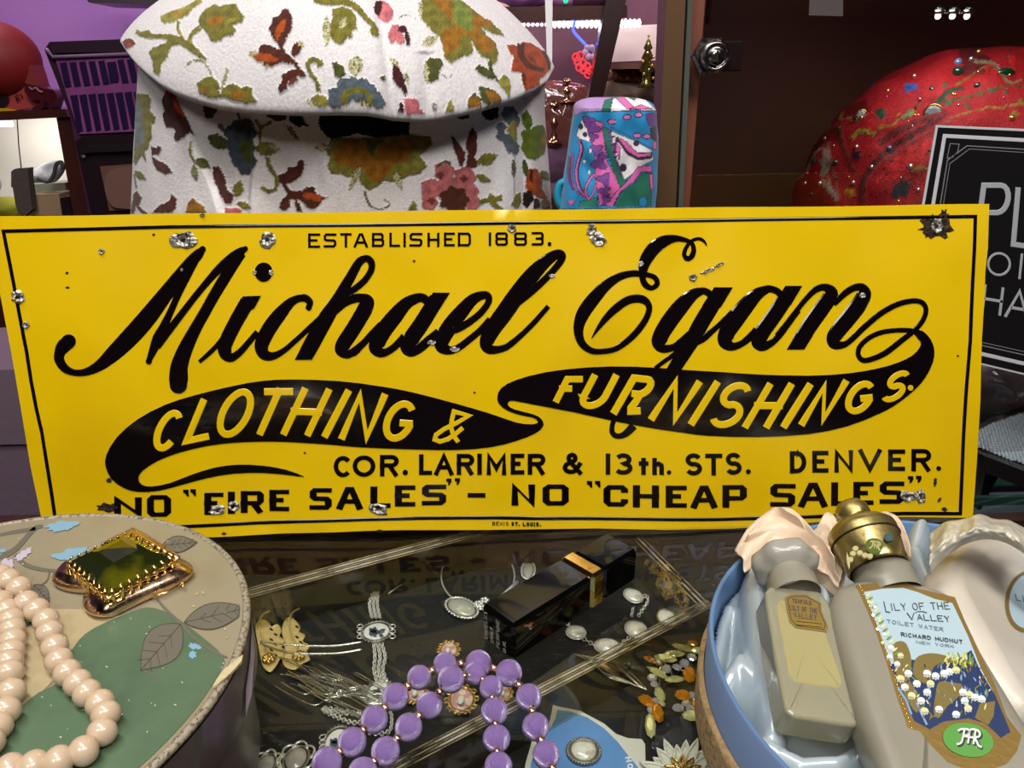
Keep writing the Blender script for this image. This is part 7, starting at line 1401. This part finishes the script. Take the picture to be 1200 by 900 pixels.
for P, m_, nm, lb, cat, dd in (([(628, 100), (668, 96), (692, 110), (690, 178), (640, 176), (628, 150)], M('copper_cellophane', '#7C4A44', .12, spec=.8, coat=1, bump=(14, 1, .02)), 'copper_parcel', 'parcel wrapped in copper coloured cellophane right of the coat', 'parcel', .03), ([(630, 176), (680, 172), (700, 190), (700, 215), (632, 214)], mauvec, 'folded_cloth', 'upper folded mauve cloth low in the showcase', 'cloth', .04), ([(632, 214), (690, 212), (700, 250), (632, 250)], mauvec, 'folded_cloth', 'lower folded mauve cloth low in the showcase', 'cloth', .05),
                              ([(712, 82), (745, 80), (770, 84), (772, 96), (740, 97), (711, 96)], M('brown_glitter', '#6A4A38', .3, .4, bump=(120, 1, .004), var=(90, '#C9A05A', .6, .66)), 'jewelled_clutch', 'brown glittering clutch bag on the inner shelf', 'bag', .02), ([(704, 96), (742, 98), (776, 96), (778, 125), (700, 130)], M('beige_cloth', '#7A6654', .7, bump=(30, .6, .005)), 'beige_bundle', 'beige bundle behind the top of the printed bag', 'bundle', .03)):
    crum(nm, lb, cat, P, ym+.12, dd, m_)
for P, cc_, lb in (([(540, 4), (572, 0), (600, 6), (602, 12), (560, 12)], '#B7A08E', 'cream folded cloth on the showcase top rail'), ([(585, -10), (640, -10), (640, 6), (590, 10)], '#5A2A5E', 'dark purple scarf on the showcase top'), ([(640, -10), (668, -10), (672, 8), (642, 8)], '#7A4A7A', 'lilac scarf on the showcase top'), ([(668, -12), (712, -12), (712, 6), (670, 8)], '#4A1A34', 'wine red scarf on the showcase top')):
    crum('folded_scarf', lb, 'scarf', P, ym+.025, .02, M('scarf_'+cc_[1:], cc_, .7, bump=(30, .6, .006)))
t = thing('green_light', 'tiny green light on the showcase top', 'light', at_y(663, 2, ym)); mb = MB(); mb.ball(at_y(663, 1, ym-.01), .005, 8, 6); mb.obj('bulb', M('green_light_glow', '#20FF90', .5, emis='#18D878', es=1.5), t)
# ---------------------------------------------------------------- display cabinet on the right
yc = .135; BCb = fpy(yc)-2
alu = M('bronze_metal_frame', '#74583E', .38, .55, bump=(300, .1, .001)); alud = M('dark_bronze_groove', '#231A14', .5, .3); inner = M('brown_cabinet_interior', '#8A4E38', .55, var=(3, '#6E3C2A', .4, .7)); stripm = M('grey_glass_edge', '#5E625A', .25, .3)
dc_ = thing('display_cabinet', 'tall glass-fronted display cabinet with a bronze frame behind the right end of the sign', 'cabinet', (.55, .3, -.9))
def xof(px, y=yc): return at_y(px, 200, y)[0]
sl = -.0475
def vstrip(name, x0, x1, y, dep, mat): 
    f_ = lambda x, L: x+sl*(L-0)*(1.0)
    return ext(name, [(f_(x0, -60), -60), (f_(x1, -60), -60), (f_(x1, BCb), BCb), (f_(x0, BCb), BCb)], y, dep, mat, dc_)
vstrip('frame_post', 781, 803.5, yc, .03, alu); vstrip('frame_groove', 803.5, 806.5, yc+.004, .02, alud); vstrip('door_edge', 806.5, 812, yc-.002, .012, stripm)
gp = thin_glass('cabinet_glass', '#E4DEDA', 1.5, .0, base=.05); xl = xof(808)
mb = MB(); mb.add([(xl-.02, yc+.003, -.9), (1.1, yc+.003, -.9), (1.1, yc+.003, .62), (xl+.01, yc+.003, .62)], [(0, 1, 2, 3)]); mb.obj('door_glass', gp, dc_, smooth=False)
mb = MB(); mb.box((.70, .68, -.14), (.82, .02, 1.52)); mb.obj('back_panel', inner, dc_, smooth=False)
xb = at_y(812, 150, .69)[0]; sd = np.array([xb-xl, .69-.15, 0]); Ld = np.linalg.norm(sd); sd /= Ld
mb = MB(); mb.box((xl+(xb-xl)/2, .42, -.14), (Ld, .012, 1.52), np.stack([sd, np.cross([0, 0, 1], sd), [0, 0, 1]], 1)); mb.obj('side_panel', inner, dc_, smooth=False)
def shelfp(nm, z0, z1, mat, y0=.20, y1=.665):
    f_ = lambda y: xl+(xb-xl)*(y-.15)/.54+.012; P = [(f_(y0), y0), (1.098, y0), (1.098, y1), (f_(y1), y1)]
    mb = MB(); mb.add([(x, y, z0) for x, y in P]+[(x, y, z1) for x, y in P], [(3, 2, 1, 0), (4, 5, 6, 7), (0, 1, 5, 4), (1, 2, 6, 5), (2, 3, 7, 6), (3, 0, 4, 7)]); mb.obj(nm, mat, dc_, smooth=False)
mb = MB(); mb.box((1.11, .41, -.14), (.02, .54, 1.52)); mb.obj('side_panel', inner, dc_, smooth=False)
shelfp('roof_panel', .62, .64, inner, .15, .69)
gsh = thin_glass('green_glass_shelf', '#BFD6C8', 1.2, .02, base=.06); gedge = M('green_glass_rim', '#123A2E', .2, coat=.8)
for z, nm in ((.385, 0), (.105, 1), (-.092, 2)):
    shelfp('glass_shelf' if nm != 1 else 'hat_shelf', z-.003, z+.003, gsh if nm != 1 else inner)
    if nm != 1: mb = MB(); mb.box(((xl+1.1)/2+.01, .197, z), (1.1-xl-.03, .003, .0068)); mb.obj('shelf_edge', gedge, dc_, smooth=False)
shelfp('base_shelf', -.155, -.145, M('mauve_lining', '#9A90B4', .7), .15, .665)
# lock
lk = at_y(836, 66, yc-.004); chrome = M('chrome_lock', '#8E8884', .18, 1.0, rvar=(200, .12, .35)); fy = frame((0, -1, 0), (0, 0, 1))
mb = MB(); mb.lathe(lk+[-.0015, .004, 0], [(.001, -.002), (.0148, -.002), (.0148, .002), (.0125, .0045), (.001, .0045)], 6, fy); o = mb.obj('lock_nut', chrome, dc_, smooth=False)
mb = MB(); mb.lathe(lk, [(.0115, 0), (.0115, .006), (.0095, .0085), (.0085, .0085), (.0080, .0070), (.0055, .0070), (.0050, .0100), (.0008, .0100)], 28, fy); mb.obj('lock_barrel', chrome, dc_)
mb = MB(); mb.box(lk+[0, -.0101, 0], (.0016, .0006, .007)); mb.obj('keyhole', alud, dc_, smooth=False); mb = MB(); mb.box(lk+[.012, .001, 0], (.020, .002, .021), bev=.0008); mb.obj('lock_plate', M('dark_lock_plate', '#3A2E2C', .3, .8), dc_, smooth=False)
tag(ext('price_tag', [(950, -30), (988, -30), (988, 19), (948, 18)], .19, .001, M('grey_tag_card', '#6E6A70', .6)), 'grey paper tag hanging from the glass shelf above the red hat', 'tag')
for i, x in enumerate((1099, 1116, 1133)):
    t = thing('led_reflection_lamp', ('left', 'middle', 'right')[i]+' of three tiny white lamps added for LED reflections high in the display cabinet', 'light', at_y(x, 19, .3)); mb = MB(); mb.ball(at_y(x, 19, .3), .0028, 8, 6); mb.obj('bulb', M('cool_white_led', '#FFFFFF', .5, emis='#F0F6FF', es=6), t); mb = MB(); mb.lathe(at_y(x, 14, .3), [(.001, .006), (.006, .005), (.007, -.001), (.006, -.002), (.001, -.002)], 14); mb.obj('housing', chrome, t)  # small lamps added in place of reflected LEDs
area('cabinet_fill', tuple(at_y(1116, 8, .24)), tuple(at_y(1120, 200, .32)), .10, .02, .22, (.95, .97, 1))
area('cabinet_fill', (.42, .34, .095), (.42, .30, -.1), .3, .1, .9, (.95, .97, 1))  # added fill light under the hat shelf, no real lamp there
# ---- red beaded hat
hc = at_y(1128, 215, .345); hc[2] = .165; hr = np.array([.176, .150, .176])
hat = thing('beaded_hat', 'large rounded red hat covered in beads, gems and gold paisley embroidery in the cabinet', 'hat', (hc[0], hc[1], .108))
RP = Paint(.95); rr_ = random.Random(12)
for k in range(22):
    x = rr_.uniform(930, 1260); y = rr_.uniform(50, 300); RP.blob(x, y, rr_.uniform(14, 34), rr_.uniform(8, 18), rr_.choice(['#7A0F14', '#9C1418', '#5C1014', '#B0181C']), .3, 5, .2, rr_.uniform(0, 3))
def r6(p): return a(p, 4.39, 930, 40)
def r4(p): return a(p, 3.43, 850)
for P, w, cc_ in (([(640, 130), (560, 150), (470, 190), (330, 235), (250, 270), (205, 320), (170, 420), (130, 520)], 3.2, '#7E4A40'), ([(215, 330), (185, 430), (180, 560), (200, 700), (240, 860)], 3, '#8A5A50'), ([(230, 360), (235, 480), (260, 600), (320, 720)], 5, '#3A2A14'), ([(250, 350), (300, 440), (380, 420)], 3, '#8C7A3A'), ([(300, 540), (340, 500), (430, 520)], 6, '#8C741E'), ([(440, 480), (520, 470), (540, 400)], 4, '#8A6A20'), ([(360, 780), (400, 700), (560, 580), (740, 480), (800, 460)], 3.6, '#8A3C38'), ([(350, 860), (355, 780), (420, 660), (600, 520), (780, 430)], 8, '#5C1A1E'), ([(440, 560), (600, 470), (790, 400)], 9, '#6A1418'), ([(120, 620), (160, 700), (220, 850)], 2.5, '#9A8A7A')): RP.stem(r6(P), w, cc_, .6)
for P, cc_ in (([(165, 590), (190, 610), (185, 690), (150, 740), (132, 720), (150, 660)], '#9A8E80'), ([(135, 740), (170, 760), (230, 820), (238, 870), (215, 850), (160, 790)], '#9A8E80'), ([(570, 260), (640, 262), (636, 296), (575, 298)], '#1C4C94'), ([(420, 400), (460, 380), (480, 420), (440, 450)], '#123A28'), ([(560, 420), (600, 370), (622, 390), (600, 430), (550, 440)], '#5A7A4A'), ([(500, 800), (560, 740), (600, 760), (590, 840), (520, 850)], '#26282C'), ([(270, 790), (310, 800), (300, 840), (260, 820)], '#A5761A'), ([(600, 690), (690, 680), (690, 700), (610, 710)], '#7C6A20'), ([(300, 600), (350, 610), (340, 650), (300, 640)], '#1E1A24')): RP.poly(r6(P), cc_, .6)
for P, w, cc_ in (([(1000, 240), (1080, 260), (1140, 330), (1200, 310)], 5, '#7A6A50'), ([(870, 410), (1000, 380), (1130, 350), (1220, 345)], 4, '#5A4420'), ([(880, 400), (950, 320), (1060, 270), (1120, 320)], 2.4, '#6E5A28'), ([(900, 480), (1020, 440), (1200, 420)], 3, '#8A6A2A'), ([(840, 420), (900, 370), (960, 350)], 6, '#2A3A2A')): RP.stem(r4(P), w, cc_, .6)
for k in range(9): x, y = rr_.uniform(1040, 1200), rr_.uniform(88, 140); RP.leaf(x, y, x+rr_.uniform(-12, 12), y+rr_.uniform(-8, 8), 5, rr_.choice(['#1E4A34', '#7A6A1E', '#2A5A3A', '#8C2A20']), .6)
for k in range(130): x, y = rr_.uniform(1010, 1095), rr_.uniform(150, 240); RP.blob(x, y-(x-1010)*.5, .9, .8, '#2A0A0C', .2, 2, 0)
n1, n2 = 420, 170; ph = np.linspace(0, 2*math.pi, n1, endpoint=False); V = []
for j in range(n2):
    e_ = -.32*math.pi+(math.pi*.82)*j/(n2-1); ce = max(0, math.cos(e_)); se = math.sin(e_); se = np.sign(se)*abs(se)**1.0
    V.append(np.stack([hc[0]+hr[0]*ce*np.cos(ph), hc[1]+hr[1]*ce*np.sin(ph), hc[2]+hr[2]*se+0*ph], 1))
V = np.array(V).reshape(-1, 3); V[:, 2] = np.maximum(V[:, 2], .1085); pm = V.copy(); pm[:, 1] = np.where(V[:, 1] > hc[1], 2*hc[1]-V[:, 1], V[:, 1]); pm = proj(pm)
col, hh = RP.run(pm[:, 0], pm[:, 1], np.array(lin('#98121A')), .5, 5); nrm = (V-hc)/hr; nrm /= np.linalg.norm(nrm, axis=1)[:, None]; V = V+nrm*(hh*.0015+.003*vnoise(pm[:, 0]*.05, pm[:, 1]*.06, 1, 3)+NR.uniform(-.0003, .0003, len(V)))[:, None]
hm = M('red_embroidered_fabric', '#A01818', .6, vc=True, bump=(700, .8, .0015), spec=.3)
mk('crown', V, [(j*n1+i, j*n1+(i+1) % n1, (j+1)*n1+(i+1) % n1, (j+1)*n1+i) for j in range(n2-1) for i in range(n1)], hm, hat, colors=col)
bms = [M('hat_bead_'+n_, c_, .15, m_, coat=.8) for n_, c_, m_ in (('silver', '#D8D4D0', .8), ('gold', '#E0B860', .8), ('green', '#0E3A26', .1), ('pink', '#C02050', .1), ('blue', '#6A86B4', .3))]
bmm = [mesh('bead', _m.V[0], _m.F, b_) for b_ in bms]; hb0 = base_of(hat)
def hit(x, y):
    D = dirs(float(x), float(y)); o = (CO-hc)/hr; d_ = D/hr; A_ = d_@d_; B0 = o@d_; C_ = o@o-1; dd = B0*B0-A_*C_
    return CO+D*((-B0-math.sqrt(max(dd, 0)))/A_) if dd > -.02 else None
for i, (x, y, k, s_) in enumerate([(485, 152, 1, 1), (410, 193, 1, 1), (378, 190, 1, 1.1), (238, 276, 0, 1.1), (313, 285, 0, 1.1), (308, 265, 0, .7), (163, 318, 0, 1.1), (163, 350, 0, .9), (109, 405, 1, 1.1), (97, 457, 1, .8), (121, 453, 1, 1), (82, 532, 0, 1.1), (67, 612, 0, .9), (112, 610, 3, .9), (70, 718, 3, 1), (60, 767, 0, 1), (92, 822, 2, .9), (160, 537, 1, 1), (239, 485, 1, 1), (323, 580, 0, 1.1), (401, 684, 0, 1.1), (305, 764, 0, 1.1), (215, 660, 2, 1.4), (135, 768, 0, 1.3), (600, 682, 0, 1.5), (492, 586, 4, 1.1), (613, 478, 0, 1.2), (485, 293, 1, 1.2), (620, 215, 0, 1), (222, 860, 1, 1), (207, 388, 2, 1.3), (105, 655, 2, 1.6), (155, 500, 2, 1.5), (350, 430, 1, 1.2), (640, 800, 0, .9), (540, 860, 1, .8), (700, 600, 2, .9)]):
    q = r6([(x, y)])[0]; p = hit(*q)
    if p is not None: put('bead', bmm[k], hat, p-hb0, scale=(.0022*s_,)*3)
for x, y, k, s_ in ((1018, 207, 1, 1.1), (988, 236, 0, 1.1), (1137, 236, 1, 1.2), (1097, 265, 3, 1), (1047, 318, 1, 1.2), (933, 287, 2, 2.2), (935, 250, 4, 1.8), (1150, 475, 1, 1.3), (830, 360, 2, 1.4), (1012, 345, 2, 1.5), (915, 380, 1, 1)):
    q = r4([(x, y)])[0]; p = hit(*q)
    if p is not None: put('bead', bmm[k], hat, p-hb0, scale=(.0022*s_,)*3)
for k in range(46):
    p = hit(rr_.uniform(950, 1200), rr_.uniform(62, 238))
    if p is not None: put('bead', bmm[rr_.choice((0, 1, 1, 2, 3))], hat, p-hb0, scale=(.0013,)*3)
gemh = mesh('gem', *[gm['c'].name and None] and ([], [], [])[0:0]) if False else None
for x, y, rx, ry, k, nm in ((718, 405, 9, 9, 'c', 'large_gem'), (348, 420, 6, 7, 'c', 'large_gem'), (1125/1, 0, 0, 0, 'c', '')):
    if not nm: continue
    q = r6([(x, y)])[0]; p = hit(*q); s_ = .00085
    o = put(nm, gm[k], hat, p-hb0, rot=track(CO-p), scale=(rx*s_, ry*s_, 7*s_)); mb = MB(); tt = np.linspace(0, 2*math.pi, 20, endpoint=False); fr_ = frame(CO-p); mb.tube(p+np.stack([rx*s_*np.cos(tt), ry*s_*np.sin(tt), 0*tt], 1)@fr_.T, .0010, 6, closed=True); mb.obj('gem_setting', oldgold, hat)
mb = MB(); p = hit(*r4([(1128, 293)])[0]); mb.ball(p, (.009, .003, .0045), 14, 8); mb.obj('dark_oval_stone', bms[2], hat)
# ---- black poster taped to the cabinet glass
PS = ysurf(yc-.004); pblk = M('poster_black', '#141314', .35, coat=.3); pwht = M('poster_white', '#C9C9CB', .45); pgry = M('poster_lettering_grey', '#A9ABAE', .45); pln = M('poster_line_grey', '#7E7E80', .45)
po = thing('black_poster', 'black poster with white deco border and large grey capitals, behind the sign at right', 'poster', at_y(1170, 430, yc-.004))
def pq(u, v):  # poster coordinates: u right 0..1, v down 0..1 over a wide card reaching past the frame
    TL, TR, BL_, BR2 = np.array([1097, 146.5]), np.array([1360, 158.]), np.array([1052, 404.]), np.array([1345, 474.]); return (TL*(1-u)+TR*u)*(1-v)+(BL_*(1-u)+BR2*u)*v
def prect(u0, v0, u1, v1): return [pq(u0, v0), pq(u1, v0), pq(u1, v1), pq(u0, v1)]
mb = MB(); fill(mb, PS, prect(0, 0, 1, 1), (-.0008, 0)); mb.obj('card_edge', pwht, po, smooth=False); mb = MB(); fill(mb, PS, prect(.010, .010, .99, .992), (.0001, .0002)); mb.obj('black_face', pblk, po, smooth=False)
mb = MB()
for (u0, v0, u1, v1), w, hh_ in (((.045, .047, .955, .955), 4.4, .0003), ((.075, .085, .925, .92), 1.2, .0003), ((.088, .098, .912, .907), .8, .0003)):
    if w > 4: ribbon(mb, PS, [pq(u0, v0), pq(u1, v0), pq(u1, v1), pq(u0, v1)], w, (.0002, .0003), closed=True, mi=0)
    else: ribbon(mb, PS, [pq(u0+.075, v0), pq(u1-.075, v0), pq(u1, v0+.07), pq(u1, v1-.07), pq(u1-.075, v1), pq(u0+.075, v1), pq(u0, v1-.07), pq(u0, v0+.07)], w, (.0002, .0003), closed=True, mi=1)
ribbon(mb, PS, [pq(.075, .08), pq(.115, .08), pq(.113, .115), pq(.095, .14), pq(.072, .145)], .9, (.0002, .0003), closed=True, mi=1); mb.obj('border_lines', [pwht, pln], po, smooth=False)
def pgl(ch, BL_, BR2, TL, w): mb = MB(); glyph(mb, PS, ch, BL_, BR2, TL, w, None, RND, (.0002, .0004)); mb.obj('letter', pgry, po, smooth=False)
pgl('P', (1141, 282), (1178, 282), (1150, 214), 6.4); pgl('L', (1184, 289), (1219, 294), (1190, 219), 6.2)
pgl('O', (1155, 322), (1183, 325), (1158, 294), 2.8); pgl('I', (1193, 327), (1196, 327), (1196, 297), 3); pgl('H', (1149, 366), (1173, 370), (1153, 333), 3.4); pgl('A', (1176, 371), (1206, 376), (1180, 337), 3.6)
# ---- clear plastic bag, woven purse on a black rest inside the cabinet
o = crum('plastic_bag', 'cloudy mauve plastic bag lying in the cabinet under the black poster', 'bag', [(1140, 432), (1170, 424), (1215, 440), (1230, 470), (1205, 480), (1150, 482), (1136, 470)], .27, .03, M('cloudy_plastic', '#6E6268', .15, spec=.7, coat=1, bump=(30, .8, .006)))
pz = -.015; q = [(1128, 512), (1165, 494), (1215, 476), (1262, 498), (1262, 560), (1200, 541), (1146, 522)]
rest = thing('black_rest', 'low black wedge rest carrying the woven purse in the cabinet', 'rest', at_z(1190, 540, -.089)); mb = MB(); fill(mb, zsurf(pz-.006), [(1120, 512), (1165, 488), (1215, 470), (1275, 498), (1275, 574), (1200, 552), (1143, 530)], (-.016, 0)); mb.obj('top_plate', M('black_rest_plastic', '#151112', .25, coat=.6), rest, smooth=False)
mb = MB(); c_ = at_z(1166, 545, pz-.022); mb.add([c_+[-.008, 0, 0], c_+[.010, 0, 0], c_+[.010, .04, 0], c_+[-.008, .04, 0], c_+[-.006, .0, -.050], c_+[-.003, .0, -.050], c_+[-.003, .008, -.050], c_+[-.006, .008, -.050]], [(0, 1, 2, 3), (0, 4, 5, 1), (1, 5, 6, 2), (2, 6, 7, 3), (3, 7, 4, 0), (7, 6, 5, 4)]); mb.obj('leg', blackw, rest, smooth=False); mb = MB(); mb.box(at_z(1240, 560, -.062), (.03, .02, .05)); mb.obj('leg', blackw, rest, smooth=False)
pu = thing('woven_purse', 'grey blue metallic woven purse lying on the black rest', 'purse', at_z(1190, 515, pz-.005)); pm_ = M('steel_blue_metal_weave', '#A9B8C0', .4, .4)
mb = MB(); fill(mb, zsurf(pz-.004), q, (-.002, 0)); mb.obj('lining', blackw, pu, smooth=False)
mb = MB(); W_ = at_z(*np.array(q, float).T, pz)[:, :2]; x0, y0 = W_.min(0); x1, y1 = W_.max(0); stp = .0034; k = 0
for i in range(int((x1-x0)/stp)):
    for j in range(int((y1-y0)/stp)):
        x = x0+(i+.5*(j % 2))*stp; y = y0+j*stp
        if inside(np.array([x]), np.array([y]), W_)[0]: mb.box((x, y, pz-.0022), (.0029, .0017, .0014), rotv((0, 0, 1), .6*(1 if (i+j) % 2 else -1)+.4))
mb.obj('woven_links', pm_, pu, smooth=False)['kind'] = 'stuff'

o = ext('blue_cloth', [(764, 128), (776, 126), (772, fpy(.9)-3), (758, fpy(.9)-3)], .9, .02, M('deep_blue_cloth', '#16346E', .6)); tag(o, 'strip of deep blue cloth between the printed bag and the cabinet post', 'cloth')
BN = fpy(.75)-3
bn_ = thing('upholstered_bench', 'mauve grey upholstered bench standing between the counter and the lit cabinet', 'bench', at_y(0, BN, .75)*[1, 1, 0]+[0, 0, -.9])
mvb = M('mauve_grey_upholstery', '#7A6674', .8, bump=(60, .3, .004)); ext('seat', [(-160, 438), (56, 432), (60, 520), (-160, 524)], .75, .25, mvb, bn_); ext('skirt', [(-150, 523), (58, 519), (70, BN), (-130, BN)], .76, .23, mvb, bn_)
